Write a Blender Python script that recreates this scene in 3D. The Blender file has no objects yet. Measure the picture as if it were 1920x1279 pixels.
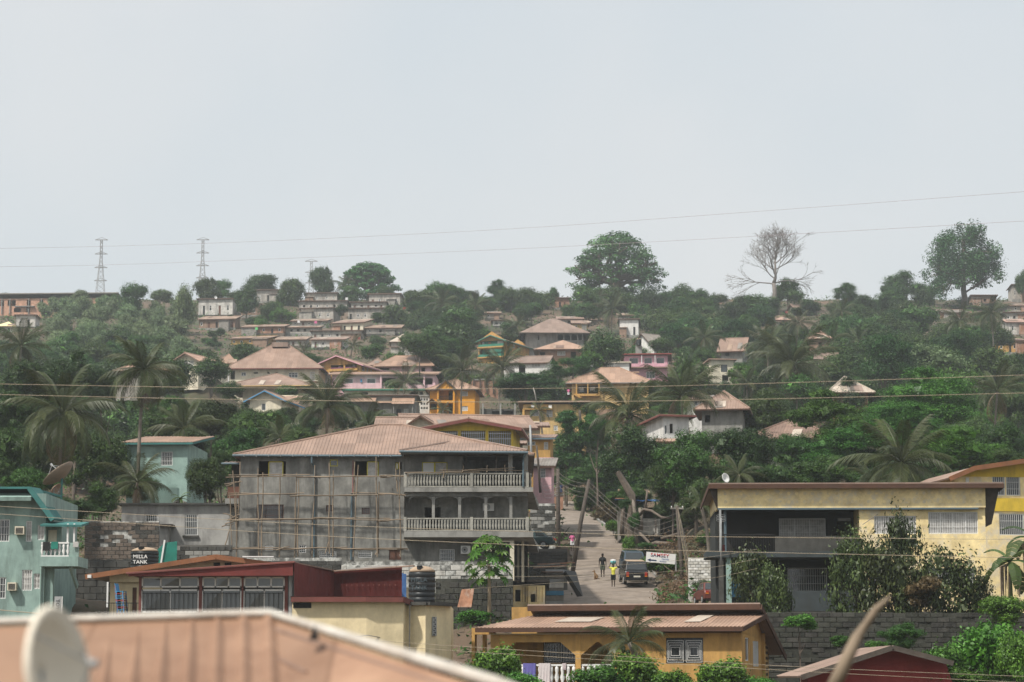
import bpy, math, random
import numpy as np
from mathutils import Vector, Matrix
rnd = random.Random(7)
R = math.radians
SC = bpy.context.scene
COL = SC.collection
# ------------------------------------------------------------------ camera, sky, sun, exposure
FPX = 4533.0            # 85 mm lens on a 36 mm sensor, in photo pixels
PIT = R(7.9)
CP, SP = math.cos(PIT), math.sin(PIT)
cam_d = bpy.data.cameras.new('camera'); cam = bpy.data.objects.new('camera', cam_d); COL.objects.link(cam)
cam_d.lens = 85; cam_d.sensor_width = 36; cam_d.clip_start = 0.5; cam_d.clip_end = 9000
cam.location = (0, 0, 0); cam.rotation_euler = (R(90) + PIT, 0, 0)
cam_d.dof.use_dof = True; cam_d.dof.focus_distance = 170; cam_d.dof.aperture_fstop = 2.6
SC.camera = cam
SUN_EL, SUN_AZ = R(54), R(-135)     # azimuth measured from +Y (view direction), negative = left
wd = bpy.data.worlds.new('World'); SC.world = wd; wd.use_nodes = True
nt = wd.node_tree; nt.nodes.clear()
sky = nt.nodes.new('ShaderNodeTexSky'); sky.sky_type = 'NISHITA'; sky.sun_disc = False
sky.sun_elevation = SUN_EL; sky.sun_rotation = SUN_AZ; sky.dust_density = 6; sky.air_density = 1.2; sky.ozone_density = 1.0
mixn = nt.nodes.new('ShaderNodeMixRGB'); mixn.inputs[0].default_value = 0.8
mixn.inputs[2].default_value = (6.3, 6.95, 7.45, 1)     # thin high haze layer over the whole sky
tcw = nt.nodes.new('ShaderNodeTexCoord'); nz = nt.nodes.new('ShaderNodeTexNoise'); nz.inputs['Scale'].default_value = 5; nz.inputs['Detail'].default_value = 3
rmp = nt.nodes.new('ShaderNodeValToRGB'); rmp.color_ramp.elements[0].position = .35; rmp.color_ramp.elements[1].position = .75
rmp.color_ramp.elements[0].color = (6.5, 7.05, 7.4, 1); rmp.color_ramp.elements[1].color = (7.7, 7.75, 7.75, 1)
bg = nt.nodes.new('ShaderNodeBackground'); bg.inputs[1].default_value = 0.116
ow = nt.nodes.new('ShaderNodeOutputWorld')
L = nt.links.new
L(tcw.outputs['Generated'], nz.inputs['Vector']); L(nz.outputs['Fac'], rmp.inputs[0]); L(rmp.outputs[0], mixn.inputs[2])
L(sky.outputs[0], mixn.inputs[1]); L(mixn.outputs[0], bg.inputs[0]); L(bg.outputs[0], ow.inputs[0])
sd = bpy.data.lights.new('sun', 'SUN'); sd.energy = 4.8; sd.angle = R(2.5); sd.color = (1, .95, .87)
so = bpy.data.objects.new('sun', sd); COL.objects.link(so)
sv = Vector((math.sin(SUN_AZ) * math.cos(SUN_EL), math.cos(SUN_AZ) * math.cos(SUN_EL), math.sin(SUN_EL)))
so.rotation_euler = sv.to_track_quat('Z', 'Y').to_euler()
vs = SC.view_settings; vs.view_transform = 'Standard'; vs.look = 'None'; vs.gamma = 1; vs.use_curve_mapping = False; vs.exposure = 0
SC.cycles.use_denoising = True
SC.cycles.max_bounces = 5; SC.cycles.diffuse_bounces = 2; SC.cycles.glossy_bounces = 2; SC.cycles.transmission_bounces = 3
SC.cycles.transparent_max_bounces = 6; SC.cycles.volume_bounces = 2
SC.cycles.caustics_reflective = False; SC.cycles.caustics_refractive = False

def at(px, py, Y):
    a = (px - 960) / FPX; b = (639.5 - py) / FPX
    d = Vector((a, CP - b * SP, SP + b * CP)); return d * (Y / d.y)
def proj(p):
    d = p.y * CP + p.z * SP
    return 960 + FPX * p.x / d, 639.5 - FPX * (-p.y * SP + p.z * CP) / d
def mpp(Y, py=950): return (at(961, py, Y) - at(960, py, Y)).x
# ------------------------------------------------------------------ materials
MAT = {}
def nodes(name):
    m = bpy.data.materials.new(name); m.use_nodes = True; t = m.node_tree
    return m, t, t.nodes['Principled BSDF'], t.nodes['Material Output']
def surf(name, col, rough=.85, var=.18, scale=1.2, stain=0., scol=(.05, .05, .045), bump=.15, spec=.25, metal=0., streak=True, fine=14, sscale=.55, slo=.45, shi=.68, sheets=0.):
    """weathered surface: broad tone variation, fine grain, and dirt streaks with a shape of their own"""
    if name in MAT: return MAT[name]
    m, t, b, o = nodes(name); N = t.nodes.new; K = t.links.new
    tc = N('ShaderNodeTexCoord'); oi = N('ShaderNodeObjectInfo')
    va = N('ShaderNodeVectorMath'); va.operation = 'ADD'
    vm = N('ShaderNodeVectorMath'); vm.operation = 'SCALE'; vm.inputs['Scale'].default_value = 37.0
    cb = N('ShaderNodeCombineXYZ'); K(oi.outputs['Random'], cb.inputs[0]); K(oi.outputs['Random'], cb.inputs[1])
    K(cb.outputs[0], vm.inputs[0]); K(tc.outputs['Object'], va.inputs[0]); K(vm.outputs[0], va.inputs[1])
    n1 = N('ShaderNodeTexNoise'); n1.inputs['Scale'].default_value = scale; n1.inputs['Detail'].default_value = 6; n1.inputs['Roughness'].default_value = .65
    K(va.outputs[0], n1.inputs['Vector'])
    r1 = N('ShaderNodeValToRGB'); r1.color_ramp.elements[0].position = .3; r1.color_ramp.elements[1].position = .72
    r1.color_ramp.elements[0].color = (*[c * (1 - var) for c in col], 1); r1.color_ramp.elements[1].color = (*[min(1, c * (1 + var)) for c in col], 1)
    K(n1.outputs['Fac'], r1.inputs[0]); cur = r1.outputs[0]
    n2 = N('ShaderNodeTexNoise'); n2.inputs['Scale'].default_value = fine; n2.inputs['Detail'].default_value = 4; K(va.outputs[0], n2.inputs['Vector'])
    if stain > 0:
        mp = N('ShaderNodeMapping'); mp.inputs['Scale'].default_value = (1.6, 1.6, .35 if streak else 1.6); K(va.outputs[0], mp.inputs[0])
        n3 = N('ShaderNodeTexNoise'); n3.inputs['Scale'].default_value = sscale; n3.inputs['Detail'].default_value = 8; n3.inputs['Roughness'].default_value = .72; K(mp.outputs[0], n3.inputs['Vector'])
        r3 = N('ShaderNodeValToRGB'); r3.color_ramp.elements[0].position = slo; r3.color_ramp.elements[1].position = shi
        r3.color_ramp.elements[0].color = (0, 0, 0, 1); r3.color_ramp.elements[1].color = (stain, stain, stain, 1); K(n3.outputs['Fac'], r3.inputs[0])
        mx = N('ShaderNodeMixRGB'); mx.inputs[2].default_value = (*scol, 1); K(r3.outputs[0], mx.inputs[0]); K(cur, mx.inputs[1]); cur = mx.outputs[0]
    if sheets:      # single metal sheets differ a little in age and tone
        bk = N('ShaderNodeTexBrick'); bk.inputs['Scale'].default_value = 1; bk.inputs['Brick Width'].default_value = .95; bk.inputs['Row Height'].default_value = 2.9; bk.offset = 0; bk.inputs['Mortar Size'].default_value = .012
        bk.inputs['Color1'].default_value = (1 - sheets,) * 3 + (1,); bk.inputs['Color2'].default_value = (1 + sheets * .7,) * 3 + (1,); bk.inputs['Mortar'].default_value = (.72, .7, .68, 1); K(va.outputs[0], bk.inputs['Vector'])
        mb_ = N('ShaderNodeMixRGB'); mb_.blend_type = 'MULTIPLY'; mb_.inputs[0].default_value = 1; K(cur, mb_.inputs[1]); K(bk.outputs[0], mb_.inputs[2]); cur = mb_.outputs[0]
    K(cur, b.inputs['Base Color']); b.inputs['Roughness'].default_value = rough; b.inputs['Metallic'].default_value = metal
    b.inputs['Specular IOR Level'].default_value = spec
    if bump > 0:
        bp = N('ShaderNodeBump'); bp.inputs['Strength'].default_value = bump; bp.inputs['Distance'].default_value = .05; K(n2.outputs['Fac'], bp.inputs['Height']); K(bp.outputs[0], b.inputs['Normal'])
    MAT[name] = m; return m
def leafm(name, col, col2, trans=.3, vary=.33, rough=.45):
    """foliage: tone varies from leaf to leaf and from plant to plant"""
    m, t, b, o = nodes(name); N = t.nodes.new; K = t.links.new
    g = N('ShaderNodeNewGeometry'); oi = N('ShaderNodeObjectInfo'); tc = N('ShaderNodeTexCoord')
    r = N('ShaderNodeValToRGB'); r.color_ramp.elements[0].color = (*col, 1); r.color_ramp.elements[1].color = (*col2, 1)
    e = r.color_ramp.elements.new(.6); e.color = (*[(a * .6 + c * .4) for a, c in zip(col, col2)], 1)
    at_ = N('ShaderNodeAttribute'); at_.attribute_name = 'tone'; mt = N('ShaderNodeMath'); mt.operation = 'MULTIPLY_ADD'; mt.inputs[1].default_value = .3
    sc_ = N('ShaderNodeMath'); sc_.operation = 'MULTIPLY'; sc_.inputs[1].default_value = .7; K(at_.outputs['Fac'], sc_.inputs[0]); K(g.outputs['Random Per Island'], mt.inputs[0]); K(sc_.outputs[0], mt.inputs[2]); K(mt.outputs[0], r.inputs[0])
    hs = N('ShaderNodeHueSaturation')
    mh = N('ShaderNodeMapRange'); mh.inputs['To Min'].default_value = .482; mh.inputs['To Max'].default_value = .518; K(oi.outputs['Random'], mh.inputs[0])
    ml = N('ShaderNodeMath'); ml.operation = 'MULTIPLY'; ml.inputs[1].default_value = 7.31; K(oi.outputs['Random'], ml.inputs[0])
    fr = N('ShaderNodeMath'); fr.operation = 'FRACT'; K(ml.outputs[0], fr.inputs[0])
    mv = N('ShaderNodeMapRange'); mv.inputs['To Min'].default_value = 1 - vary; mv.inputs['To Max'].default_value = 1 + vary; K(fr.outputs[0], mv.inputs[0])
    K(r.outputs[0], hs.inputs['Color']); K(mh.outputs[0], hs.inputs['Hue']); K(mv.outputs[0], hs.inputs['Value'])
    K(hs.outputs[0], b.inputs['Base Color']); b.inputs['Roughness'].default_value = rough; b.inputs['Specular IOR Level'].default_value = .3
    tr = N('ShaderNodeBsdfTranslucent'); K(hs.outputs[0], tr.inputs['Color'])
    mx = N('ShaderNodeMixShader'); mx.inputs[0].default_value = trans; K(b.outputs[0], mx.inputs[1]); K(tr.outputs[0], mx.inputs[2]); K(mx.outputs[0], o.inputs['Surface'])
    MAT[name] = m; return m
def plain(name, col, rough=.6, metal=0., spec=.4):
    if name in MAT: return MAT[name]
    m, t, b, o = nodes(name); b.inputs['Base Color'].default_value = (*col, 1); b.inputs['Roughness'].default_value = rough
    b.inputs['Metallic'].default_value = metal; b.inputs['Specular IOR Level'].default_value = spec
    MAT[name] = m; return m
def paint(name, col, st=.35, **k): return surf(name, col, stain=st, scol=tuple(c * .28 + .02 for c in col), **k)
def roofm(name, col, st=.35, **k): return surf(name, col, rough=.6, var=.13, scale=.5, stain=st, scol=(col[0] * .5, col[1] * .42, col[2] * .38), bump=.05, streak=False, spec=.3, sscale=.35, sheets=.16, **k)
roofm('roof_tan', (.285, .195, .15)); roofm('roof_peach', (.36, .235, .168)); roofm('roof_brown', (.25, .18, .145)); roofm('roof_pale', (.46, .39, .32)); roofm('roof_pink', (.40, .26, .2))
roofm('roof_rust', (.22, .145, .11), st=.8); roofm('roof_grey', (.24, .215, .19), st=.8); roofm('roof_shack', (.32, .23, .17), st=.9)
paint('grey_plaster', (.235, .232, .213), st=.75, scale=1.1, var=.42, sscale=.6, slo=.4, shi=.62); paint('grey_pale', (.36, .355, .34), st=.8, var=.2); paint('cement', (.27, .265, .245), st=.7, var=.2)
paint('teal_wall', (.26, .365, .33), st=.6, sscale=.8); paint('teal_trim', (.05, .17, .16), st=.2); paint('teal_pale', (.28, .40, .36), st=.4)
paint('cream', (.70, .585, .37), st=.25); paint('cream_white', (.66, .6, .47), st=.35); paint('ochre', (.50, .295, .095), st=.6, sscale=.8); paint('ochre_light', (.60, .42, .19), st=.55)
paint('orange', (.66, .30, .035), st=.2); paint('yellow', (.62, .44, .05), st=.5); surf('yellow_pale', (.80, .63, .33), stain=.75, scol=(.62, .56, .45), var=.3, scale=1.5, streak=False, sscale=.8, slo=.48, shi=.62); paint('pink', (.66, .42, .45), st=.35); paint('hotpink', (.62, .34, .40), st=.3)
paint('white_wall', (.66, .65, .62), st=.45); paint('shack_wall', (.40, .37, .33), st=.8, var=.3); paint('shack_white', (.55, .53, .49), st=.8, var=.3); paint('shack_brown', (.27, .18, .13), st=.7, var=.3)
paint('brick_red', (.34, .19, .13), st=.5, var=.3); paint('red_wall', (.27, .05, .045), st=.3); paint('maroon', (.15, .034, .03), st=.35); paint('brick_hazed', (.50, .29, .20), st=.4, var=.3); paint('maroon_light', (.17, .06, .05), st=.3)  # ridge building's brick: distance haze put into a lighter base colour
paint('fascia', (.085, .045, .03), st=.4); paint('fascia_orange', (.24, .105, .05), st=.4); paint('green_paint', (.04, .20, .14), st=.2); paint('purple', (.16, .05, .11), st=.2); paint('blue_trim', (.08, .25, .42), st=.2)
surf('block', (.042, .041, .037), var=.5, scale=2.2, stain=.5, scol=(.12, .115, .10), bump=.4, streak=False); surf('mortar_white', (.5, .5, .47), var=.3, scale=2, stain=.8, scol=(.05, .05, .045), streak=False, sscale=1.2, slo=.42, shi=.56)
surf('block_white', (.56, .545, .5), var=.25, stain=.7, scol=(.06, .055, .05), streak=False, sscale=.9); surf('block_brown', (.13, .105, .085), var=.45, scale=2, stain=.5, scol=(.04, .04, .035), streak=False); surf('mortar', (.11, .105, .095), var=.3)
surf('concrete_dark', (.07, .069, .063), var=.4, scale=1.5, stain=.6, scol=(.03, .03, .027)); surf('stone_rail', (.33, .32, .28), var=.25, stain=.5, scale=3)
surf('bamboo', (.225, .175, .125), var=.35, scale=3, bump=.1); surf('wood_pole', (.085, .07, .058), var=.35, scale=3, stain=.4); surf('wood_grey', (.26, .245, .22), var=.35, scale=2, stain=.5)
surf('bark', (.13, .105, .085), var=.35, scale=2.5, bump=.6); surf('bark_pale', (.24, .205, .17), var=.3, scale=2, bump=.5); surf('palm_trunk', (.16, .14, .115), var=.3, scale=3, bump=.4); surf('papaya_trunk', (.33, .25, .17), var=.25, scale=3)
surf('metal_blue', (.10, .145, .17), rough=.5, var=.2); surf('metal_grey', (.32, .33, .33), rough=.5, var=.2); surf('iron_black', (.02, .02, .02), rough=.5, bump=0); surf('white_paint', (.68, .68, .66), var=.08, bump=0, rough=.55)
surf('yellow_frame', (.55, .48, .05), var=.1, bump=0); surf('brown_frame', (.10, .05, .04), var=.2, bump=0); surf('door_brown', (.13, .06, .04), var=.3, stain=.4)
plain('glass', (.035, .042, .045), .06, spec=.9); plain('glass_pale', (.10, .11, .11), .08, spec=.8); surf('curtain', (.44, .43, .41), var=.35, scale=4, bump=0, rough=.9); surf('dark_room', (.02, .02, .019), var=.2, bump=0)
surf('plastic_black', (.013, .016, .018), rough=.42, var=.2, bump=0, stain=.25, scol=(.09, .08, .07)); surf('dust', (.36, .27, .19), var=.2); surf('dish_mesh', (.25, .19, .14), var=.2, rough=.6); surf('tarp_blue', (.06, .14, .33), var=.4, rough=.6); surf('tarp_green', (.02, .17, .13), var=.25, rough=.6)
surf('wire_mat', (.36, .30, .22), var=.15, bump=0, rough=.6); surf('wire_dark', (.22, .2, .18), bump=0); surf('wire_far', (.36, .3, .32), bump=0, var=.05); surf('pylon_steel', (.3, .3, .3), bump=0, metal=.2)
surf('rust_sheet', (.30, .15, .09), var=.4, stain=.7, scol=(.5, .46, .42), scale=2)
surf('verge_earth', (.26, .15, .095), var=.35, scale=.6, bump=.5)
# ------------------------------------------------------------------ mesh helpers
class MB:
    def __init__(s): s.v = []; s.f = []
    def poly(s, pts):
        i = len(s.v); s.v += [tuple(p) for p in pts]; s.f.append(tuple(range(i, i + len(pts)))); return s
    def hexa(s, c):
        i = len(s.v); s.v += [tuple(p) for p in c]
        for q in ((0, 3, 2, 1), (4, 5, 6, 7), (0, 1, 5, 4), (1, 2, 6, 5), (2, 3, 7, 6), (3, 0, 4, 7)): s.f.append(tuple(i + k for k in q))
        return s
    def box(s, x0, x1, y0, y1, z0, z1, T=None):
        c = [(x0, y0, z0), (x1, y0, z0), (x1, y1, z0), (x0, y1, z0), (x0, y0, z1), (x1, y0, z1), (x1, y1, z1), (x0, y1, z1)]
        return s.hexa([T(*p) for p in c] if T else c)
    def bar(s, p, q, w, h=None, up=(0, 0, 1)):
        h = h or w; p = Vector(p); q = Vector(q); d = (q - p).normalized(); u = Vector(up)
        if abs(d.dot(u)) > .98: u = Vector((0, 1, 0))
        a = d.cross(u).normalized() * w / 2; b = a.cross(d).normalized() * h / 2
        return s.hexa([p - a - b, p + a - b, p + a + b, p - a + b, q - a - b, q + a - b, q + a + b, q - a + b])
    def tube(s, pts, rad, n=6, cap=True):
        pts = [Vector(p) for p in pts]; base = len(s.v); m = len(pts)
        if not hasattr(rad, '__len__'): rad = [rad] * m
        ref = None
        for k, p in enumerate(pts):
            d = (pts[min(k + 1, m - 1)] - pts[max(k - 1, 0)]).normalized()
            if ref is None:
                ref = d.cross(Vector((0, 0, 1)) if abs(d.z) < .9 else Vector((1, 0, 0))).normalized()
            ref = (ref - d * ref.dot(d)).normalized(); o = d.cross(ref)
            for j in range(n):
                a = 2 * math.pi * j / n; s.v.append(tuple(p + (ref * math.cos(a) + o * math.sin(a)) * rad[k]))
        for k in range(m - 1):
            for j in range(n):
                s.f.append((base + k * n + j, base + k * n + (j + 1) % n, base + (k + 1) * n + (j + 1) % n, base + (k + 1) * n + j))
        if cap: s.f.append(tuple(base + j for j in range(n))[::-1]); s.f.append(tuple(base + (m - 1) * n + j for j in range(n)))
        return s
    def lathe(s, prof, n=8, c=(0, 0, 0)):
        return s.tube([(c[0], c[1], c[2] + z) for r, z in prof], [max(r, .001) for r, z in prof], n)
    def prism(s, poly, y0, y1, T=None):      # polygon in (x,z), extruded along y
        n = len(poly); i = len(s.v); a = [(x, y0, z) for x, z in poly] + [(x, y1, z) for x, z in poly]
        s.v += [T(*p) for p in a] if T else a
        s.f.append(tuple(range(i, i + n))); s.f.append(tuple(range(i + n, i + 2 * n))[::-1])
        for k in range(n): s.f.append((i + k, i + n + k, i + n + (k + 1) % n, i + (k + 1) % n))
        return s
    def mesh(s, name, m=None, smooth=False):
        me = bpy.data.meshes.new(name); me.from_pydata(s.v, [], s.f)
        if m: me.materials.append(MAT[m] if isinstance(m, str) else m)
        if isinstance(m, str) and m.startswith('leaf'): me.attributes.new('tone', 'FLOAT', 'POINT').data.foreach_set('value', np.full(len(s.v), .62, np.float32))
        if smooth: me.polygons.foreach_set('use_smooth', [True] * len(me.polygons))
        me.update(); return me
    def build(s, name, m=None, parent=None, smooth=False): return link(name, s.mesh(name, m, smooth), parent)
def link(name, me, parent=None, loc=None, rot=None, sca=None):
    o = bpy.data.objects.new(name, me); COL.objects.link(o)
    if parent: o.parent = parent
    if loc is not None: o.location = loc
    if rot is not None: o.rotation_euler = rot
    if sca is not None: o.scale = sca if hasattr(sca, '__len__') else (sca,) * 3
    return o
def tag(o, label, cat, group=None):
    o['label'] = label; o['category'] = cat
    if group: o['group'] = group
    return o
def empty(name, label, cat, loc=(0, 0, 0), rz=0, group=None):
    o = link(name, None, None, loc, (0, 0, rz)); o.empty_display_size = .2; return tag(o, label, cat, group)
def struct(o, kind='structure'): o['kind'] = kind; return o
def text_mesh(name, body, size, m, parent, M):
    cu = bpy.data.curves.new('t', 'FONT'); cu.body = body; cu.size = size; cu.align_x = 'CENTER'; cu.align_y = 'CENTER'; cu.offset = size * .018; cu.extrude = .004; cu.space_character = 1.1
    tmp = bpy.data.objects.new('t', cu); me = bpy.data.meshes.new_from_object(tmp); bpy.data.objects.remove(tmp); bpy.data.curves.remove(cu)
    me.name = name; me.materials.clear(); me.materials.append(MAT[m]); o = link(name, me, parent); o.matrix_local = M; return o
# ------------------------------------------------------------------ terrain function (height field pulled to every building's base)
PROF = [(60, 1330), (100, 1330), (130, 1312), (150, 1215), (168, 1105), (185, 1102), (215, 1055), (240, 1018), (300, 940), (370, 850), (440, 785), (485, 722), (580, 668), (680, 607), (765, 566), (815, 563)]
PY = np.array([0] + [a for a, b in PROF] + [880, 980, 1300, 3000, 6000.]); PZ = np.array([-5.] + [at(960, b, a).z for a, b in PROF] + [122, 108, 70, 20, 0])
PADS = []
def pad(x, y, r, z): PADS.append((x, y, r, z))
def base_z(y): return np.interp(y, PY, PZ)
def ground(x, y):
    x = np.asarray(x, float); y = np.asarray(y, float); z = base_z(y); P = np.array(PADS)
    num = np.zeros_like(z); den = np.ones_like(z) * .6
    for a, b, r, h in P:
        d2 = (x - a) ** 2 + (y - b) ** 2; w = np.minimum((r * r / (d2 + .3)) ** 2, 4e3); w = np.where(d2 < 64 * r * r, w, 0); num += w * (h - base_z(b)); den += w
    return z + num / den
def gz(x, y): return float(ground(np.array([x]), np.array([y]))[0])
# ------------------------------------------------------------------ building kit
def front_T(W, D): return lambda u, w, v: (u, w, v)
def right_T(W, D): return lambda u, w, v: (W - w, u, v)
def left_T(W, D): return lambda u, w, v: (w, D - u, v)
def back_T(W, D): return lambda u, w, v: (W - u, D - w, v)
def wall_panel(mb, T, u0, u1, v0, v1, holes, t=.16):
    us = sorted({u0, u1, *[min(max(h[k], u0), u1) for h in holes for k in (0, 2)]}); vs_ = sorted({v0, v1, *[min(max(h[k], v0), v1) for h in holes for k in (1, 3)]})
    inh = lambda a, b: any(h[0] < a < h[2] and h[1] < b < h[3] for h in holes)
    for i in range(len(us) - 1):
        for j in range(len(vs_) - 1):
            a, b, c, d = us[i], us[i + 1], vs_[j], vs_[j + 1]
            if not inh((a + b) / 2, (c + d) / 2): mb.poly([T(a, 0, c), T(b, 0, c), T(b, 0, d), T(a, 0, d)])
    for h in holes:
        a, c, b, d = max(h[0], u0), max(h[1], v0), min(h[2], u1), min(h[3], v1)
        mb.poly([T(a, 0, c), T(a, t, c), T(a, t, d), T(a, 0, d)]); mb.poly([T(b, t, c), T(b, 0, c), T(b, 0, d), T(b, t, d)])
        mb.poly([T(a, t, c), T(a, 0, c), T(b, 0, c), T(b, t, c)]); mb.poly([T(a, 0, d), T(a, t, d), T(b, t, d), T(b, 0, d)])
def window(par, T, u0, v0, u1, v1, kind, px):
    """one window: frame with mullions > pane (> grille). px = metres per photo pixel"""
    w, h = u1 - u0, v1 - v0; fw = min(max(.055, .75 * px), w * .16)
    if kind == 'o': return
    if kind == 'd' or kind == 'D':
        o = MB().box(u0, u1, .07, .12, v0, v1, T).build('door', 'door_brown' if kind == 'd' else 'dark_room', par)
        if px < .06: MB().box(u1 - w * .18, u1 - w * .12, .04, .07, v0 + h * .45, v0 + h * .52, T).build('handle', 'metal_grey', o)
        return
    fm = {'k': 'iron_black', 'y': 'yellow_frame', 'n': 'brown_frame', 'v': 'iron_black'}.get(kind, 'white_paint')
    mb = MB()
    mb.box(u0, u0 + fw, .05, .13, v0, v1, T).box(u1 - fw, u1, .05, .13, v0, v1, T).box(u0 + fw, u1 - fw, .05, .13, v0, v0 + fw, T).box(u0 + fw, u1 - fw, .05, .13, v1 - fw, v1, T)
    n = 1 if w < .75 else (2 if w < 1.7 else 3 if w < 2.8 else 4)
    if kind in 'wcWy':
        for k in range(1, n): mb.box(u0 + w * k / n - fw * .4, u0 + w * k / n + fw * .4, .06, .125, v0 + fw, v1 - fw, T)
        if h > 1.0 and kind == 'w': mb.box(u0 + fw, u1 - fw, .065, .12, v0 + h * .62, v0 + h * .62 + fw * .7, T)
    o = mb.build('window', fm, par)
    pm = {'W': 'curtain', 'c': 'curtain', 'l': 'shack_white', 'o': 'dark_room', 'g': 'glass_pale'}.get(kind, 'glass' if px < .12 else 'dark_room')
    MB().box(u0 + fw * .5, u1 - fw * .5, .10, .11, v0 + fw * .5, v1 - fw * .5, T).build('pane', pm, o)
    if kind in 'bkWn' and px < .075:
        g = MB(); st = max(.13, 2.4 * px); kk = max(2, int(w / st)); bw = max(.018, .55 * px)
        for k in range(1, kk): g.box(u0 + w * k / kk - bw / 2, u0 + w * k / kk + bw / 2, .012, .03, v0, v1, T)
        for q in (.33, .66): g.box(u0, u1, .03, .045, v0 + h * q - bw / 2, v0 + h * q + bw / 2, T)
        g.build('grille', {'k': 'iron_black', 'n': 'brown_frame'}.get(kind, 'white_paint'), o)
def slab(mb, pts, t, ribs=0., rh=.035, rw=.05):
    """one roof slope: eave-left, eave-right, top-right, top-left; corrugation ribs run up the slope"""
    p = [Vector(q) for q in pts]
    if (p[2] - p[3]).length < 1e-4: p = p[:3]
    n = (p[1] - p[0]).cross(p[2] - p[1]).normalized()
    if n.z < 0: n = -n
    m = len(p); i = len(mb.v); mb.v += [tuple(q) for q in p] + [tuple(q - n * t) for q in p]
    mb.f.append(tuple(range(i, i + m))); mb.f.append(tuple(range(i + m, i + 2 * m))[::-1])
    for k in range(m): mb.f.append((i + k, i + m + k, i + m + (k + 1) % m, i + (k + 1) % m))
    if ribs:
        e = (p[1] - p[0]); Ln = e.length; e.normalize(); g = n.cross(e)
        if g.z < 0: g = -g
        Q = [((q - p[0]).dot(e), (q - p[0]).dot(g)) for q in p]; u = ribs * .5
        while u < Ln:
            top = 0
            for k in range(m):
                (a, b), (c, d) = Q[k], Q[(k + 1) % m]
                if abs(a - c) > 1e-6 and min(a, c) <= u <= max(a, c): top = max(top, b + (d - b) * (u - a) / (c - a))
            if top > .15:
                s0 = p[0] + e * u - g * .03; s1 = p[0] + e * u + g * top; j = len(mb.v)
                mb.v += [tuple(s0 - e * rw), tuple(s0 + n * rh), tuple(s0 + e * rw), tuple(s1 - e * rw), tuple(s1 + n * rh), tuple(s1 + e * rw)]
                mb.f += [(j, j + 1, j + 4, j + 3), (j + 1, j + 2, j + 5, j + 4), (j, j + 2, j + 1)]
            u += ribs
def roof(par, kind, W, D, H, rise, o, mat, fas, ribs=0, ri=None, t=.06, fh=.2, x0=0., y0=0., name='roof'):
    mb = MB(); fb = MB(); zp = H + rise; xa, xb, ya, yb = x0 - o, x0 + W + o, y0 - o, y0 + D + o; ze = H + .02; ym = y0 + D / 2; xm = x0 + W / 2; caps = []
    if kind == 'hip':
        r_ = ri if ri is not None else min(D / 2, W / 2); A, B = Vector((x0 + r_, ym, zp)), Vector((x0 + W - r_, ym, zp))
        c = [Vector((xa, ya, ze)), Vector((xb, ya, ze)), Vector((xb, yb, ze)), Vector((xa, yb, ze))]
        slab(mb, [c[0], c[1], B, A], t, ribs); slab(mb, [c[1], c[2], B, B], t, ribs); slab(mb, [c[2], c[3], A, B], t); slab(mb, [c[3], c[0], A, A], t, ribs)
        for k in range(4): fb.bar(c[k] - Vector((0, 0, fh * .5)), c[(k + 1) % 4] - Vector((0, 0, fh * .5)), .05, fh)
        caps = [(c[0], A), (c[1], B), (A, B), (c[2], B), (c[3], A)]
    elif kind == 'gx':
        A, B = Vector((xa, ym, zp)), Vector((xb, ym, zp)); sl = rise / (D / 2); zl = ze - sl * o
        c = [Vector((xa, ya, zl)), Vector((xb, ya, zl)), Vector((xb, yb, zl)), Vector((xa, yb, zl))]
        slab(mb, [c[0], c[1], B, A], t, ribs); slab(mb, [c[2], c[3], A, B], t)
        q = Vector((0, 0, fh * .5 + t)); fb.bar(c[0] - q, c[1] - q, .05, fh)
        for a, b in ((c[1], B), (c[2], B), (c[0], A), (c[3], A)): fb.bar(a - q, b - q, .05, fh)
        caps = [(A, B)]
    elif kind == 'gy':
        sl = rise / (W / 2); zl = ze - sl * o; A, B = Vector((xm, ya, zp)), Vector((xm, yb, zp))
        c = [Vector((xa, ya, zl)), Vector((xb, ya, zl)), Vector((xb, yb, zl)), Vector((xa, yb, zl))]
        slab(mb, [c[3], c[0], A, B], t, ribs); slab(mb, [c[1], c[2], B, A], t, ribs)
        q = Vector((0, -.02, -fh * .5 - t))
        for a, b in ((c[0], A), (A, c[1]), (c[1], c[2]), (c[3], c[0])): fb.bar(a + q, b + q, .05, fh)
        caps = [(A, B)]
    elif kind in ('sf', 'sb'):      # single slope: 'sf' low in front, 'sb' high in front
        za, zb = (ze, ze + rise) if kind == 'sf' else (ze + rise, ze)
        c = [Vector((xa, ya, za)), Vector((xb, ya, za)), Vector((xb, yb, zb)), Vector((xa, yb, zb))]
        slab(mb, c, t, ribs); q = Vector((0, -.02, -fh * .5 - t))
        for k in (0, 1, 3): fb.bar(c[k] + q, c[(k + 1) % 4] + q, .05, fh)
    ro = mb.build(name, mat, par)
    fb.build('fascia', fas, ro)
    if caps and ribs:
        cb = MB()
        for a, b in caps: cb.tube([a + Vector((0, 0, .03)), b + Vector((0, 0, .03))], .09, 5)
        cb.build('ridge_cap', mat, ro)
    return ro
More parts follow.
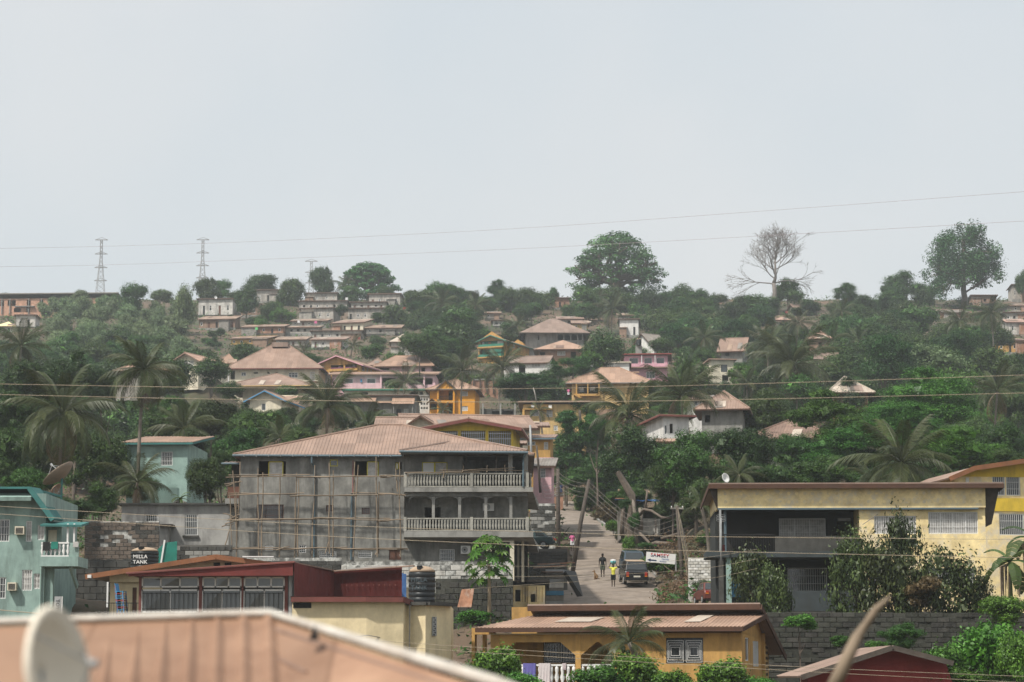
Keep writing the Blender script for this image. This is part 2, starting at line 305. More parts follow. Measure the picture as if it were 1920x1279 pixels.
class House:
    """box building whose front lower-left corner stands at photo pixel (x0, yb) at distance Y"""
    def __init__(s, name, label, x0, x1, yb, Y, yaw=0, D=8., cat='house', group=None, found=3., is_pad=True):
        th = R(yaw); p = at(x0, yb, Y); d0 = p.y * CP + p.z * SP; c, sn = math.cos(th), math.sin(th)
        s.W = ((x1 - 960) * d0 - FPX * p.x) / (FPX * c - (x1 - 960) * sn * CP); s.D = D; s.x0, s.x1, s.yb, s.Y = x0, x1, yb, Y; s.px = d0 / FPX; s.found = found; s.yaw = th
        s.o = empty(name, label, cat, p, th, group); s.p = p
        if is_pad:
            m = s.world(s.W / 2, D / 2, 0); pad(m.x, m.y, max(s.W, D) * .62, p.z - .15)
        q = proj(s.world(s.W, D, 0)); s.xr = q[0]
        q = proj(s.world(0, D, 0)); s.xl = q[0]
        HB.append(s); LAND.append((LNAME.get(label, None) or label, (x0 + x1) / 2, yb, Y))
    def world(s, x, y, z): return s.p + Vector((math.cos(s.yaw) * x - math.sin(s.yaw) * y, math.sin(s.yaw) * x + math.cos(s.yaw) * y, z))
    def u(s, px): return (px - s.x0) / (s.x1 - s.x0) * s.W
    def v(s, py): return (s.yb - py) * s.px
    def part(s, name, mat, *boxes, parent=None):
        mb = MB()
        for b in boxes: mb.box(*b)
        return mb.build(name, mat, parent or s.o)
    def pbox(s, name, mat, xa, ya, xb, yb, y0, y1, parent=None):
        return s.part(name, mat, (s.u(xa), s.u(xb), y0, y1, s.v(yb), s.v(ya)), parent=parent)
    def shell(s, ye, mat, wins=(), rwins=(), lwins=(), gable=None, rise=0, extra_holes=(), t=.16, back=True):
        H = s.H = s.v(ye); W, D = s.W, s.D; mb = MB(); f = -s.found
        fh = [(s.u(a), s.v(d), s.u(c), s.v(b), k) for a, b, c, d, k in wins]
        rh = [((a - s.x1) / (s.xr - s.x1) * D, s.v(d), (c - s.x1) / (s.xr - s.x1) * D, s.v(b), k) for a, b, c, d, k in rwins]
        lh = [(D - (s.x0 - a) / (s.x0 - s.xl) * D, s.v(d), D - (s.x0 - c) / (s.x0 - s.xl) * D, s.v(b), k) for a, b, c, d, k in lwins]
        for T, n, hh in ((front_T(W, D), W, fh), (right_T(W, D), D, rh), (left_T(W, D), D, lh), (back_T(W, D), W, [])):
            wall_panel(mb, T, 0, n, f, H, hh, t)
        mb.poly([(0.02, 0.02, H), (W - .02, .02, H), (W - .02, D - .02, H), (.02, D - .02, H)])
        if gable == 'gx':
            for x in (0, W): mb.poly([(x, 0, H), (x, D, H), (x, D / 2, H + rise)])
        if gable == 'gy':
            for y in (0, D): mb.poly([(0, y, H), (W, y, H), (W / 2, y, H + rise)])
        if gable in ('sf', 'sb'):
            q = 0 if gable == 'sb' else D
            for x in (0, W): mb.poly([(x, 0, H), (x, D, H), (x, q, H + rise)])
            mb.poly([(0, q, H), (W, q, H), (W, q, H + rise), (0, q, H + rise)])
        mb.build('wall', mat, s.o)
        for T, hh in ((front_T(W, D), fh), (right_T(W, D), rh), (left_T(W, D), lh)):
            for a, b, c, d, k in hh: window(s.o, T, a, b, c, d, k, s.px)
        return s
    def top(s, kind, peak, mat='roof_tan', fas='fascia', o=.6, ribs=None, ri=None, fh=None):
        yr = s.Y + (s.D / 2 if kind in ('hip', 'gx') else s.D if kind == 'sf' else 0)
        rise = at(s.x0, peak, yr).z - s.p.z - s.H
        if ribs is None: ribs = 0 if s.Y > 520 else (.42 if s.Y > 300 else .3)
        s.rise = rise
        return roof(s.o, kind, s.W, s.D, s.H, rise, o, mat, fas, ribs, ri, fh=fh or max(.16, 1.6 * s.px))
HB = []; LAND = []; LNAME = {}; HAZE = .00019
def simple(label, x0, x1, ye, yb, Y, peak, kind, wall, rmat, wins=(), yaw=0, D=8., fas='fascia', o=.5, name='house', rwins=(), lwins=(), cat='house', group=None, ri=None, found=3.):
    h = House(name, label, x0, x1, yb, Y, yaw, D, cat, group, found)
    h.H = h.v(ye); yr = Y + (D / 2 if kind in ('hip', 'gx') else D if kind == 'sf' else 0); rise = at(x0, peak, yr).z - h.p.z - h.H
    h.shell(ye, wall, wins, rwins, lwins, kind if kind in ('gx', 'gy', 'sf', 'sb') else None, rise)
    h.top(kind, peak, rmat, fas, o, ri=ri)
    if kind in ('sf', 'gx', 'hip') and Y > 230:      # odd replacement sheets and a lean-to or plinth, as these houses have grown
        r = random.Random(int(x0 * 3 + yb)); y0, y1, zz0, zz1 = -o, (D + o if kind == 'sf' else D / 2), h.H + .02, h.H + .02 + rise
        if kind == 'gx': zz0 -= rise / (D / 2) * o
        for q in range(r.randint(1, 3)):
            f0 = r.uniform(.02, .5); f1 = f0 + r.uniform(.25, .45); xa = h.W * r.uniform(.3, .6) if kind == 'hip' else h.W * r.uniform(.02, .82); w_ = r.choice([.9, .9, 1.8])
            if kind == 'hip' and f1 > .6: f0, f1 = .05, .4
            P = lambda x, f: (x, y0 + (y1 - y0) * f, zz0 + (zz1 - zz0) * f + .05); MB().hexa([P(xa, f0), P(xa + w_, f0), P(xa + w_, f1), P(xa, f1)] + [(p[0], p[1], p[2] + .03) for p in (P(xa, f0), P(xa + w_, f0), P(xa + w_, f1), P(xa, f1))]).build('roof_sheet', r.choice(['roof_rust', 'roof_pale', 'roof_grey', 'roof_shack', 'roof_brown']), h.o)
    if group == 'small hillside houses':
        r = random.Random(int(x1 * 5)); xa = r.choice([0, h.W * .6]); w_ = h.W * r.uniform(.25, .4); zt_ = h.H * r.uniform(.6, .8); d_ = r.uniform(1.2, 2.2)
        if r.random() < .55:
            h.part('lean_to', r.choice(['shack_brown', 'wood_grey', 'shack_wall', 'rust_sheet']), (xa, xa + w_, -d_, -.02, -2, zt_)); mb_ = MB(); slab(mb_, [(xa - .2, -d_ - .3, zt_ + .02), (xa + w_ + .2, -d_ - .3, zt_ + .02), (xa + w_ + .2, -.01, zt_ + .35), (xa - .2, -.01, zt_ + .35)], .05); mb_.build('lean_to_roof', r.choice(['roof_rust', 'roof_grey', 'roof_shack', 'roof_pale']), h.o)
        h.part('plinth', r.choice(['cement', 'concrete_dark', 'block_brown']), (-.3, h.W + .3, -.6, 0, -3.5, .12))
    return h
def rail(h, xa, xb, yt, yb, y, step=.3, mat='stone_rail', bal=None, bw=.09):
    """balustrade: top rail, bottom rail and single balusters"""
    ua, ub, z0, z1 = h.u(xa), h.u(xb), h.v(yb), h.v(yt)
    h.part('top_rail', mat, (ua, ub, y - .08, y + .08, z1 - .09, z1)); h.part('bottom_rail', mat, (ua, ub, y - .07, y + .07, z0, z0 + .07))
    n = max(2, int((ub - ua) / step))
    if bal is None:
        hh = z1 - z0 - .16; bal = MB().lathe([(bw * .45, 0), (bw * .35, hh * .12), (bw * .75, hh * .38), (bw * .4, hh * .62), (bw * .6, hh * .8), (bw * .45, hh)], 6).mesh('baluster', mat, True)
    for k in range(n + 1): link('baluster', bal, h.o, (ua + .06 + (ub - ua - .12) * k / n, y, z0 + .07))
    return bal
# ------------------------------------------------------------------ hillside houses
def Yof(py): return float(np.interp(py, [b for a, b in PROF[::-1]][1:], [a for a, b in PROF[::-1]][1:]))
def S(lm, label, *a, **k):
    LNAME[label] = lm; h = simple(label, *a, **k); return h
def autowins(x0, x1, ye, yb, seed, kinds='odw'):
    r = random.Random(seed); n = max(2, int((x1 - x0) / 13)); out = []
    for k in range(n):
        c = x0 + (k + .5 + r.uniform(-.2, .2)) * (x1 - x0) / n; t = r.choice(kinds); hh = yb - ye
        if t == 'd': out.append((c - 2, ye + hh * .3, c + 2, yb - .5, r.choice('Dd')))
        else: out.append((c - 2.2, ye + hh * .28, c + 2.2, ye + hh * .66, 'o' if t == 'o' and hh < 16 else 'w'))
    return out
GS = 'small hillside houses'
shacks = [  # landmark, label, x0, x1, roof peak, eave, base, roof kind, wall, roof, D, yaw
 ('whitewashed flat house', 'tall whitewashed house with stained flat grey roof above rubble tip', 372, 436, 560, 565, 592, 'sb', 'shack_white', 'roof_grey', 9, -4),
 ('pinkish lean-to', 'weathered plank house with long tan roof under the whitewashed flat house', 373, 440, 593, 599, 617, 'sf', 'shack_brown', 'roof_shack', 6, -8),
 ('pink brick row', 'long low pinkish brick row house with thin tan roof', 455, 531, 609, 613, 627, 'sf', 'brick_red', 'roof_shack', 7, -6),
 ('orange row house', 'small orange walled row house with tan roof on the slope', 433, 505, 631, 635, 648, 'sf', 'ochre', 'roof_shack', 7, -10),
 ('ridge top brown house', 'brown plastered house with grey roof on ridge between two mango trees', 481, 522, 543, 548, 566, 'sb', 'shack_wall', 'roof_grey', 8, 0),
 ('long ridge house', 'long low tan house with grey roof standing on the skyline ridge', 573, 632, 549, 553, 565, 'sb', 'shack_wall', 'roof_grey', 9, -3),
 ('grey terrace house', 'low grey house with stacked roof sheets just under the ridge house', 561, 650, 564, 569, 580, 'sb', 'shack_wall', 'roof_grey', 8, -3),
 ('grey blockwork house', 'grey blockwork two storey house with white side wall mid slope', 564, 625, 578, 583, 601, 'sb', 'shack_wall', 'roof_grey', 9, -9),
 ('wide grey house', 'wide grey house with whitish roof sheets right of the blockwork house', 652, 722, 578, 583, 601, 'sb', 'shack_wall', 'roof_grey', 8, -5),
 ('skyline right house', 'tan roofed skyline house with pale right end wall', 692, 750, 551, 556, 574, 'sb', 'shack_wall', 'roof_shack', 9, -6),
 ('upper roof row', 'low row of grey roofs beneath the skyline house', 658, 724, 566, 570, 578, 'sb', 'shack_wall', 'roof_grey', 7, -3),
 ('tan porch house', 'low grey house with tan roof and pink laundry on its porch', 547, 612, 598, 602, 612, 'sf', 'shack_wall', 'roof_shack', 7, -5),
 ('white plastered house', 'clean white plastered house with arched door and tan roof', 625, 681, 600, 606, 625, 'sf', 'cream_white', 'roof_tan', 8, -14),
 ('right tan house', 'low grey house with wavy tan roof right of the white plastered house', 687, 750, 609, 615, 627, 'sf', 'shack_wall', 'roof_shack', 7, -3),
 ('pale hut', 'pale grey hut with low flat roof near the right mango', 717, 757, 594, 598, 610, 'sb', 'shack_white', 'roof_grey', 6, -5),
 ('left grey hut', 'grey hut with brown roof edge right of the pink brick row', 536, 597, 611, 614, 626, 'sf', 'shack_wall', 'roof_shack', 7, -4),
 ('dark eaved house', 'long grey house with dark eaves and laundry line', 585, 678, 620, 624, 634, 'sb', 'shack_wall', 'roof_grey', 8, -4),
 ('tan verandah house', 'two storey grey house with tan roof and pale parapet verandah', 584, 645, 632, 637, 653, 'sf', 'shack_white', 'roof_tan', 7, -5),
 ('tan low house', 'low whitish house with tan roof above the big hipped roof', 517, 572, 631, 637, 650, 'sf', 'shack_wall', 'roof_shack', 7, -4),
 ('slope brown house', 'brown mud walled house half hidden by mango trees', 452, 488, 569, 574, 592, 'sb', 'shack_brown', 'roof_grey', 7, 0),
 ('pale gable house', 'grey house with pale tan roof partly behind a mango tree', 733, 775, 626, 641, 672, 'hip', 'shack_wall', 'roof_pale', 9, 0),
 ('upper tan hut', 'tiny tan roofed hut among the trees left of centre ridge', 911, 937, 584, 587, 598, 'sf', 'shack_wall', 'roof_shack', 6, 0),
 ('blue grey hut', 'blue grey hut with clothes below the mango grove', 924, 944, 600, 602, 612, 'sb', 'shack_white', 'roof_grey', 6, 0),
 ('red earth hut', 'red brick hut between the skyline trees', 1041, 1068, 558, 561, 578, 'sb', 'brick_red', 'roof_rust', 6, 0),
 ('long tan roofs', 'long low house with tan roof behind the arcaded house', 1046, 1092, 593, 598, 612, 'sf', 'shack_wall', 'roof_tan', 7, 0),
 ('small yellow house', 'small yellow house behind the arcaded grey house', 1074, 1102, 601, 605, 622, 'gx', 'ochre_light', 'roof_tan', 7, 0),
 ('white blank house', 'white house with two dark windows above the mango tree', 1162, 1197, 598, 606, 630, 'sb', 'white_wall', 'roof_grey', 8, -5),
 ('upper tan row', 'tan roofed row house right of the big cotton tree foot', 1160, 1208, 587, 591, 604, 'sf', 'shack_wall', 'roof_shack', 7, 0),
 ('brown skyline roof', 'brown gabled roof poking over skyline left of the bare tree', 1349, 1381, 562, 570, 582, 'gx', 'shack_wall', 'roof_tan', 8, 0),
 ('skyline slope roof', 'brown sloping roof on skyline right of the bare tree', 1492, 1531, 570, 579, 590, 'gx', 'shack_wall', 'roof_brown', 8, 12),
 ('terracotta hut', 'terracotta coloured hut under the ridge palm', 1456, 1480, 594, 600, 615, 'hip', 'brick_red', 'roof_pink', 7, 0),
 ('ridge hut', 'low earth coloured hut on the bare ridge beside the right cotton tree', 1822, 1868, 553, 557, 570, 'sb', 'shack_brown', 'roof_rust', 7, 0),
 ('corner tower house', 'tall tan house on skyline at the right edge', 1899, 1925, 533, 537, 562, 'sb', 'shack_wall', 'roof_grey', 7, 0),
 ('right upper shack', 'grey shack with tan roof at the right edge upper slope', 1897, 1925, 569, 573, 585, 'sf', 'shack_wall', 'roof_shack', 7, 0),
 ('right dark shack', 'dark grey plank shack with pale roof edge at right edge', 1884, 1925, 585, 589, 602, 'sb', 'shack_wall', 'roof_grey', 7, 0),
 ('right stilt house', 'white balcony house on timber stilts at the right edge', 1890, 1925, 598, 604, 628, 'sf', 'shack_white', 'roof_pink', 7, 0),
 ('right orange house', 'orange house with white window under the stilt house', 1872, 1925, 634, 638, 662, 'sf', 'ochre', 'roof_rust', 8, 0),
 ('low tin roofs', 'low whitish tin roofed shed under the right cotton tree', 1741, 1790, 580, 583, 592, 'sf', 'shack_brown', 'roof_pale', 7, 0),
 ('second tin shed', 'low pinkish tin roofed shed near the right ridge palms', 1770, 1815, 580, 586, 597, 'sf', 'brick_red', 'roof_grey', 7, 0),
 ('yellow roofed shed', 'small shed with yellow ochre roof below the brick building', -6, 27, 603, 612, 622, 'hip', 'shack_wall', 'yellow_pale', 7, 0),
 ('ruined wall house', 'roofless pale ruin with gaps below the brick building', 30, 66, 590, 592, 614, 'sb', 'shack_white', 'roof_grey', 6, 0),
]
for i, (lm, lab, x0, x1, pk, ye, yb, kd, wl, rf, D, yaw) in enumerate(shacks):
    S(lm, lab, x0, x1, ye, yb, Yof(yb), pk, kd, wl, rf, autowins(x0, x1, ye, yb, i), yaw, D, o=.5, group=GS, found=4)
# long unfinished brick building on the left ridge
lm = 'long brick building'
LNAME['long red brick building under a grey roof on the left ridge'] = lm
h = House('brick_building', 'long red brick building under a grey roof on the left ridge', -10, 216, 588, 735, -3, 11, 'building')
h.shell(560, 'brick_hazed', [(x, 563, x + 7, 574, 'o') for x in (0, 14, 22, 50, 74, 91, 120, 160, 190)] + [(26, 578, 39, 586, 'o'), (49, 576, 56, 586, 'o'), (73, 577, 78, 586, 'o')])
for x in (3, 18, 53, 77, 96, 130, 170): h.pbox('column', 'cement', x, 560, x + 1.4, 590, -.5, -.2)
h.pbox('ledge', 'cement', 28, 574.5, 65, 576, -.9, 0); h.top('sb', 551, 'roof_grey', 'wood_grey', 1.0)
# mid-slope houses -----------------------------------------------------------------------------
GM = 'mid slope houses'
# big hipped cream house
lab = 'big cream house with steep hipped tan roof and stepped ridge'; LNAME[lab] = 'big cream hipped house'
h = House('hipped_house', lab, 430, 597, 728, 452, -3, 15, group=GM)
h.shell(692, 'cream_white', [(432, 695, 440, 711, 'o'), (452, 698, 461, 705, 'w'), (475, 698, 483, 701, 'o'), (501, 698, 505, 701, 'o'), (516, 698, 520, 703, 'o'), (541, 699, 558, 709, 'w'), (581, 698, 590, 718, 'l')], [(598.5, 697, 600, 712, 'o')])
h.top('hip', 646, 'roof_tan', 'maroon_light', 1.0, ri=h.W * .42)
h.part('ridge_step', 'roof_brown', (h.W * .42, h.W * .6, h.D * .38, h.D * .62, h.H + h.rise - .75, h.H + h.rise + .12))
h.pbox('porch_column', 'white_paint', 429, 694, 430.6, 727, -1, -.75); h.pbox('parapet', 'maroon_light', 580, 716, 597, 718, -.25, 0)
# lower porch wing of it
h = S('cream porch wing', 'lower cream wing with wide tan hip roof before the big hipped house', 455, 560, 727, 760, 425, 701, 'hip', 'cream_white', 'roof_tan', [(519, 730, 537, 741, 'w'), (551, 730, 559, 748, 'o')], -4, 11, o=3.2, fas='ochre_light', group=GM)
h = S('blue trimmed gable', 'small cream gable house with bright blue verge boards among trees', 468, 528, 748, 790, 330, 733, 'gy', 'cream_white', 'roof_tan', [(490, 757, 498, 770, 'w')], -12, 8, o=.7, fas='blue_trim', group=GM)
h = S('tan shed roof', 'low shed roof of tan sheets on white posts beside the blue trimmed gable', 508, 553, 757, 790, 350, 741, 'sf', 'cream_white', 'roof_peach', [(512, 762, 530, 788, 'o'), (535, 762, 549, 788, 'o')], 0, 6, o=.6, fas='metal_blue', group=GM)
# orange gable house with purple rails
lab = 'orange gable house with purple balcony panels and magenta roof edge'; LNAME[lab] = 'orange gable house'
h = House('gable_house', lab, 590, 676, 726, 462, -20, 13, group=GM)
h.shell(686, 'ochre', [(596, 684, 607, 694, 'w'), (620, 682, 644, 692.5, 'o'), (647, 682, 669, 692.5, 'o'), (601, 705, 612, 722, 'W')], [(679, 688, 683, 698, 'w'), (687, 690, 690, 699, 'w'), (694, 692, 697, 700, 'w')], gable='gy', rise=h.v(669) - h.v(686))
h.top('gy', 669, 'roof_tan', 'hotpink', .9)
for a, b in ((620, 644), (647, 669)): h.pbox('panel', 'purple', a, 691, b, 693, -.12, -.02); h.pbox('window', 'white_paint', a + 9, 684, a + 14, 690, 1.2, 1.25)
h.pbox('balcony_wall', 'ochre', 618, 693.5, 671, 698, -.3, -.02); h.pbox('lower_wall', 'white_wall', 590, 700, 620, 726, -.08, -.01)
# pink building
lab = 'long pink building with orange roof strip and two barred windows'; LNAME[lab] = 'long pink building'
h = House('pink_building', lab, 622, 816, 730, 446, -2, 9, 'building', GM)
h.shell(702, 'pink', [(646, 710, 662, 719, 'b'), (688, 710, 704, 719, 'b'), (717, 709, 742, 718, 'o'), (768, 709, 793, 722, 'o'), (797, 710, 811, 722, 'o')])
h.top('sf', 697, 'roof_peach', 'roof_rust', .7, ribs=.4)
for x in (713, 794): h.pbox('column', 'pink', x, 703, x + 3, 729, -.5, -.2)
h.pbox('satellite_bracket', 'blue_trim', 676, 711, 679, 717, -.2, -.02)
h = S('upper pink house', 'pink upper house with broad peach hip roof behind the long pink building', 706, 808, 688, 712, 468, 668, 'hip', 'pink', 'roof_peach', [(712, 690, 730, 694, 'o'), (790, 690, 797, 702, 'o')], -6, 14, o=.8, ri=2.5, group=GM)
h = S('tan link roof', 'low tan hip roof linking the orange gable house to the pink house', 690, 720, 685, 700, 478, 672, 'hip', 'white_wall', 'roof_tan', [(700, 686, 712, 694, 'b')], 0, 10, o=.5, group=GM)
# white arcade with green edge
lab = 'white arched building with green roof edge under the pink building'; LNAME[lab] = 'green edged arcade'
h = House('arcade_building', lab, 645, 797, 746, 440, -2, 8, 'building', GM)
h.shell(733, 'cream_white', [(664, 735.5, 690, 744, 'o'), (768, 735.5, 784, 746, 'o'), (787, 735, 793, 746, 'o')]); h.part('roof', 'green_paint', (-.4, h.W + .4, -.7, h.D, h.H + .01, h.H + .3))
for x in (664, 768): h.pbox('arch_corner', 'cream_white', x, 735.5, x + 3, 737.5, .02, .12)
h = S('grey shop row', 'grey cement shop row with three peach lean-to roofs', 655, 779, 745, 792, 405, 741, 'sb', 'cement', 'roof_grey', [(701, 767, 711, 780, 'd'), (718, 767, 735, 777, 'l'), (743, 767, 752, 778, 'o'), (757, 767, 765.5, 776, 'W')], -2, 8, group=GM)
for a, b, yt, yl, dd in ((652, 706, 745, 756, 2.6), (702, 738, 752, 757, 1.4), (736, 778, 745, 760, 2.2)):
    mb = MB(); slab(mb, [(h.u(a), -dd, h.v(yl)), (h.u(b), -dd, h.v(yl)), (h.u(b), -.02, h.v(yt)), (h.u(a), -.02, h.v(yt))], .05, .35); mb.build('awning', 'roof_peach', h.o)
for x in (699, 739, 774): h.pbox('post', 'cement', x, 758, x + 1.2, 792, -1.9, -1.75)
lab = 'white lattice stair tower beside the orange house'; LNAME[lab] = 'white lattice tower'
h = House('lattice_tower', lab, 787, 805, 785, 425, 0, 4, 'tower'); h.shell(743, 'white_wall', [(x, y, x + 3, y + 4, 'o') for x in (789, 794, 799) for y in (747, 755, 763)]); h.part('roof', 'cement', (-.2, h.W + .2, -.2, 4.2, h.H + .01, h.H + .25))
# orange house -------------------------------------------------------------------------------
lab = 'bright orange two storey house with gabled balcony bay and peach roof'; LNAME[lab] = 'bright orange house'
h = House('orange_house', lab, 806, 890, 783, 418, -4, 10, group=GM)
h.shell(731, 'orange', [(824, 732, 849, 751, 'o'), (824, 758, 849, 779, 'o'), (863, 734, 877, 743, 'W'), (863, 762, 877, 771, 'W'), (806.5, 757, 820, 768, 'o')])
h.top('hip', 711, 'roof_peach', 'wood_pole', .8)
h.part('bay', 'orange', (h.u(820), h.u(823), -.7, .0, 0, h.v(730)), (h.u(850), h.u(853), -.7, 0, 0, h.v(730)), (h.u(823), h.u(850), -.7, 0, h.v(756.5), h.v(752)), (h.u(823), h.u(850), -.7, 0, h.v(733), h.v(730)))
mb = MB(); mb.poly([(h.u(820), -.72, h.v(730)), (h.u(853), -.72, h.v(730)), (h.u(836), -.72, h.v(714.5))]); mb.build('gable', 'orange', h.o)
mb = MB(); 
for a, b in (((817, 731), (836, 713)), ((856, 731), (836, 713))):
    slab(mb, [(h.u(a[0]), -.95, h.v(a[1])), (h.u(a[0]), 5, h.v(a[1])), (h.u(b[0]), 5, h.v(b[1])), (h.u(b[0]), -.95, h.v(b[1]))], .08)
gr = mb.build('gable_roof', 'roof_peach', h.o)
fb = MB().bar((h.u(817), -.97, h.v(731.5)), (h.u(836), -.97, h.v(713.5)), .05, .25).bar((h.u(836), -.97, h.v(713.5)), (h.u(856), -.97, h.v(731.5)), .05, .25); fb.build('fascia', 'wood_pole', gr)
for y0, y1 in ((743, 751), (772, 779)):
    mb = MB().box(h.u(824), h.u(849), -.5, -.46, h.v(y0) - .05, h.v(y0))
    for k in range(13): x = h.u(824) + k * (h.u(849) - h.u(824)) / 12; mb.box(x - .02, x + .02, -.5, -.47, h.v(y1), h.v(y0))
    mb.build('railing', 'iron_black', h.o)
h.pbox('balcony_door', 'dark_room', 840, 735, 848, 751, 1.2, 1.25); h.pbox('back_wall', 'orange', 823, 731, 840, 780, 1.3, 1.4)
mb = MB()
for a, b in (((800, 757), (811, 748)), ((822, 757), (811, 748))): slab(mb, [(h.u(a[0]), -1.2, h.v(a[1])), (h.u(a[0]), .1, h.v(a[1])), (h.u(b[0]), .1, h.v(b[1])), (h.u(b[0]), -1.2, h.v(b[1]))], .08)
mb.build('porch_roof', 'roof_rust', h.o)
# brick terraces right of it
lab = 'stepped brown brick terrace wall with dark piers behind the orange house'; LNAME[lab] = 'stepped terrace wall'
h = House('terrace_wall', lab, 886, 934, 738, 455, 6, 3, 'wall'); h.shell(713, 'brick_red')
for k, x in enumerate((887, 899, 912, 924)): h.pbox('pier', 'wood_pole', x, 710 - k * .8, x + 2, 738, -.3, -.02); h.pbox('coping', 'cement', x + 2, 711 - k, x + 10, 713 - k, -.15, .5)
h = S('white hillside house', 'white gable house with brown roof edge and one pale window', 945, 1026, 680, 706, 492, 669, 'gx', 'white_wall', 'roof_brown', [(997, 681, 1013, 690, 'W'), (973, 683, 985, 700, 'o')], -9, 10, group=GM)
# orange and green house
lab = 'orange house with dark green balconies on two floors'; LNAME[lab] = 'green balcony house'
h = House('balcony_house', lab, 897, 947, 672, 560, -24, 15, group=GM)
h.shell(640, 'ochre', [(901, 638, 945, 652, 'o'), (899, 656, 945, 669, 'o')], [(951, 642, 955, 650, 'w'), (961, 643, 965, 651, 'w'), (970, 645, 974, 652, 'w')], gable='gy', rise=2.2)
h.top('gy', 630, 'roof_tan', 'green_paint', .9)
for y in (648, 667): h.pbox('balcony_front', 'green_paint', 899, y - 1, 946, y + 3.4, -.6, -.5); h.pbox('slab', 'ochre', 897, y + 3.5, 947, y + 6, -.7, .02)
h.pbox('back_wall', 'green_paint', 901, 637, 944, 669, .9, 1.0); h.pbox('window', 'white_paint', 901, 641, 905, 650, .82, .88); h.pbox('window', 'white_paint', 930, 640, 941, 645, .82, .88); h.pbox('door', 'brick_red', 913, 642, 918, 652, .8, .87)
# arcaded grey house
lab = 'grey house with arched verandah under a steep many sided brown roof'; LNAME[lab] = 'arcaded grey house'
h = House('arcaded_house', lab, 986, 1094, 648, 570, 2, 16, group=GM)
h.shell(625, 'cement', [(1008, 629, 1011, 637, 'o'), (1045, 624, 1056, 638, 'o'), (1058, 624, 1069, 638, 'o'), (1071, 624, 1082, 638, 'o'), (1084, 626, 1091, 638, 'o')])
h.top('hip', 597, 'roof_brown', 'wood_pole', 1.6, ri=h.W * .45)
for x in (1045, 1058, 1071):
    n = 8; cx, r = h.u(x + 5.5), h.u(x + 5.5) - h.u(x); mb = MB()
    pts = [(cx - r, h.v(623.8))] + [(cx - r * math.cos(math.pi * k / n), h.v(631) + r * .8 * math.sin(math.pi * k / n)) for k in range(n + 1)] + [(cx + r, h.v(623.8))]
    mb.prism(pts, -.1, .1); mb.build('arch', 'cement', h.o)
for x in (1043.5, 1056.5, 1069.5, 1082.5): h.pbox('column', 'grey_pale', x, 626, x + 1.6, 647, -.3, -.05)
h.pbox('parapet', 'cement', 1044, 638, 1093, 641, -.3, -.05)
h = S('red timber house', 'red brown timber house under wide peach hip roof', 1010, 1098, 656, 676, 545, 638, 'hip', 'brick_red', 'roof_peach', [(1012, 660, 1022, 674, 'o'), (1045, 659, 1060, 667, 'W'), (1070, 660, 1080, 674, 'o')], -3, 13, o=1.2, group=GM)
h = S('flat white house', 'plain white house with low flat roof beside the pink house', 1091, 1180, 682, 712, 488, 679, 'sb', 'white_wall', 'roof_tan', [(1104, 687, 1120, 698, 'b'), (1146, 687, 1163, 693, 'b')], -3, 9, o=.4, fas='cream_white', group=GM)
# pink two storey with balcony
lab = 'pink house with balcony and red roof edge, water tank behind'; LNAME[lab] = 'pink balcony house'
h = House('pink_house', lab, 1170, 1252, 712, 498, -4, 9, group=GM)
h.shell(667, 'hotpink', [(1180, 671, 1197, 687, 'b'), (1208, 671, 1223, 687, 'b'), (1231, 671, 1246, 687, 'b'), (1212, 697, 1228, 710, 'w')]); h.top('sb', 664, 'roof_rust', 'red_wall', .8)
h.pbox('balcony_slab', 'roof_rust', 1168, 689, 1254, 691.5, -1.1, .02); h.pbox('balcony_wall', 'hotpink', 1176, 683, 1252, 689, -1.1, -1.0)
for x in (1203, 1228): h.pbox('post', 'white_paint', x, 668, x + 1.2, 690, -1.05, -.9)
# verandah house
lab = 'verandah house with large peach hip roof and ochre steps'; LNAME[lab] = 'hip roof verandah house'
h = House('verandah_house', lab, 1072, 1216, 748, 415, -3, 11, group=GM)
h.shell(719, 'ochre_light', [(1084, 723, 1101, 738, 'o'), (1103, 723, 1122, 738, 'o'), (1124, 722, 1150, 734, 'W')]); h.top('hip', 690, 'roof_peach', 'wood_grey', 1.0, ri=5.0)
for x in (1080, 1101.5, 1122.5): h.pbox('column', 'ochre', x, 720, x + 2, 748, -1.0, -.8)
h.pbox('window', 'white_paint', 1086, 725, 1094, 734, .6, .65); h.pbox('window', 'white_paint', 1106, 725, 1116, 733, .6, .65)
mb = MB().box(h.u(1081), h.u(1123), -.95, -.9, h.v(733) - .06, h.v(733))
for k in range(22): x = h.u(1081) + k * (h.u(1123) - h.u(1081)) / 21; mb.box(x - .025, x + .025, -.95, -.91, h.v(740), h.v(733))
mb.build('railing', 'iron_black', h.o); h.pbox('floor_slab', 'ochre', 1076, 740, 1125, 744, -1.2, .02); h.pbox('gable_fin', 'roof_peach', 1186, 691, 1199, 693.2, h.D * .4, h.D * .46)
for k in range(4): h.pbox('step', 'ochre', 1076 + k * 3, 742 + k * 1.6, 1082 + k * 3, 743.6 + k * 1.6, -2.2, -1.21)
# ochre house with air conditioners
lab = 'ochre house with two air conditioner boxes on its upper wall'; LNAME[lab] = 'ochre house with air conditioners'
h = House('ochre_house', lab, 981, 1098, 812, 330, -3, 9, group=GM)
h.shell(758, 'ochre_light', [(994, 769, 1012, 780, 'b'), (1025, 768, 1036, 782, 'W'), (1038, 798, 1046, 808, 'W')]); h.top('sb', 753, 'roof_rust', 'roof_tan', .7)
for x in (996, 1029): h.pbox('air_conditioner', 'white_paint', x, 760, x + 6, 766, -.5, -.02)
h.pbox('ledge', 'ochre', 981, 767, 1036, 769, -.8, -.01); h.pbox('pier', 'ochre', 980, 768, 984, 790, -.8, -.02)
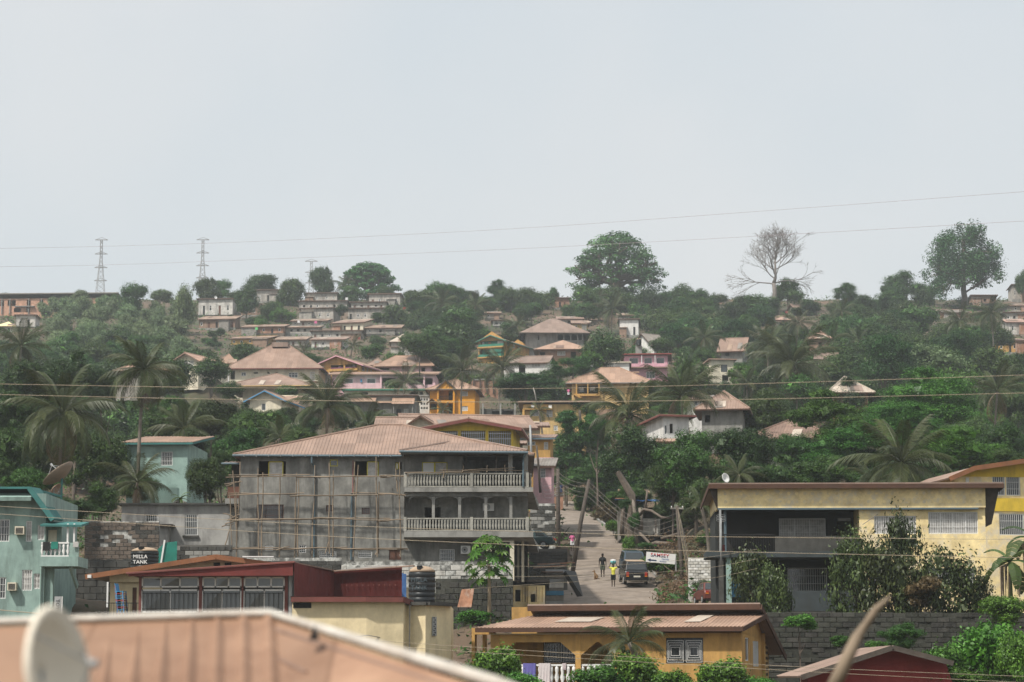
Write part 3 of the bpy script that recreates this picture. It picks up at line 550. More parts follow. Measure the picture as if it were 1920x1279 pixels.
# ruined concrete frame under the feathery tree
lab = 'unfinished dark concrete frame with bare columns below the feathery tree'; LNAME[lab] = 'bare concrete frame'
h = House('concrete_frame', lab, 902, 968, 785, 380, 0, 6, 'ruin'); h.shell(767, 'concrete_dark', [(922, 771, 937, 785, 'o'), (943, 770, 962, 785, 'o')])
for x in (904, 937, 964): h.pbox('column', 'cement', x, 757, x + 3, 785, -.4, -.05)
# right-hand houses in the trees
h = S('tan hip house', 'grey house under two tan hip roofs in front of the dark mango', 1316, 1392, 769, 800, 268, 734, 'hip', 'cement', 'roof_tan', [(1322, 778, 1332, 792, 'o')], -8, 9, o=.9, group=GM)
h = S('white gabled neighbour', 'white house with tan roof behind the palm left of the tan hip house', 1296, 1330, 749, 790, 285, 733, 'hip', 'white_wall', 'roof_tan', [(1302, 752, 1309, 760, 'w')], 0, 7, o=.5, group=GM)
h = S('white block house', 'stained white block house with red eaves and two narrow windows', 1244, 1292, 783, 842, 238, 778, 'sb', 'white_wall', 'roof_rust', [(1246.5, 797, 1251, 814, 'w'), (1256, 794, 1262, 812, 'o')], 14, 7, o=.6, fas='maroon_light', group=GM)
h = S('tan porch roof', 'low tan tin roof strip below the stained white block house', 1236, 1268, 828, 850, 226, 822, 'sf', 'shack_wall', 'roof_peach', [], 0, 4, o=.3, group=GM)
h = S('arched cream house', 'cream house with big dark arched opening among palms', 1333, 1376, 677, 716, 440, 673, 'sb', 'cream_white', 'roof_peach', [(1352, 683, 1364, 697, 'k'), (1354, 703, 1366, 714, 'o')], 8, 8, o=.5, fas='roof_tan', group=GM)
h = S('grey gable roof house', 'grey house with tan gable roof behind the coconut palm', 1352, 1392, 655, 675, 500, 635, 'gx', 'cement', 'roof_tan', [(1360, 660, 1368, 668, 'o')], -14, 8, o=.8, group=GM)
h = S('pink hip corner house', 'peach roofed house corner right of the tall ridge palm', 1518, 1556, 636, 665, 470, 622, 'hip', 'shack_brown', 'roof_pink', [(1535, 642, 1542, 652, 'o')], -10, 9, o=.6, group=GM)
h = S('shuttered house', 'cream house with louvred wall under dark sloping roof', 1534, 1563, 672, 703, 440, 663, 'gx', 'cream_white', 'roof_brown', [(1543, 678, 1560, 692, 'l')], -10, 8, o=.8, group=GM)
h = S('pale pyramid roof', 'pale pyramid roofed house poking out of the green trees', 1562, 1628, 737, 765, 330, 706, 'hip', 'brick_red', 'roof_pale', [], 0, 11, o=.9, group=GM)
h = S('rusty gable house', 'weathered grey house with rusty brown roof under the big green tree', 1412, 1545, 826, 885, 232, 786, 'hip', 'cement', 'roof_rust', [(1425, 832, 1434, 850, 'o'), (1500, 835, 1520, 850, 'o')], -14, 10, o=1.2, group=GM)
h = S('white steep roof', 'white house with steep pale roof edge left of the palms', 1226, 1254, 648, 668, 520, 626, 'gx', 'white_wall', 'roof_grey', [(1231, 655, 1236, 661, 'o')], 34, 8, o=.5, group=GM)
h = S('far left pink house', 'pinkish gable house with white shutters and red verge boards', 326, 372, 677, 700, 410, 663, 'gy', 'cream_white', 'roof_pink', [(344, 678, 363, 692, 'W')], -24, 9, o=.7, fas='roof_rust', group=GM)
h = S('left peach roof', 'low peach roof left of the tall coconut palm', 217, 258, 696, 716, 380, 684, 'hip', 'shack_wall', 'roof_peach', [(228, 700, 236, 708, 'o')], 0, 8, o=.5, group=GM)
h = S('left second peach roof', 'low peach roof right of the tall coconut palm', 276, 312, 695, 716, 385, 684, 'hip', 'shack_wall', 'roof_peach', [], 0, 8, o=.5, group=GM)
h = S('tiny hip roof', 'tiny peach hip roof peeping left of the big hipped house', 408, 440, 682, 706, 470, 664, 'hip', 'shack_wall', 'roof_peach', [], 0, 8, o=.5, group=GM)
# houses directly behind the grey building -----------------------------------------------------
lab = 'vivid yellow house with low red edged gable and white barred openings'; LNAME[lab] = 'vivid yellow house'
h = House('yellow_house', lab, 798, 962, 872, 212, -4, 9)
h.shell(801, 'yellow', [(820, 808, 858, 818, 'o'), (864, 808, 910, 832, 'o'), (916, 809, 958, 842, 'o')], gable='gy', rise=.6)
h.top('gy', 786, 'roof_tan', 'maroon_light', .8, fh=.26)
for a, b, t, d in ((820, 858, 809, 840), (864, 910, 809, 840), (916, 958, 810, 840)):
    g = MB(); n = int((h.u(b) - h.u(a)) / .16)
    for k in range(n + 1): x = h.u(a) + (h.u(b) - h.u(a)) * k / n; g.box(x - .022, x + .022, .02, .04, h.v(d), h.v(t))
    for y in (t + 4, t + 14, d): g.box(h.u(a), h.u(b), .04, .055, h.v(y), h.v(y) + .05)
    g.build('grille', 'white_paint', h.o)
h = S('cream tan-roofed row', 'cream house with long low tan roof behind the yellow house', 772, 990, 795, 850, 238, 777, 'gx', 'cream_white', 'roof_tan', [(979, 800, 989, 812, 'W')], 9, 9, o=.9)
h = S('pale gable end', 'pale gable end with brown verge left of the yellow house', 765, 815, 796, 850, 232, 779, 'gy', 'cream_white', 'roof_tan', [(796, 792, 803, 797, 'w')], -8, 6, o=.6)
h = S('ochre lean gable', 'small ochre gable left of the pale gable end', 712, 772, 797, 850, 236, 783, 'gx', 'ochre_light', 'roof_tan', [], 0, 6, o=.6)
h = S('pale room with blue window', 'cream upper room with blue barred window and tan eaves', 962, 1013, 800, 850, 250, 790, 'sf', 'cream_white', 'roof_tan', [(981, 800, 998, 812, 'b')], 0, 7, o=1.0)
h = S('tall ochre house', 'tall ochre house with blue roof edge beside the metal pole', 964, 1032, 821, 935, 240, 814, 'sf', 'ochre', 'roof_tan', [(988, 828, 1004, 835, 'w'), (1020, 829, 1028, 843, 'W')], -3, 8, o=.5, fas='metal_blue')
h = S('salmon house', 'salmon house with barred blue window behind the leaning poles', 1000, 1034, 874, 945, 226, 858, 'sf', 'pink', 'roof_grey', [(1013, 878, 1023, 896, 'b')], -3, 7, o=.4)
h = S('small tan porch', 'small tan porch roof between the yellow house and the ochre house', 962, 980, 832, 872, 222, 826, 'sf', 'cement', 'roof_tan', [], 0, 4, o=.4)
# left: pale teal house with lattice
lab = 'pale teal house with tan shed roof and lattice screen behind palms'; LNAME[lab] = 'pale teal house'
h = House('teal_house', lab, 236, 350, 952, 196, -3, 9)
h.shell(830, 'teal_pale', [(300, 847, 322, 873, 'b'), (224 + 14, 880, 258, 892, 'b')]); h.top('sf', 818, 'roof_peach', 'teal_trim', .5)
for a, b in ((238, 250), (252, 332)):
    u0, u1, z0, z1 = h.u(a), h.u(b), h.v(945), h.v(908); g = MB(); st = .22; k = -((z1 - z0) / st)
    for s_ in range(int(k) - 1, int((u1 - u0) / st) + 1):
        for sg in (0, 1):
            x = u0 + s_ * st; p0, p1 = max(u0, x), min(u1, x + (z1 - z0))
            if p1 - p0 < .05: continue
            za, zb = z0 + p0 - x, z0 + p1 - x
            if sg: za, zb = z0 + z1 - za, z0 + z1 - zb
            g.bar((p0, -.15 - .03 * sg, za), (p1, -.15 - .03 * sg, zb), .03, .045, (0, 1, 0))
    struct(g.build('lattice_screen', 'teal_pale', h.o), 'stuff')
# grey plaster house in front of it
lab = 'low unpainted grey plaster house with two barred windows and flat roof edge'; LNAME[lab] = 'low grey plaster house'
h = House('plaster_house', lab, 226, 428, 1045, 178, 0, 7)
h.shell(947, 'grey_pale', [(270, 964, 295, 985, 'b'), (345, 964, 370, 1004, 'b')]); h.part('roof', 'concrete_dark', (-.3, h.W + .3, -.35, h.D, h.H + .005, h.H + .13))
h.pbox('sill', 'concrete_dark', 342, 1004, 372, 1008, -.15, -.01); h.pbox('side_room', 'grey_pale', 299, 990, 320, 1040, -1.2, -.01); h.pbox('side_room_roof', 'wood_pole', 296, 985, 327, 989.5, -1.5, -.02)
# distant house at the right edge
lab = 'bright yellow house with curved brown roof edge at the right edge'; LNAME[lab] = 'bright yellow corner house'
h = House('yellow_corner_house', lab, 1795, 1990, 1120, 158, 8, 9)
h.shell(893, 'yellow_pale', [(1866, 889.5, 1890, 928, 'b'), (1892, 889.5, 1919, 928, 'b'), (1877, 962, 1925, 1003, 'b')])
mb = MB(); slab(mb, [(h.u(1778), -.8, h.v(897)), (h.u(1778), h.D, h.v(897)), (h.u(1826), h.D, h.v(876)), (h.u(1826), -.8, h.v(876))], .1, .0); slab(mb, [(h.u(1826), -.8, h.v(876)), (h.u(1826), h.D, h.v(876)), (h.u(1990), h.D, h.v(850)), (h.u(1990), -.8, h.v(850))], .1); rr = mb.build('roof', 'roof_tan', h.o)
MB().bar((h.u(1778), -.85, h.v(900)), (h.u(1826), -.85, h.v(879)), .06, .3).bar((h.u(1826), -.85, h.v(879)), (h.u(1990), -.85, h.v(853)), .06, .3).build('fascia', 'fascia_orange', rr)
mb = MB(); mb.poly([(0, .01, h.H), (h.W, .01, h.H), (h.W, .01, h.v(853)), (h.u(1826), .01, h.v(878))]); mb.build('gable', 'yellow', h.o)
h.pbox('band', 'yellow', 1866, 933, 1990, 958, -.06, -.01); h.pbox('small_window', 'white_paint', 1816, 895, 1822, 906, -.05, -.01)
# ------------------------------------------------------------------ the grey unfinished building
lab = 'three storey grey cement building with tan hip roof, balconies and bamboo scaffold'; LNAME[lab] = 'grey unfinished building'
h = G_ = House('unfinished_building', lab, 447, 757, 1100, 168, 0, 17, 'building'); h.xR = 990
WL = h.W; WR = h.u(990); T0 = front_T(WL, 17); BY = -1.7
P_ = lambda px: h.u(px)
wins = [(482, 864, 533, 894, 'o'), (663, 864, 709, 894, 'o'), (616, 861, 631, 874, 'y'), (740, 866, 752, 880, 'o'), (479, 946, 530, 976, 'n'), (610, 947, 624, 959, 'n'), (677, 952, 692, 964, 'n'), (496, 1022, 511, 1032, 'b'), (560, 1022, 573, 1037, 'b'), (598, 1033, 630, 1046, 'b'), (671, 1033, 697, 1046, 'b'), (729, 1031, 752, 1050, 'd')]
h.H = h.v(853); mb = MB(); fh = [(h.u(a), h.v(d), h.u(c), h.v(b), k) for a, b, c, d, k in wins]
wall_panel(mb, T0, 0, WL, -3, h.H, fh, .22)
for x, f in ((0, 1), (WR, -1)): mb.poly([(x, 0 if f == 1 else .8, -3), (x, 17, -3), (x, 17, h.H), (x, 0 if f == 1 else .8, h.H)])
mb.poly([(0, 17, -3), (WR, 17, -3), (WR, 17, h.H), (0, 17, h.H)])
# right-hand bay: top floor wall and deep verandah, arcade, ground floor
rw = [(790, 865, 838, 890, 'o')]
TB = lambda u, w, v: (u, w + .05, v)
wall_panel(mb, TB, WL, P_(867), h.v(921), h.H, [(h.u(a), h.v(d), h.u(c), h.v(b), k) for a, b, c, d, k in rw], .2)
mb.poly([(P_(867), .05, h.v(921)), (P_(867), 4, h.v(921)), (P_(867), 4, h.H), (P_(867), .05, h.H)]); mb.poly([(P_(867), 4, h.v(921)), (WR, 4, h.v(921)), (WR, 4, h.H), (P_(867), 4, h.H)])
TC = lambda u, w, v: (u, w + .8, v)
wall_panel(mb, TC, WL, WR, h.v(1004), h.v(921), [(h.u(795), h.v(999), h.u(825), h.v(950), 'o')], .2)
mb.poly([(WL, 0, -3), (WL, .8, -3), (WL, .8, h.v(921)), (WL, 0, h.v(921))])
TD = lambda u, w, v: (u, w + .02, v)
wall_panel(mb, TD, WL, P_(912), -3, h.v(1004), [(h.u(824), h.v(1052), h.u(852), h.v(1030), 'b')], .2)
mb.poly([(P_(912), .02, -3), (P_(912), 4.5, -3), (P_(912), 4.5, h.v(1004)), (P_(912), .02, h.v(1004))]); mb.poly([(P_(912), 4.5, -3), (WR, 4.5, -3), (WR, 4.5, h.v(1004)), (P_(912), 4.5, h.v(1004))])
mb.build('wall', 'grey_plaster', h.o)
for a, b, c, d, k in fh: window(h.o, T0, a, b, c, d, k, .037)
window(h.o, TD, h.u(824), h.v(1052), h.u(852), h.v(1030), 'b', .037)
def sash(xa, xb, ya, yb, T, fm, pm):
    o = MB().box(h.u(xa), h.u(xa) + .06, .08, .14, h.v(yb), h.v(ya), T).box(h.u(xb) - .06, h.u(xb), .08, .14, h.v(yb), h.v(ya), T).box(h.u(xa), h.u(xb), .08, .14, h.v(ya) - .06, h.v(ya), T).box(h.u(xa), h.u(xb), .08, .14, h.v(yb), h.v(yb) + .06, T).build('window_sash', fm, h.o)
    MB().box(h.u(xa) + .06, h.u(xb) - .06, .1, .12, h.v(yb) + .06, h.v(ya) - .06, T).build('pane', pm, o)
sash(500, 528, 864.5, 893.5, T0, 'yellow_frame', 'curtain'); sash(686, 708, 864.5, 893.5, T0, 'yellow_frame', 'curtain'); sash(790, 814, 865.5, 889.5, TB, 'yellow_frame', 'white_paint'); sash(814, 838, 865.5, 889.5, TB, 'yellow_frame', 'curtain'); sash(740, 746, 866.5, 879.5, T0, 'yellow_frame', 'white_paint')
# slabs with tapered right ends
for yt, yb in ((917, 925.5), (999, 1010)):
    x0, x1 = P_(759), WR + .35; h.part('balcony_slab', 'cement', (x0, x1, BY, .75, h.v(yb), h.v(yt)))
    mb = MB(); z = h.v(yb); mb.hexa([(x0, BY + .1, z - .001), (x1, BY + .1, z - .001), (x1 + .5, 9, z - .55), (x0, .02, z - .25), (x0, BY + .1, z - .0005), (x1, BY + .1, z - .0005), (x1 + .5, 9, z), (x0, .02, z - .0005)]); mb.build('soffit', 'cement', h.o)
bal = None
for yt, yb in ((890, 916.5), (974, 998.5)):
    bal = rail(h, 761, 988, yt, yb, BY + .12, .205, bal=bal, bw=.12)
    for x in (758, 882, 986): h.part('rail_post', 'stone_rail', (P_(x), P_(x) + .2, BY + .0, BY + .24, h.v(yb), h.v(yt) + .06))
    y1 = h.v(yt); y0 = h.v(yb); h.part('side_rail', 'stone_rail', (WR + .1, WR + .25, BY + .3, 8.5, y1 - .1, y1), (WR + .1, WR + .25, BY + .3, 8.5, y0, y0 + .08))
    for k in range(18): link('baluster', bal, h.o, (WR + .175, BY + .55 + k * .45, y0 + .07))
# arcade columns and arches (first floor), plain columns (top floor)
cols = [768, 813, 862, 911, 958]
for x in cols[1:]: h.part('column', 'cement', (P_(x) - .1, P_(x) + .1, BY + .45, BY + .7, h.v(975), h.v(925.6) - .3))
for k in range(4):
    a, b = P_(cols[k]) + (.1 if k else 0), P_(cols[k + 1]) - .1; c, r = (a + b) / 2, (b - a) / 2; top = h.v(925.6) - .25; sp = h.v(944); n = 10
    pts = [(a, top)] + [(c - r * math.cos(math.pi * q / n), sp + (h.v(933.5) - sp) * math.sin(math.pi * q / n) ** .6) for q in range(n + 1)] + [(b, top)]
    MB().prism(pts, BY + .48, BY + .68).build('arch', 'grey_plaster', h.o)
h.part('beam', 'grey_plaster', (P_(760), WR, BY + .4, BY + .75, h.v(925.6) - .27, h.v(925.6) - .02))
for x in (957, 986): h.part('column', 'cement', (P_(x) - .15, P_(x) + .15, BY + .5, BY + .8, h.v(917), h.H))
for x in (873, 930): h.part('post', 'wood_grey', (P_(x) - .05, P_(x) + .05, 1.0, 1.1, h.v(917), h.H))
# cream portico at street level
h.part('portico', 'cream_white', (P_(912), P_(922), BY + .3, BY + .6, h.v(1090), h.v(1011) - .3), (P_(956), P_(964), BY + .3, BY + .6, h.v(1090), h.v(1011) - .3), (P_(912), P_(964), BY + .28, BY + .62, h.v(1018), h.v(1011) - .2), (P_(978), P_(983), 1, 1.3, h.v(1090), h.v(1012)), (P_(970), P_(974), 2.4, 2.7, h.v(1090), h.v(1012)))
# roof: main hip plus projecting hip over the bay
rk = roof(h.o, 'hip', WR, 17, h.H, at(700, 797, 176.5).z - h.p.z - h.H, .45, 'roof_tan', 'wood_pole', .24, ri=P_(695), fh=.12)
mb = MB(); e = h.H + .12; za = h.v(817) + .25; xa, xb = P_(751), P_(989)
slab(mb, [(xa, BY - .5, e), (xb, BY - .5, e), (P_(884), 5.2, za), (P_(866), 5.2, za)], .06, .24); slab(mb, [(xb, BY - .5, e), (xb, 13, e), (P_(884), 5.2, za), (P_(884), 5.2, za)], .06, .24); slab(mb, [(xa, 4, e), (xa, BY - .5, e), (P_(866), 5.2, za), (P_(866), 5.2, za)], .06, .24)
r2 = mb.build('bay_roof', 'roof_tan', h.o)
MB().tube([(xa, BY - .5, e + .03), (P_(866), 5.2, za + .03), (P_(884), 5.2, za + .03), (xb, BY - .5, e + .03)], .08, 5).build('ridge_cap', 'roof_brown', r2)
MB().poly([(xa, BY - .45, e - .1), (xb, BY - .45, e - .1), (xb, 5, e - .1), (xa, 5, e - .1)]).build('ceiling', 'cement', h.o)
mb = MB().tube([(-.5, -.55, h.H - .06), (P_(754), -.55, h.H - .1)], .085, 7); mb.build('gutter', 'metal_blue', h.o); MB().tube([(P_(750), BY - .6, h.H + .05), (P_(990), BY - .6, h.H - .02)], .085, 7).build('gutter', 'metal_blue', h.o)
for k in range(14): MB().box(k * .85 + .3, k * .85 + .33, -.66, -.45, h.H - .17, h.H + .03).build('gutter_bracket', 'metal_grey', h.o)
MB().tube([(P_(583), -.55, h.H - .1), (P_(583), -.5, h.v(868)), (P_(588), -.12, h.v(876)), (P_(588), -.12, h.v(1045))], .07, 7).build('downpipe', 'metal_blue', h.o)
MB().tube([(P_(658), -.12, h.v(925)), (P_(658), -.12, h.v(1050))], .065, 7).build('downpipe', 'metal_blue', h.o); MB().tube([(P_(986), BY - .6, h.H - .05), (P_(981), BY - .05, h.v(866)), (P_(981), BY - .02, h.v(916))], .07, 7).build('downpipe', 'metal_blue', h.o)
MB().tube([(P_(660), -.06, h.v(863)), (P_(660), -.06, h.v(925))], .025, 5).build('red_pipe', 'red_wall', h.o)
def aircon(hh, xa, ya, xb, yb, y0, par=None):
    """outdoor unit: casing with round fan grille"""
    o = hh.pbox('air_conditioner', 'white_paint', xa, ya, xb, yb, y0 - .35, y0, parent=par or hh.o); cx, cz = (hh.u(xa) * .6 + hh.u(xb) * .4), (hh.v(ya) + hh.v(yb)) / 2; r = (hh.v(ya) - hh.v(yb)) * .4
    MB().tube([(cx, y0 - .36, cz), (cx, y0 - .38, cz)], r, 14).build('fan_grille', 'metal_grey', o); MB().tube([(cx, y0 - .381, cz), (cx, y0 - .4, cz)], r * .3, 10).build('fan_hub', 'iron_black', o)
aircon(h, 864, 1024, 882, 1039, .02); aircon(h, 905, 943, 926, 957, .75)
# left annex of the grey building
h.part('annex_wall', 'grey_plaster', (P_(424), -.02, 1.0, 9, -3, h.v(960))); mb = MB(); slab(mb, [(P_(411), .2, h.v(867)), (P_(450), .2, h.v(868)), (P_(450), 3.5, h.v(857)), (P_(416), 3.5, h.v(859))], .08, .24); mb.build('annex_roof', 'roof_tan', h.o)
h.part('annex_balcony', 'cement', (P_(419), P_(446), .2, 2, h.v(944), h.v(934))); h.part('annex_panel', 'door_brown', (P_(422), P_(445), .6, .7, h.v(933), h.v(911))); MB().tube([(P_(411), .1, h.v(868.5)), (P_(446), .1, h.v(868.5))], .08, 6).build('gutter', 'metal_blue', h.o)
h.part('annex_inner_wall', 'concrete_dark', (P_(424), P_(446), 2.1, 2.3, h.v(933), h.v(866))); pad(h.p.x + 15, 172, 8, h.p.z - .2)
# bamboo scaffold --------------------------------------------------------------------------------
surf('shack_dark', (.03, .028, .025)); scf = empty('bamboo_scaffold', 'rough bamboo pole scaffold lashed against the grey cement building', 'scaffold', h.p)
pole = [MB().tube([(0, 0, z / 5) for z in range(1)] + [(rnd.uniform(-.012, .012) * (0 < z < 5), rnd.uniform(-.012, .012) * (0 < z < 5), z / 5) for z in range(6)][0:], [.05] + [.05 - .004 * z for z in range(6)], 5).mesh('pole', 'bamboo', True) for _ in range(1)]
def polemesh():
    pts = [Vector((0, 0, 0))] + [Vector((rnd.uniform(-.014, .014), rnd.uniform(-.014, .014), z / 5)) for z in range(1, 5)] + [Vector((0, 0, 1))]
    return MB().tube(pts, [1, .97, .92, .88, .82, .75], 5).mesh('pole', 'bamboo', True)
PM = [polemesh() for _ in range(5)]
def stick(a, b, r, par=scf, name='pole', ms=PM):
    a = Vector(a); d = Vector(b) - a; o = link(name, rnd.choice(ms), par); Lz = d.length
    # unit pole scaled: the bends scale with the length, the radius stays r
    q = Vector((0, 0, 1)).rotation_difference(d.normalized()); o.rotation_mode = 'QUATERNION'; o.rotation_quaternion = q; o.location = a; o.scale = (r, r, Lz); return o
PM = []
for _ in range(5):
    pts = [Vector((rnd.uniform(-.8, .8) * (0 < z < 5), rnd.uniform(-.8, .8) * (0 < z < 5), z / 5)) for z in range(6)]
    m_ = MB(); i0 = 0
    for k, p in enumerate(pts):
        rr = 1 - .06 * k
        for j in range(5): m_.v.append((p.x + rr * math.cos(j * 1.2566), p.y + rr * math.sin(j * 1.2566), p.z))
    for k in range(5):
        for j in range(5): m_.f.append((k * 5 + j, k * 5 + (j + 1) % 5, k * 5 + 5 + (j + 1) % 5, k * 5 + 5 + j))
    PM.append(m_.mesh('pole', 'bamboo', True))
def pk(x, y, d): return (h.u(x), d, h.v(y))
for x, t, b, dx in ((450, 868, 1060, -4), (484, 880, 1045, 4), (493, 888, 1046, 0), (525, 893, 1046, 1), (556, 888, 1048, -2), (560, 900, 1045, 0), (590, 874, 1046, -3), (617, 870, 1040, 3), (625, 884, 1045, 1), (672, 874, 1046, -8), (665, 868, 930, -1), (705, 858, 1046, 4), (711, 905, 1040, 0), (749, 868, 1046, 3), (742, 880, 925, 4)):
    stick(pk(x + dx, b, -1.0 - rnd.random() * .3), pk(x, t, -1.0 - rnd.random() * .25), .055, ms=PM)
for y in (894, 929, 976, 1030):
    for q in range(2):
        xs = 425 + q * 4 + rnd.uniform(-6, 6)
        while xs < 752:
            xe = min(xs + rnd.uniform(90, 170), 766); stick(pk(xs, y + rnd.uniform(-3, 4), -1.1 - q * .18), pk(xe, y + rnd.uniform(-3, 3), -1.1 - q * .18), .047, ms=PM); xs = xe - 12
for a, b in (((424, 1030), (436, 985)), ((612, 1040), (622, 1008)), ((705, 1043), (712, 1030)), ((428, 978), (452, 966)), ((420, 965), (448, 973)), ((424, 985), (455, 976)), ((418, 990), (440, 984)), ((422, 910), (455, 905)), ((425, 914), (452, 904)), ((437, 885), (444, 990)), ((432, 930), (438, 1035)), ((444, 925), (446, 1035)), ((520, 1034), (545, 1026))): stick(pk(*a, -1.3), pk(*b, -1.2), .045, ms=PM)
for a, b in (((826, 885), (990, 886)), ((832, 900), (834, 880)), ((868, 886), (965, 880)), ((868, 889), (869, 877)), ((913, 889), (914, 876)), ((948, 888), (947, 875)), ((760, 890), (900, 889))): stick(pk(*a, BY - .05), pk(*b, BY + .0), .045, ms=PM)
# ------------------------------------------------------------------ block walls
def block_mesh(w, hh, d, mat):
    b = .012; m_ = MB(); m_.hexa([(0, 0, 0), (w, 0, 0), (w, d, 0), (0, d, 0), (0, 0, hh), (w, 0, hh), (w, d, hh), (0, d, hh)])
    i = len(m_.v); m_.v += [(b, -b * 1.5, b), (w - b, -b * 1.5, b), (w - b, -b * 1.5, hh - b), (b, -b * 1.5, hh - b)]; m_.f.append((i, i + 1, i + 2, i + 3))
    for a, c, e_, f_ in ((0, 1, i + 1, i), (1, 5, i + 2, i + 1), (5, 4, i + 3, i + 2), (4, 0, i, i + 3)): m_.f.append((a, c, e_, f_))
    return m_.mesh('block', mat)
def block_wall(name, label, lm, x0, x1, yt, yb, Y, yaw, mats, mort, bw=.45, bh=.22, miss=.03, capm=None, found=1.5, cat='wall'):
    LNAME[label] = lm; w = House(name, label, x0, x1, yb, Y, yaw, .35, cat, found=found); Hh = w.v(yt)
    w.part('core', mort, (0, w.W, 0, .3, -found, Hh)); ms = [block_mesh(bw - .03, bh - .03, .1, m) for m in mats]; n = 0; r = 0; z = .015
    while z + bh - .02 <= Hh + .03:
        x = -(bw / 2) * (r % 2)
        while x < w.W - .05:
            xs, xe = max(x, 0), min(x + bw - .03, w.W)
            if xe - xs > .12 and rnd.random() > miss and n < 300:
                o = link('block', rnd.choice(ms), w.o, (xs, -.035 - rnd.random() * .02, z)); o.scale.x = (xe - xs) / (bw - .03); n += 1
            x += bw
        z += bh; r += 1
    if capm: w.part('coping', capm, (-.05, w.W + .05, -.1, .4, Hh + .01, Hh + .1))
    return w
BW = block_wall
surf('block_moss', (.04, .042, .034), var=.5, scale=1.2, stain=.7, scol=(.09, .088, .075), bump=.4, streak=True, sscale=.4)
BW('boundary_wall', 'black stained block wall with white mortar smears below the scaffold', 'wall below the scaffold', 432, 640, 1046, 1085, 163.5, 0, ['block', 'block', 'concrete_dark'], 'mortar_white', .62, .3)
BW('boundary_wall', 'white flaking plaster wall with black mould left of the papaya tree', 'flaking white wall', 640, 962, 1053, 1100, 163, 0, ['block_white', 'mortar_white', 'block_white'], 'mortar_white', .7, .36, .12)
BW('block_wall', 'rough brown block wall with white mortar behind the black tank', 'rough brown block wall', 158, 297, 977, 1056, 160, 0, ['block_brown', 'block_brown', 'block'], 'mortar_white', .52, .27, .06)
BW('block_wall', 'dark mossy block wall right of the cream house', 'dark mossy block wall', 816, 962, 1086, 1290, 150, 0, ['block', 'block_moss', 'block_moss'], 'block_moss', .58, .36, .04)
BW('retaining_wall', 'long black retaining wall with piers below the yellow balcony house', 'black retaining wall', 1440, 1935, 1150, 1290, 126.5, 2, ['block_moss', 'block_moss', 'block'], 'block_moss', .66, .26, .1)
w_ = BW('brick_wall', 'whitewashed brick wall beside the parked red car', 'whitewashed brick wall', 1291, 1362, 1046, 1112, 172, 0, ['block_white', 'block_white', 'white_wall'], 'block_white', .36, .2, .02)
BW('yard_wall', 'grey mouldy yard wall with pale pier behind the green sedan', 'mouldy yard wall', 994, 1041, 944, 1004, 196, 0, ['concrete_dark', 'cement', 'concrete_dark'], 'mortar_white', .6, .3, .05)
BW('low_wall', 'low dark terrace wall under the green sedan', 'terrace wall under the sedan', 992, 1064, 1029, 1078, 186, 0, ['concrete_dark', 'block'], 'mortar', .6, .3, .05)
BW('yard_wall', 'dark stained wall with buttress between the tank and the scaffold', 'stained wall behind tank', 296, 434, 1022, 1075, 162, 0, ['concrete_dark', 'block', 'cement'], 'mortar', .6, .3, .08)
BW('yard_wall', 'tall dark streaked wall beneath the rough brown block wall', 'tall streaked wall', 120, 262, 1050, 1185, 152, 0, ['concrete_dark', 'concrete_dark', 'block'], 'concrete_dark', .8, .4, .05)
h = House('retaining_wall', 'pink brown stone wall at the top of the road', 1032, 1056, 958, 292, 0, 2, 'wall'); LNAME[h.o['label']] = 'stone wall at the road top'; h.shell(929, 'brick_red'); h.part('coping', 'cement', (-.1, h.W + .1, -.1, .5, h.H + .01, h.H + .2))
# ------------------------------------------------------------------ teal house on the left
lab = 'teal painted two storey house with balcony and window air conditioners'; LNAME[lab] = 'teal balcony house'
h = House('teal_balcony_house', lab, -160, 80, 1200, 137, 0, 10)
h.shell(925, 'teal_wall', [(-8, 974, 12, 1016, 'b'), (43, 977, 54, 1016, 'W'), (65, 985, 78, 1013, 'W'), (-8, 1083, 8, 1123, 'b'), (38, 1069, 57, 1108, 'W'), (60, 1076, 73, 1105, 'W')])
def acbox(xa, ya, xb, yb):
    o = h.pbox('air_conditioner', 'cream_white', xa, ya, xb, yb, -.45, -.01); g = MB()
    for k in range(5): z = h.v(yb) + (h.v(ya) - h.v(yb)) * (k + .8) / 6.5; g.box(h.u(xa) + .05, h.u(xb) - .05, -.465, -.451, z, z + .04)
    g.build('louvre_grille', 'iron_black', o)
acbox(25, 988, 42, 1003); acbox(14, 1093, 30, 1108)
mb = MB(); slab(mb, [(h.u(-160), -.7, h.v(914)), (h.u(52), -.7, h.v(914)), (h.u(52), 9, h.v(906)), (h.u(-160), 9, h.v(906))], .12); slab(mb, [(h.u(52), -.7, h.v(914)), (h.u(52), 2.5, h.v(909)), (h.u(98), 2.5, h.v(970)), (h.u(98), -.7, h.v(974))], .12); ro = mb.build('roof', 'teal_trim', h.o)
mb = MB(); slab(mb, [(h.u(-160), -1.0, h.v(934)), (h.u(57), -1.0, h.v(934)), (h.u(57), -.02, h.v(927)), (h.u(-160), -.02, h.v(927))], .22); mb.build('canopy', 'teal_wall', h.o)
MB().bar((h.u(52), -.75, h.v(917)), (h.u(98), -.75, h.v(977)), .06, .28).build('verge_board', 'teal_trim', ro)
mb = MB(); slab(mb, [(h.u(78), -1.3, h.v(986)), (h.u(155), -1.3, h.v(987)), (h.u(150), 2.0, h.v(975)), (h.u(78), 2.0, h.v(974))], .12); mb.build('balcony_canopy', 'teal_trim', h.o)
h.pbox('balcony_floor', 'teal_wall', 78, 1046, 150, 1064, -1.2, 2); h.pbox('balcony_back', 'teal_wall', 80, 985, 106, 1046, .6, .8)
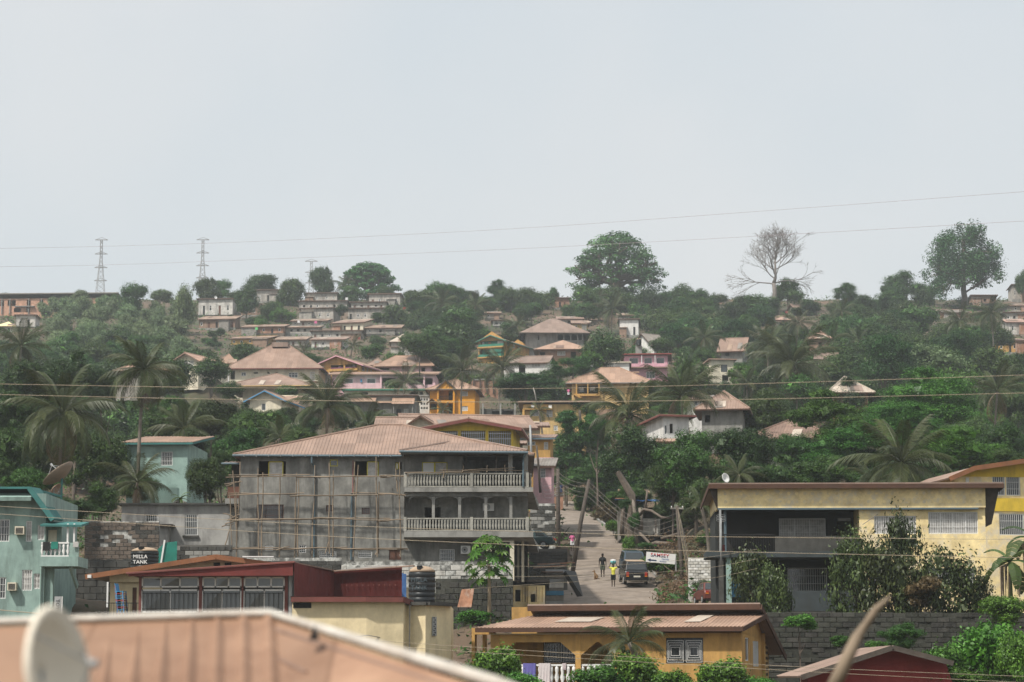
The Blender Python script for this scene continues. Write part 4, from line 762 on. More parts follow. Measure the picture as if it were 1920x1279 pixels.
for x in (127, 139): h.pbox('post', 'white_paint', x, 984, x + 3, 1020, -1.1, -.98)
b2 = rail(h, 80, 132, 1019, 1046, -1.1, .24, 'white_paint', bw=.13); h.pbox('balcony_side', 'teal_wall', 132, 1020, 150, 1046, -1.12, -1.0)
h.pbox('balcony_door', 'cream_white', 82, 993, 98, 1018, .5, .58); h.pbox('corner_pier', 'teal_wall', 80, 1064, 95, 1200, .3, .6)
MB().bar((h.u(134), -.9, h.v(1064)), (h.u(140), .4, h.v(1100)), .12, .3).build('bracket', 'teal_wall', h.o); MB().tube([(h.u(74), -.1, h.v(1040)), (h.u(74), -.1, h.v(1190))], .05, 6).build('downpipe', 'teal_pale', h.o)
for k, (xa, xb, m) in enumerate(((84, 97, 'iron_black'), (99, 112, 'tarp_green'), (140, 150, 'curtain'))): tag(MB().box(0, (xb - xa) * h.px, 0, .05, -.5 + k * .1, 0).build('laundry', m), ['black cloth hung over the teal balcony rail', 'green cloth hung over the teal balcony rail', 'pale bundle of washing on the corner of the teal balcony'][k], 'laundry', 'washing on the teal balcony').location = h.world(h.u(xa), -1.27, h.v(1018.5))
# white vertical sign
lab = 'white upright board lettered TOYO sideways under the teal balcony'
sg = empty('sign_board', lab, 'sign', at(109, 1175, 136.2)); p_ = 136 / FPX
MB().box(-8 * p_, 4 * p_, 0, .06, 0, 56 * p_).build('board', 'metal_grey', sg); MB().box(5 * p_, 7 * p_, .01, .05, 0, 56 * p_).build('post', 'white_paint', sg)
text_mesh('lettering', 'TOYO', .27, 'iron_black', sg, Matrix.Translation((-2.2 * p_, -.012, 37 * p_)) @ Matrix.Rotation(R(90), 4, 'X') @ Matrix.Rotation(R(-90), 4, 'Z'))
# ------------------------------------------------------------------ ochre gabled house and glazed maroon pavilion
lab = 'low cream house with wide orange brown gable roof behind the glazed pavilion'; LNAME[lab] = 'wide gabled cream house'
h = House('gabled_house', lab, 205, 540, 1175, 134, 0, 12)
h.shell(1090, 'cream', [(247, 1102, 255, 1150, 'd')]); mb = MB()
k1, k2, k3 = (165, 1081), (408, 1043), (640, 1075)
for a, b in ((k1, k2), (k3, k2)): slab(mb, [(h.u(a[0]), -1.2, h.v(a[1])), (h.u(a[0]), 12, h.v(a[1])), (h.u(b[0]), 12, h.v(b[1])), (h.u(b[0]), -1.2, h.v(b[1]))], .09)
ro = mb.build('roof', 'roof_brown', h.o); MB().bar((h.u(165), -1.24, h.v(1084)), (h.u(408), -1.24, h.v(1046.5)), .06, .27).bar((h.u(408), -1.24, h.v(1046.5)), (h.u(640), -1.24, h.v(1078.5)), .06, .27).build('fascia', 'fascia_orange', ro)
MB().poly([(0, -.3, h.v(1092)), (h.W, -.3, h.v(1092)), (h.W, -.3, h.v(1066)), (h.u(408), -.3, h.v(1048)), (0, -.3, h.v(1080))]).build('gable', 'cream', h.o)
for x in (400, 421): h.pbox('vent', 'dark_room', x, 1056, x + 12, 1062, -.36, -.32)
h.pbox('post', 'white_paint', 205, 1093, 208, 1140, -1.15, -1.05); h.pbox('pipe_end', 'white_paint', 170, 1080, 177, 1086, -1.4, -1.27); h.pbox('flashing', 'white_paint', 458, 1045.5, 516, 1047.5, -1.45, -1.3)
lab = 'glazed pavilion with maroon posts, white framed panes and black railings'; LNAME[lab] = 'glazed maroon pavilion'
h = House('glazed_pavilion', lab, 262, 536, 1178, 124, 0, 8, 'pavilion'); Yp = 124
h.part('floor_wall', 'concrete_dark', (0, h.W, 0, 8, -2, h.v(1156))); h.part('back_wall', 'cement', (0, h.W, 7.8, 8, 0, h.v(1065)))
for k, (a, b) in enumerate(((259, 264), (372, 378), (452, 455.5), (533, 539))): h.pbox('post', 'maroon_light', a, 1080, b, 1160, -.05, .12)
bays = [(264, 372), (378, 452), (456, 533)]
for a, b in bays:
    for (t, d, n) in ((1082, 1102, 3), (1105.5, 1149, 2)):
        u0, u1, z0, z1 = h.u(a), h.u(b), h.v(d), h.v(t); fr = MB(); f_ = .075
        fr.box(u0, u1, -.03, .06, z1 - f_, z1).box(u0, u1, -.03, .06, z0, z0 + f_).box(u0, u0 + f_, -.03, .06, z0, z1).box(u1 - f_, u1, -.03, .06, z0, z1)
        for q in range(1, n): x = u0 + (u1 - u0) * q / n; fr.box(x - f_ * .5, x + f_ * .5, -.03, .06, z0, z1)
        w = fr.build('window', 'white_paint', h.o)
        for q in range(n): x0_, x1_ = u0 + (u1 - u0) * q / n, u0 + (u1 - u0) * (q + 1) / n; o = MB().poly([(x0_, .01, z0), (x1_, .01 + rnd.uniform(-.03, .03), z0), (x1_, .01 + rnd.uniform(-.03, .03), z1), (x0_, .01, z1)]).build('pane', 'glass_pale', w)
    u0, u1 = h.u(a) + .08, h.u(b) - .06; g = MB().box(u0, u1, -.22, -.19, h.v(1112) - .04, h.v(1112)).box(u0, u1, -.22, -.19, h.v(1143), h.v(1143) + .04)
    n = int((u1 - u0) / .22)
    for q in range(n + 1): x = u0 + (u1 - u0) * q / n; g.box(x - .014, x + .014, -.22, -.2, h.v(1148), h.v(1106 if q % 4 == 0 else 1112))
    g.build('railing', 'iron_black', h.o)
g = MB()
for q in range(46): x = q * h.W / 46; g.box(x, x + h.W / 92, -.06, -.02, h.v(1154.5), h.v(1152.5))
struct(g.build('dentil_band', 'white_paint', h.o), 'stuff')
mb = MB(); slab(mb, [(h.u(240), -1, h.v(1076)), (h.u(240), 8.2, h.v(1076)), (h.u(553), 8.2, h.v(1055)), (h.u(553), -1, h.v(1055))], .07, .35); ro = mb.build('roof', 'maroon_light', h.o)
MB().hexa([(h.u(244), -.9, h.v(1082)), (h.u(551), -.9, h.v(1081)), (h.u(551), -.8, h.v(1081)), (h.u(244), -.8, h.v(1082)), (h.u(244), -.9, h.v(1078)), (h.u(551), -.9, h.v(1057.5)), (h.u(551), -.8, h.v(1057.5)), (h.u(244), -.8, h.v(1078))]).build('fascia', 'maroon', ro)
h.part('tie_beam', 'maroon', (h.u(259), h.u(540), -.04, .14, h.v(1081.6), h.v(1078)))
h.pbox('pipe', 'metal_grey', 541, 1080, 547, 1165, -.1, .05)
# maroon corrugated cladding behind the cream house
lab = 'maroon corrugated metal enclosure above the cream house'; LNAME[lab] = 'maroon corrugated enclosure'
cl = empty('corrugated_enclosure', lab, 'enclosure', at(552, 1130, 124)); p_ = mpp(124); zt = lambda y: (1130 - y) * p_
def corr(x0, x1, y0, y1, yt0, yt1, name):
    mb = MB(); n = int((x1 - x0) / 2.2); pr = []
    for k in range(n * 2 + 1):
        f = k / (n * 2); x = (x0 + (x1 - x0) * f - 552) * p_; pr.append((x, y0 + (y1 - y0) * f + (.05 if k % 2 else 0), zt(yt0 + (yt1 - yt0) * f)))
    for a, b in zip(pr, pr[1:]): mb.poly([(a[0], a[1], -.6), (b[0], b[1], -.6), b, a])
    mb.build(name, 'maroon', cl); return pr
p1 = corr(553, 616, -.6, 3.5, 1056, 1066, 'cladding'); p2 = corr(616, 748, 3.5, 2.6, 1066.5, 1060, 'cladding')
mb = MB().bar((-.2, -.7, zt(1055.5)), (64 * p_, 3.4, zt(1065.5)), .25, .06).bar((60 * p_, 3.3, zt(1066.5)), (220 * p_, 2.2, zt(1058)), .3, .06); mb.build('capping', 'roof_tan', cl)
mb = MB(); slab(mb, [(60 * p_, 3.6, zt(1064.5)), (220 * p_, 2.6, zt(1057)), (145 * p_, 9, zt(1046)), (140 * p_, 9, zt(1046))], .05); mb.build('roof', 'roof_grey', cl)
MB().poly([(65 * p_, 8.5, -.5), (195 * p_, 8.5, -.5), (195 * p_, 8.5, zt(1064)), (145 * p_, 8.5, zt(1052)), (65 * p_, 8.5, zt(1062))]).build('gable', 'tarp_blue', cl)
g = MB()
for k in range(10): x = (641 + k * 10.5 - 552) * p_; g.box(x - .03, x + .03, 3.2 - k * .07, 3.25 - k * .07, zt(1093) - .04, zt(1093) + .02)
struct(g.build('bolt_row', 'maroon_light', cl), 'stuff')
# cream house
lab = 'smooth cream house with maroon fascia and angled corner near the foreground roof'; LNAME[lab] = 'smooth cream house'
ch = h = House('cream_house', lab, 546, 686, 1290, 115, 0, 7)
W = h.W; ang = R(32); p_ = h.px
def seg(u0, y0, L_, a): return u0 + L_ * math.cos(a), y0 + L_ * math.sin(a)
c0, c1 = (0, 0), (W, 0); c2 = seg(W, 0, h.u(757) - W, R(14)); c2 = (c2[0], c2[1]); c3 = (h.u(760), 1.2); c4 = (h.u(796), .9); c5 = (h.u(842), 2.9); c6 = (h.u(842), 8); c7 = (0, 8)
def wallstrip(pts, z0, z1s): 
    mb = MB()
    for k in range(len(pts) - 1): a, b = pts[k], pts[k + 1]; mb.poly([(a[0], a[1], z0), (b[0], b[1], z0), (b[0], b[1], z1s[k + 1]), (a[0], a[1], z1s[k])])
    return mb
z_ = h.v
wallstrip([c7, c0, c1, c2, c3], -2, [z_(1124)] * 5).build('wall', 'cream', h.o)
wallstrip([c3, (c3[0], 1.2), c4, c5, c6], z_(1238), [z_(1134)] * 5).build('wing_wall', 'cream', h.o)
MB().poly([(c3[0], 1.2, z_(1238)), (c4[0], c4[1], z_(1238)), (c5[0], c5[1], z_(1238)), (c6[0], c6[1], z_(1238))]).build('wing_floor', 'cream', h.o)
h.part('wing_base', 'concrete_dark', (h.u(800), h.u(836), 3.4, 8, -3, z_(1238.5)))
fz0, fz1 = z_(1130), z_(1120)
mb = MB()
for a, b in ((c7, c0), (c0, c1), (c1, c2)): mb.bar((a[0], a[1] - .35, (fz0 + fz1) / 2), (b[0], b[1] - .35, (fz0 + fz1) / 2), .07, fz1 - fz0)
mb.bar((c2[0], c2[1] - .35, (fz0 + fz1) / 2), (c3[0] + .3, 1.2, (fz0 + fz1) / 2 - .15), .07, fz1 - fz0)
mb.build('fascia', 'maroon_light', h.o); MB().poly([(-.1, -.4, fz1 + .01), (W, -.4, fz1 + .01), (c2[0], c2[1] - .4, fz1 + .01), (c3[0], 1, fz1 + .01), (c3[0], 8, fz1 + .01), (-.1, 8, fz1 + .01)]).build('roof', 'roof_tan', h.o)
mb = MB()
for a, b in ((c3, c4), (c4, c5)): mb.bar((a[0], a[1] - .1, z_(1131.5)), (b[0] + .1, b[1] - .1, z_(1131.5)), .5, .16)
mb.build('wing_coping', 'concrete_dark', h.o); MB().poly([(c3[0], 1, z_(1131)), (c4[0], .8, z_(1131)), (c5[0], 2.8, z_(1131)), (c6[0], 8, z_(1131)), (c3[0], 8, z_(1131))]).build('wing_roof', 'concrete_dark', h.o)
d_ = Vector((c5[0] - c4[0], c5[1] - c4[1], 0)).normalized(); q0 = Vector((c4[0], c4[1], 0)) + d_ * ((h.u(807) - c4[0]) / d_.x); n_ = Vector((d_.y, -d_.x, 0))
vt = MB().hexa([tuple(q0 + n_ * a + d_ * b + Vector((0, 0, c))) for c in (z_(1192), z_(1156)) for a, b in ((.02, 0), (.02, .36), (.06, .36), (.06, 0))]).build('vent_window', 'metal_grey', h.o)
g = MB()
for k in range(9): zz = z_(1190) + (z_(1158) - z_(1190)) * k / 8; b_ = .06 + .1 * (k % 2); g.hexa([tuple(q0 + n_ * a + d_ * b + Vector((0, 0, c))) for c in (zz - .025, zz + .025) for a, b in ((.062, b_), (.062, b_ + .12), (.07, b_ + .12), (.07, b_))])
struct(g.build('vent_slots', 'iron_black', vt), 'stuff')
MB().tube([(h.u(766), .8, z_(1134)), (h.u(766), .8, z_(1230))], .035, 6).build('drain_pipe', 'wood_grey', h.o); MB().tube([(h.u(752), 1.0, z_(1140)), (h.u(748), .9, z_(1200)), (h.u(746), .8, z_(1240))], .03, 6).build('drain_pipe', 'cream_white', h.o)
MB().tube([(h.u(653), -.05, z_(1196)), (h.u(690), -.15, z_(1192)), (h.u(720), .3, z_(1197)), (h.u(745), .7, z_(1170)), (h.u(752), .9, z_(1150))], .02, 5).build('cable', 'wire_dark', h.o)
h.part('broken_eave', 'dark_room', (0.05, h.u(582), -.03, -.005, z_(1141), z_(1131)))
# ------------------------------------------------------------------ water tanks
def tank(label, px, ytop, ybot, rpx, Y, txt, tm):
    p_ = mpp(Y); t = empty('water_tank', label, 'water tank', at(px, ybot, Y)); r = rpx * p_; Hh = (ybot - ytop) * p_; hb = Hh * .82
    pr = [(r * .98, 0)]; n = 6
    for k in range(n): z0 = hb * k / n; pr += [(r, z0 + .02), (r, z0 + hb / n - .06), (r * .965, z0 + hb / n - .045), (r * .965, z0 + hb / n - .01)]
    MB().lathe(pr + [(r * .99, hb)], 28).build('body', 'plastic_black', t, True)
    MB().lathe([(r * .985, hb), (r * .9, hb + Hh * .07), (r * .6, hb + Hh * .14), (r * .25, hb + Hh * .165)], 28).build('dome', 'dust', t, True)
    MB().lathe([(r * .2, hb + Hh * .1), (r * .22, hb + Hh * .2), (r * .2, hb + Hh * .21)], 14, (-r * .15, -r * .75, -Hh * .04)).build('lid', 'plastic_black', t)
    for k, s_ in enumerate(txt): text_mesh('lettering', s_, .3 if tm == 'white_paint' else .28, tm, t, Matrix.Translation((-r * .18, -r * 1.012, hb * (.72 - .26 * k))) @ Matrix.Rotation(R(90), 4, 'X'))
    return t
tank('black ribbed water tank lettered MILLA TANK above the wide gabled cream house', 271, 1026, 1073, 26, 146, ['MILLA', 'TANK'], 'white_paint')
surf('faded_print', (.06, .08, .09), bump=0); tank('big black ribbed water tank with faded lettering beside the maroon enclosure', 791, 1061, 1129, 25, 121, ['MILLA', 'TANK'], 'faded_print')
tank('small black rooftop tank on a block stand behind the pink balcony house', 1198, 634, 648, 5, 505, [], 'white_paint')
tk = empty('tank_stand', 'pale block stand carrying the small rooftop tank', 'stand', at(1198, 664, 505)); p_ = mpp(505); MB().box(-6 * p_, 6 * p_, 0, 1.2, 0, 15.8 * p_).build('plinth', 'cement', tk); MB().box(-30 * p_, 28 * p_, -.2, 2, -2 * p_, -.01).build('base', 'concrete_dark', tk); pad(tk.location.x, tk.location.y, 4, tk.location.z - .5)
pn = empty('green_sheet', 'dark green sheet metal screen right of the lettered tank', 'screen', at(300, 1068, 150)); p_ = mpp(150); MB().prism([(-8 * p_, -3 * p_), (31 * p_, 2 * p_), (31 * p_, 53 * p_), (8 * p_, 50 * p_), (-8 * p_, 35 * p_)], 0, .04).build('sheet', 'tarp_green', pn); MB().bar((0, -.05, -3 * p_), (8 * p_, -.05, 55 * p_), .1).build('pole', 'white_paint', pn)
# ------------------------------------------------------------------ ochre bungalow at the bottom
lab = 'ochre bungalow with tan front roof, raised rear roof and white balustrade'; LNAME[lab] = 'ochre bungalow'
h = House('ochre_bungalow', lab, 920, 1392, 1300, 118, -14, 9)
W, D = h.W, h.D; H = h.H = h.v(1189); VD = 2.2     # verandah depth
mb = MB(); T = lambda u, w, v: (u, w + VD, v)
fw = [(1001, 1202, 1074, 1243, 'k'), (1124, 1203, 1150, 1240, 'b'), (1252, 1198, 1321, 1245, 'k')]
fh = [(h.u(a), h.v(d), h.u(c), h.v(b), k) for a, b, c, d, k in fw]
wall_panel(mb, T, 0, h.u(1160), -1, H, fh[:2], .15)
T2 = lambda u, w, v: (u, w, v); wall_panel(mb, T2, h.u(1160), W, -1, H, fh[2:], .15)
mb.poly([(h.u(1160), 0, -1), (h.u(1160), VD, -1), (h.u(1160), VD, H), (h.u(1160), 0, H)])
TR = right_T(W, D); xr = h.xr
rw = [(1398, 1197, 1405, 1240, 'g'), (1412, 1202, 1423, 1250, 'b'), (1433, 1208, 1443, 1254, 'b')]
rh = [((a - 1392) / (xr - 1392) * D, h.v(d), (c - 1392) / (xr - 1392) * D, h.v(b), k) for a, b, c, d, k in rw]
wall_panel(mb, TR, 0, D, -1, H, rh, .15); wall_panel(mb, left_T(W, D), 0, D - VD, -1, H, []); wall_panel(mb, back_T(W, D), 0, W, -1, H, [])
ze1 = h.v(1178); zr = h.v(1150) + 0; yr_ = 4.2; zt = h.v(1131); ytop = 4.4
mb.poly([(W, 0, H), (W, yr_, zr - .12), (W, yr_, zt - .25), (W, D, H - .4)])
mb.poly([(0, yr_, H - .3), (W, yr_, H - .3), (W, yr_, zt - .1), (0, yr_, zt - .1)])
mb.build('wall', 'ochre', h.o)
for a, b, c, d, k in fh[:2]: window(h.o, T, a, b, c, d, k, .026)
for a, b, c, d, k in fh[2:]: window(h.o, T2, a, b, c, d, k, .026)
for a, b, c, d, k in rh: window(h.o, TR, a, b, c, d, k, .026)
def fret(u0, u1, z0, z1, y):           # white geometric security bars
    g = MB(); w_ = .019
    for q in range(4):
        a, b, c, d = u0 + (u1 - u0) * .08 * q, u1 - (u1 - u0) * .08 * q, z0 + (z1 - z0) * .1 * q, z1 - (z1 - z0) * .1 * q
        g.box(a, b, y, y + .02, c, c + w_).box(a, b, y, y + .02, d - w_, d).box(a, a + w_, y, y + .02, c, d).box(b - w_, b, y, y + .02, c, d)
    g.build('security_bars', 'white_paint', h.o)
for a, b, y in ((1003, 1036, VD - .03), (1040, 1072, VD - .03), (1254, 1285, -.03), (1289, 1319, -.03)): fret(h.u(a), h.u(b), h.v(1243), h.v(1203), y)
# verandah front: columns with chamfered openings, parapet, balusters
h.part('column', 'ochre', (0, .45, -.02, .3, -1, H)); h.part('column', 'ochre', (h.u(1082), h.u(1092), -.02, .3, -1, H)); h.part('column', 'ochre', (h.u(1155), h.u(1163), -.02, .29, -1, H))
for a, b in ((.45, h.u(1082)), (h.u(1092), h.u(1155))):
    q = .75; MB().prism([(a, H), (a, H - 1.05), (a + q, H - .42), (b - q, H - .42), (b, H - 1.05), (b, H)], .0, .28).build('lintel', 'ochre', h.o)
bb = rail(h, 925, 1080, 1246, 1286, .14, .28, 'white_paint', bw=.17); rail(h, 1092, 1154, 1246, 1286, .14, .28, 'white_paint', bal=bb)
h.part('ceiling', 'cream', (0, h.u(1160), -.2, VD, H - .05, H - .01)); h.part('verandah_floor', 'concrete_dark', (0, h.u(1160), 0, VD, -1, h.v(1290)))
# front roof, rear raised roof
mb = MB(); o = .55; xl = h.u(896); slab(mb, [(xl, -o, ze1), (W + o * .3, -o, ze1), (W + .6, yr_, zr), (h.u(968), yr_, zr)], .06, .19)
rr = mb.build('front_roof', 'roof_peach', h.o); MB().bar((xl, -o, ze1 - .13), (W + o * .3, -o, ze1 - .13), .06, .2).bar((W + o * .3, -o, ze1 - .13), (W + .6, yr_, zr - .13), .06, .2).bar((xl, -o, ze1 - .13), (h.u(968), yr_, zr - .13), .06, .2).build('fascia', 'fascia', rr)
for a, b, f0, f1 in ((1040, 1110, .35, .7), (1288, 1318, .3, .95)):   # paler replacement sheets
    mb = MB(); P = lambda x, f: (h.u(x), -o + (yr_ + o) * f, ze1 + (zr - ze1) * f + .05); mb.poly([P(a - 8, f0), P(b - 8, f0), P(b + 6, f1), P(a + 6, f1)]); mb.build('roof_sheet', 'roof_pale', rr)
mb = MB(); slab(mb, [(h.u(962), ytop - 1.3, zt), (W + .45, ytop - 1.3, zt), (W + .75, D + .6, H - .9), (h.u(962), D + .6, H - .9)], .08, .19)
r2 = mb.build('rear_roof', 'roof_brown', h.o); MB().bar((h.u(962), ytop - 1.3, zt - .2), (W + .45, ytop - 1.3, zt - .2), .08, .27).bar((W + .5, ytop - 1.3, zt - .2), (W + .8, D + .6, H - 1.1), .08, .25).build('fascia', 'fascia', r2)
MB().box(h.u(975), W + .2, yr_ - .06, yr_ + .02, zr, zt - .3).build('clerestory', 'shack_brown', h.o)
# side portal and perforated block screen
h.part('portal', 'ochre', (h.u(878), h.u(884), .5, .9, -2, h.v(1178)), (h.u(894), h.u(899), 1.0, 1.4, -2, h.v(1190)), (h.u(884), h.u(921), .5, .9, h.v(1190), h.v(1178)))
u0 = D * .86; g = MB(); mb = MB()
for i in range(3):
    for j in range(12): g.box(u0 + .1 + i * .3, u0 + .25 + i * .3, -.02, -.005, h.v(1278) + j * .27, h.v(1278) + j * .27 + .14, lambda u, w, v: (W - w, u, v))
mb.box(u0, u0 + 1.05, -.005, .03, h.v(1279), h.v(1206), lambda u, w, v: (W + .001 - w, u, v)); s_ = mb.build('screen_panel', 'ochre_light', h.o); struct(g.build('screen_holes', 'dark_room', s_), 'stuff')
h.part('side_pilaster', 'ochre', (W, W + .15, D * .72, D * .76, -1, h.v(1186)))
for k, (xa, xb, m, l_, lab) in enumerate(((982, 1006, 'purple_cloth', .95, 'violet towel hung over the white balustrade'), (1012, 1034, 'white_cloth', 1.0, 'white and pink towel hung over the white balustrade'), (1057, 1064, 'white_cloth', .3, 'small cloth with red mark on the white balustrade'))):
    if k == 0: surf('purple_cloth', (.13, .12, .36), var=.15); surf('white_cloth', (.55, .5, .5), var=.15, stain=.4, scol=(.5, .2, .25))
    mb = MB(); n = 8
    for q in range(n):
        x0_, x1_ = (xb - xa) * h.px * q / n, (xb - xa) * h.px * (q + 1) / n; mb.hexa([(x0_, -.03 * (q % 2), -l_), (x1_, -.03 * ((q + 1) % 2), -l_), (x1_, .02, -l_), (x0_, .02, -l_), (x0_, -.02, .02), (x1_, -.02, .02), (x1_, .12, .02), (x0_, .12, .02)])
    tw = tag(mb.build('towel', m), lab, 'towel', 'cloths drying on the balustrade'); tw.location = h.world(h.u(xa), .0, h.v(1245)); tw.rotation_euler.z = h.yaw
# ------------------------------------------------------------------ large balcony house on the right
lab = 'large dilapidated yellow house with dark recessed balcony and flat brown roof'; LNAME[lab] = 'large yellow balcony house'
h = House('balcony_house', lab, 1348, 1852, 1150, 139, -1.8, 9)
W, D = h.W, h.D; HT = h.v(916); mb = MB(); RD = 3.0; c = h.u(1615)
TR_ = lambda u, w, v: (u, w + RD, v)
md = MB(); wall_panel(md, TR_, 0, c, h.v(1040), h.v(950), [(h.u(1471), h.v(1006), h.u(1561), h.v(966), 'W'), (h.u(1583), h.v(1035), h.u(1608), h.v(965), 'o')], .15)
wall_panel(md, TR_, 0, c, -2, h.v(1040), [(h.u(1486), h.v(1106), h.u(1562), h.v(1061), 'b')], .15)
mb.poly([(c, 0, -2), (c, RD, -2), (c, RD, h.v(950)), (c, 0, h.v(950))])
rw = [(1643, 968, 1722, 1002, 'W'), (1745, 961, 1838, 1002, 'W'), (1640, 1068, 1700, 1098, 'b'), (1740, 1066, 1830, 1098, 'b')]
fr = [(h.u(a), h.v(d), h.u(cc), h.v(b), k) for a, b, cc, d, k in rw]
wall_panel(mb, front_T(W, D), c, W, -2, h.v(950), fr, .15)
wall_panel(mb, right_T(W, D), 0, D, -2, h.v(950), []); wall_panel(md, left_T(W, D), 0, D - RD, -2, h.v(950), []); wall_panel(mb, back_T(W, D), 0, W, -2, h.v(950), [])
mb.build('wall', 'yellow_pale', h.o); surf('slate_paint', (.045, .056, .06), var=.25, stain=.4); paint('recess_shade', (.03, .034, .033), st=.3); md.build('recess_wall', 'recess_shade', h.o); MB().box(.1, c - .05, 0, RD - .05, h.v(953.5), h.v(953.3)).build('recess_ceiling', 'recess_shade', h.o)  # near-black colour puts the recess shade into its walls and ceiling
window(h.o, TR_, h.u(1471), h.v(1006), h.u(1561), h.v(966), 'W', .03); window(h.o, TR_, h.u(1486), h.v(1106), h.u(1562), h.v(1061), 'b', .03)
for a, b, cc, d, k in fr: window(h.o, front_T(W, D), a, b, cc, d, k, .03)
h.part('parapet_band', 'yellow_pale', (0, W, -.25, D, h.v(953), HT))
g = MB()
for k in range(33):
    for j in range(2):
        x = h.u(1362) + k * (h.u(1842) - h.u(1362)) / 32; z = h.v(926 + j * 16); g.tube([(x, -.251, z), (x, -.265, z)], .1, 8)
struct(g.build('round_studs', 'yellow_pale', h.o), 'stuff')
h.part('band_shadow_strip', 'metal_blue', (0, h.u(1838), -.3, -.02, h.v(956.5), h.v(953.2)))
h.part('recess_shade_panel', 'shack_dark' if 'shack_dark' in MAT else 'concrete_dark', (.15, c - .05, RD - .08, RD - .02, h.v(1040), h.v(1010)), (.15, h.u(1465), RD - .08, RD - .02, h.v(1010), h.v(955)), (h.u(1566), h.u(1580), RD - .08, RD - .02, h.v(1010), h.v(955)))  # near-black panels before the recess wall stand in for its shade
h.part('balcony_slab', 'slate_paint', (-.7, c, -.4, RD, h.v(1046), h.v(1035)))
h.part('balcony_wall', 'concrete_dark', (h.u(1455), c, -.2, -.05, h.v(1035), h.v(1006)))
g = MB()
for k in range(22): x = h.u(1355) + k * .14; g.box(x - .015, x + .015, -.15, -.12, h.v(1035), h.v(1003))
g.box(h.u(1355), h.u(1455), -.16, -.11, h.v(1004), h.v(1003) + .03); g.build('railing', 'iron_black', h.o)
h.pbox('column', 'metal_grey', 1350, 956, 1354, 1036, -.3, -.15); h.pbox('blue_column', 'metal_blue', 1360, 956, 1365, 1036, .3, .5); h.pbox('red_panel', 'red_wall', 1356, 1022, 1361, 1035, -.05, .0)
h.pbox('column', 'teal_pale', 1362, 1046, 1372, 1150, -.2, .1); h.pbox('column', 'concrete_dark', 1348, 1046, 1357, 1150, -.3, -.1); h.pbox('blue_panel', 'blue_trim', 1372, 1085, 1392, 1118, 1.5, 1.6)
surf('slate_paint', (.045, .056, .06), var=.25, stain=.4); h.part('lower_parapet', 'slate_paint', (h.u(1486), c, -.1, .05, h.v(1146), h.v(1108)))
h.pbox('aircon_box', 'metal_grey', 1583, 966, 1608, 972, RD - .3, RD - .05); h.part('base_plinth', 'concrete_dark', (h.u(1400), W, -.35, -.02, -2.2, h.v(1147)))
mb = MB(); xl, xr_ = h.u(1331), h.u(1884); z0 = h.v(907); slab(mb, [(xl, -.75, z0), (xr_, -.75, z0), (xr_, D + .5, z0 - .5), (xl, D + .5, z0 - .5)], .08, .3); ro = mb.build('roof', 'roof_brown', h.o)
MB().bar((xl, -.75, z0 - .2), (xr_, -.75, z0 - .2), .07, .25).bar((xr_, -.75, z0 - .2), (xr_, D + .5, z0 - .7), .07, .25).bar((xl, -.75, z0 - .2), (xl, D + .5, z0 - .7), .07, .25).build('fascia', 'fascia', ro)
h.part('soffit', 'shack_brown', (xl + .1, xr_ - .1, -.68, D, HT + .005, HT + .03)); MB().prism([(W, HT), (h.u(1882), HT), (h.u(1866), h.v(983)), (W, h.v(990))], .4, .9).build('gusset', 'wood_pole', h.o)
MB().prism([(0, HT), (h.u(1333), HT), (0, h.v(955))], .0, .5).build('gusset', 'wood_pole', h.o)
MB().tube([(h.u(1650), -.1, h.v(965)), (h.u(1620), -.35, h.v(985))], .02, 5).build('wire', 'wire_dark', h.o)
# small dish on that roof
def dish(label, px, py, rpx, Y, face, mat, mast=None, mesh=False, base=None):
    p_ = mpp(Y); t = empty('satellite_dish', label, 'satellite dish', at(px, base or py + rpx * 1.5, Y)); r = rpx * p_; cz = ((base or py + rpx * 1.5) - py) * p_
    mb = MB(); n, m = 5, 20; f = Vector(face).normalized(); a = f.cross(Vector((0, 0, 1))).normalized(); b = a.cross(f); C = Vector((0, 0, cz)); V = []
    for k in range(n + 1):
        for j in range(m): rr = r * k / n; an = 2 * math.pi * j / m; V.append(C + (a * math.cos(an) + b * math.sin(an)) * rr + f * (rr * rr / (r * 2.6)))
    mb.v = [tuple(v) for v in V]
    for k in range(n):
        for j in range(m): mb.f.append((k * m + j, k * m + (j + 1) % m, (k + 1) * m + (j + 1) % m, (k + 1) * m + j))
    d = mb.build('reflector', mat, t, True); so_ = d.modifiers.new('s', 'SOLIDIFY'); so_.thickness = max(.02, r * .02)
    tip = C + f * r * .95; g = MB()
    for j in (2, 9, 15): an = 2 * math.pi * j / m; g.tube([C + (a * math.cos(an) + b * math.sin(an)) * r * .95 + f * r * .34, tip], r * .018, 5)
    g.build('feed_arm', 'metal_grey', t); MB().tube([tip - f * r * .06, tip + f * r * .1], r * .07, 8).build('feed_horn', 'metal_grey', t)
    MB().tube([(0, 0, 0), (0, 0, cz)], r * .06, 8).build('mast', mast or 'metal_grey', t)
    if mesh:
        g = MB()
        for j in range(12): an = 2 * math.pi * j / 12; g.tube([C - f * .03, C + (a * math.cos(an) + b * math.sin(an)) * r + f * (r / 2.6 - .02)], r * .012, 4)
        g.build('rib_frame', 'wood_pole', d)
    return t
dish('small white satellite dish with red rust on the flat brown roof', 1359, 897, 9, 138.5, (.62, -.75, .25), 'white_paint', base=909)
dish('large brown mesh satellite dish on a teal mast behind the teal house', 114, 897, 34, 150, (-.62, .1, .78), 'dish_mesh', 'teal_trim', True, base=975)
dish('small tan satellite dish under the large mesh dish', 100, 915, 13, 148, (.75, -.25, -.6), 'roof_peach', base=965)
dish('small white satellite dish on the whitewashed flat house', 404, 558, 3, 690, (.5, -.8, .3), 'white_paint', base=563)
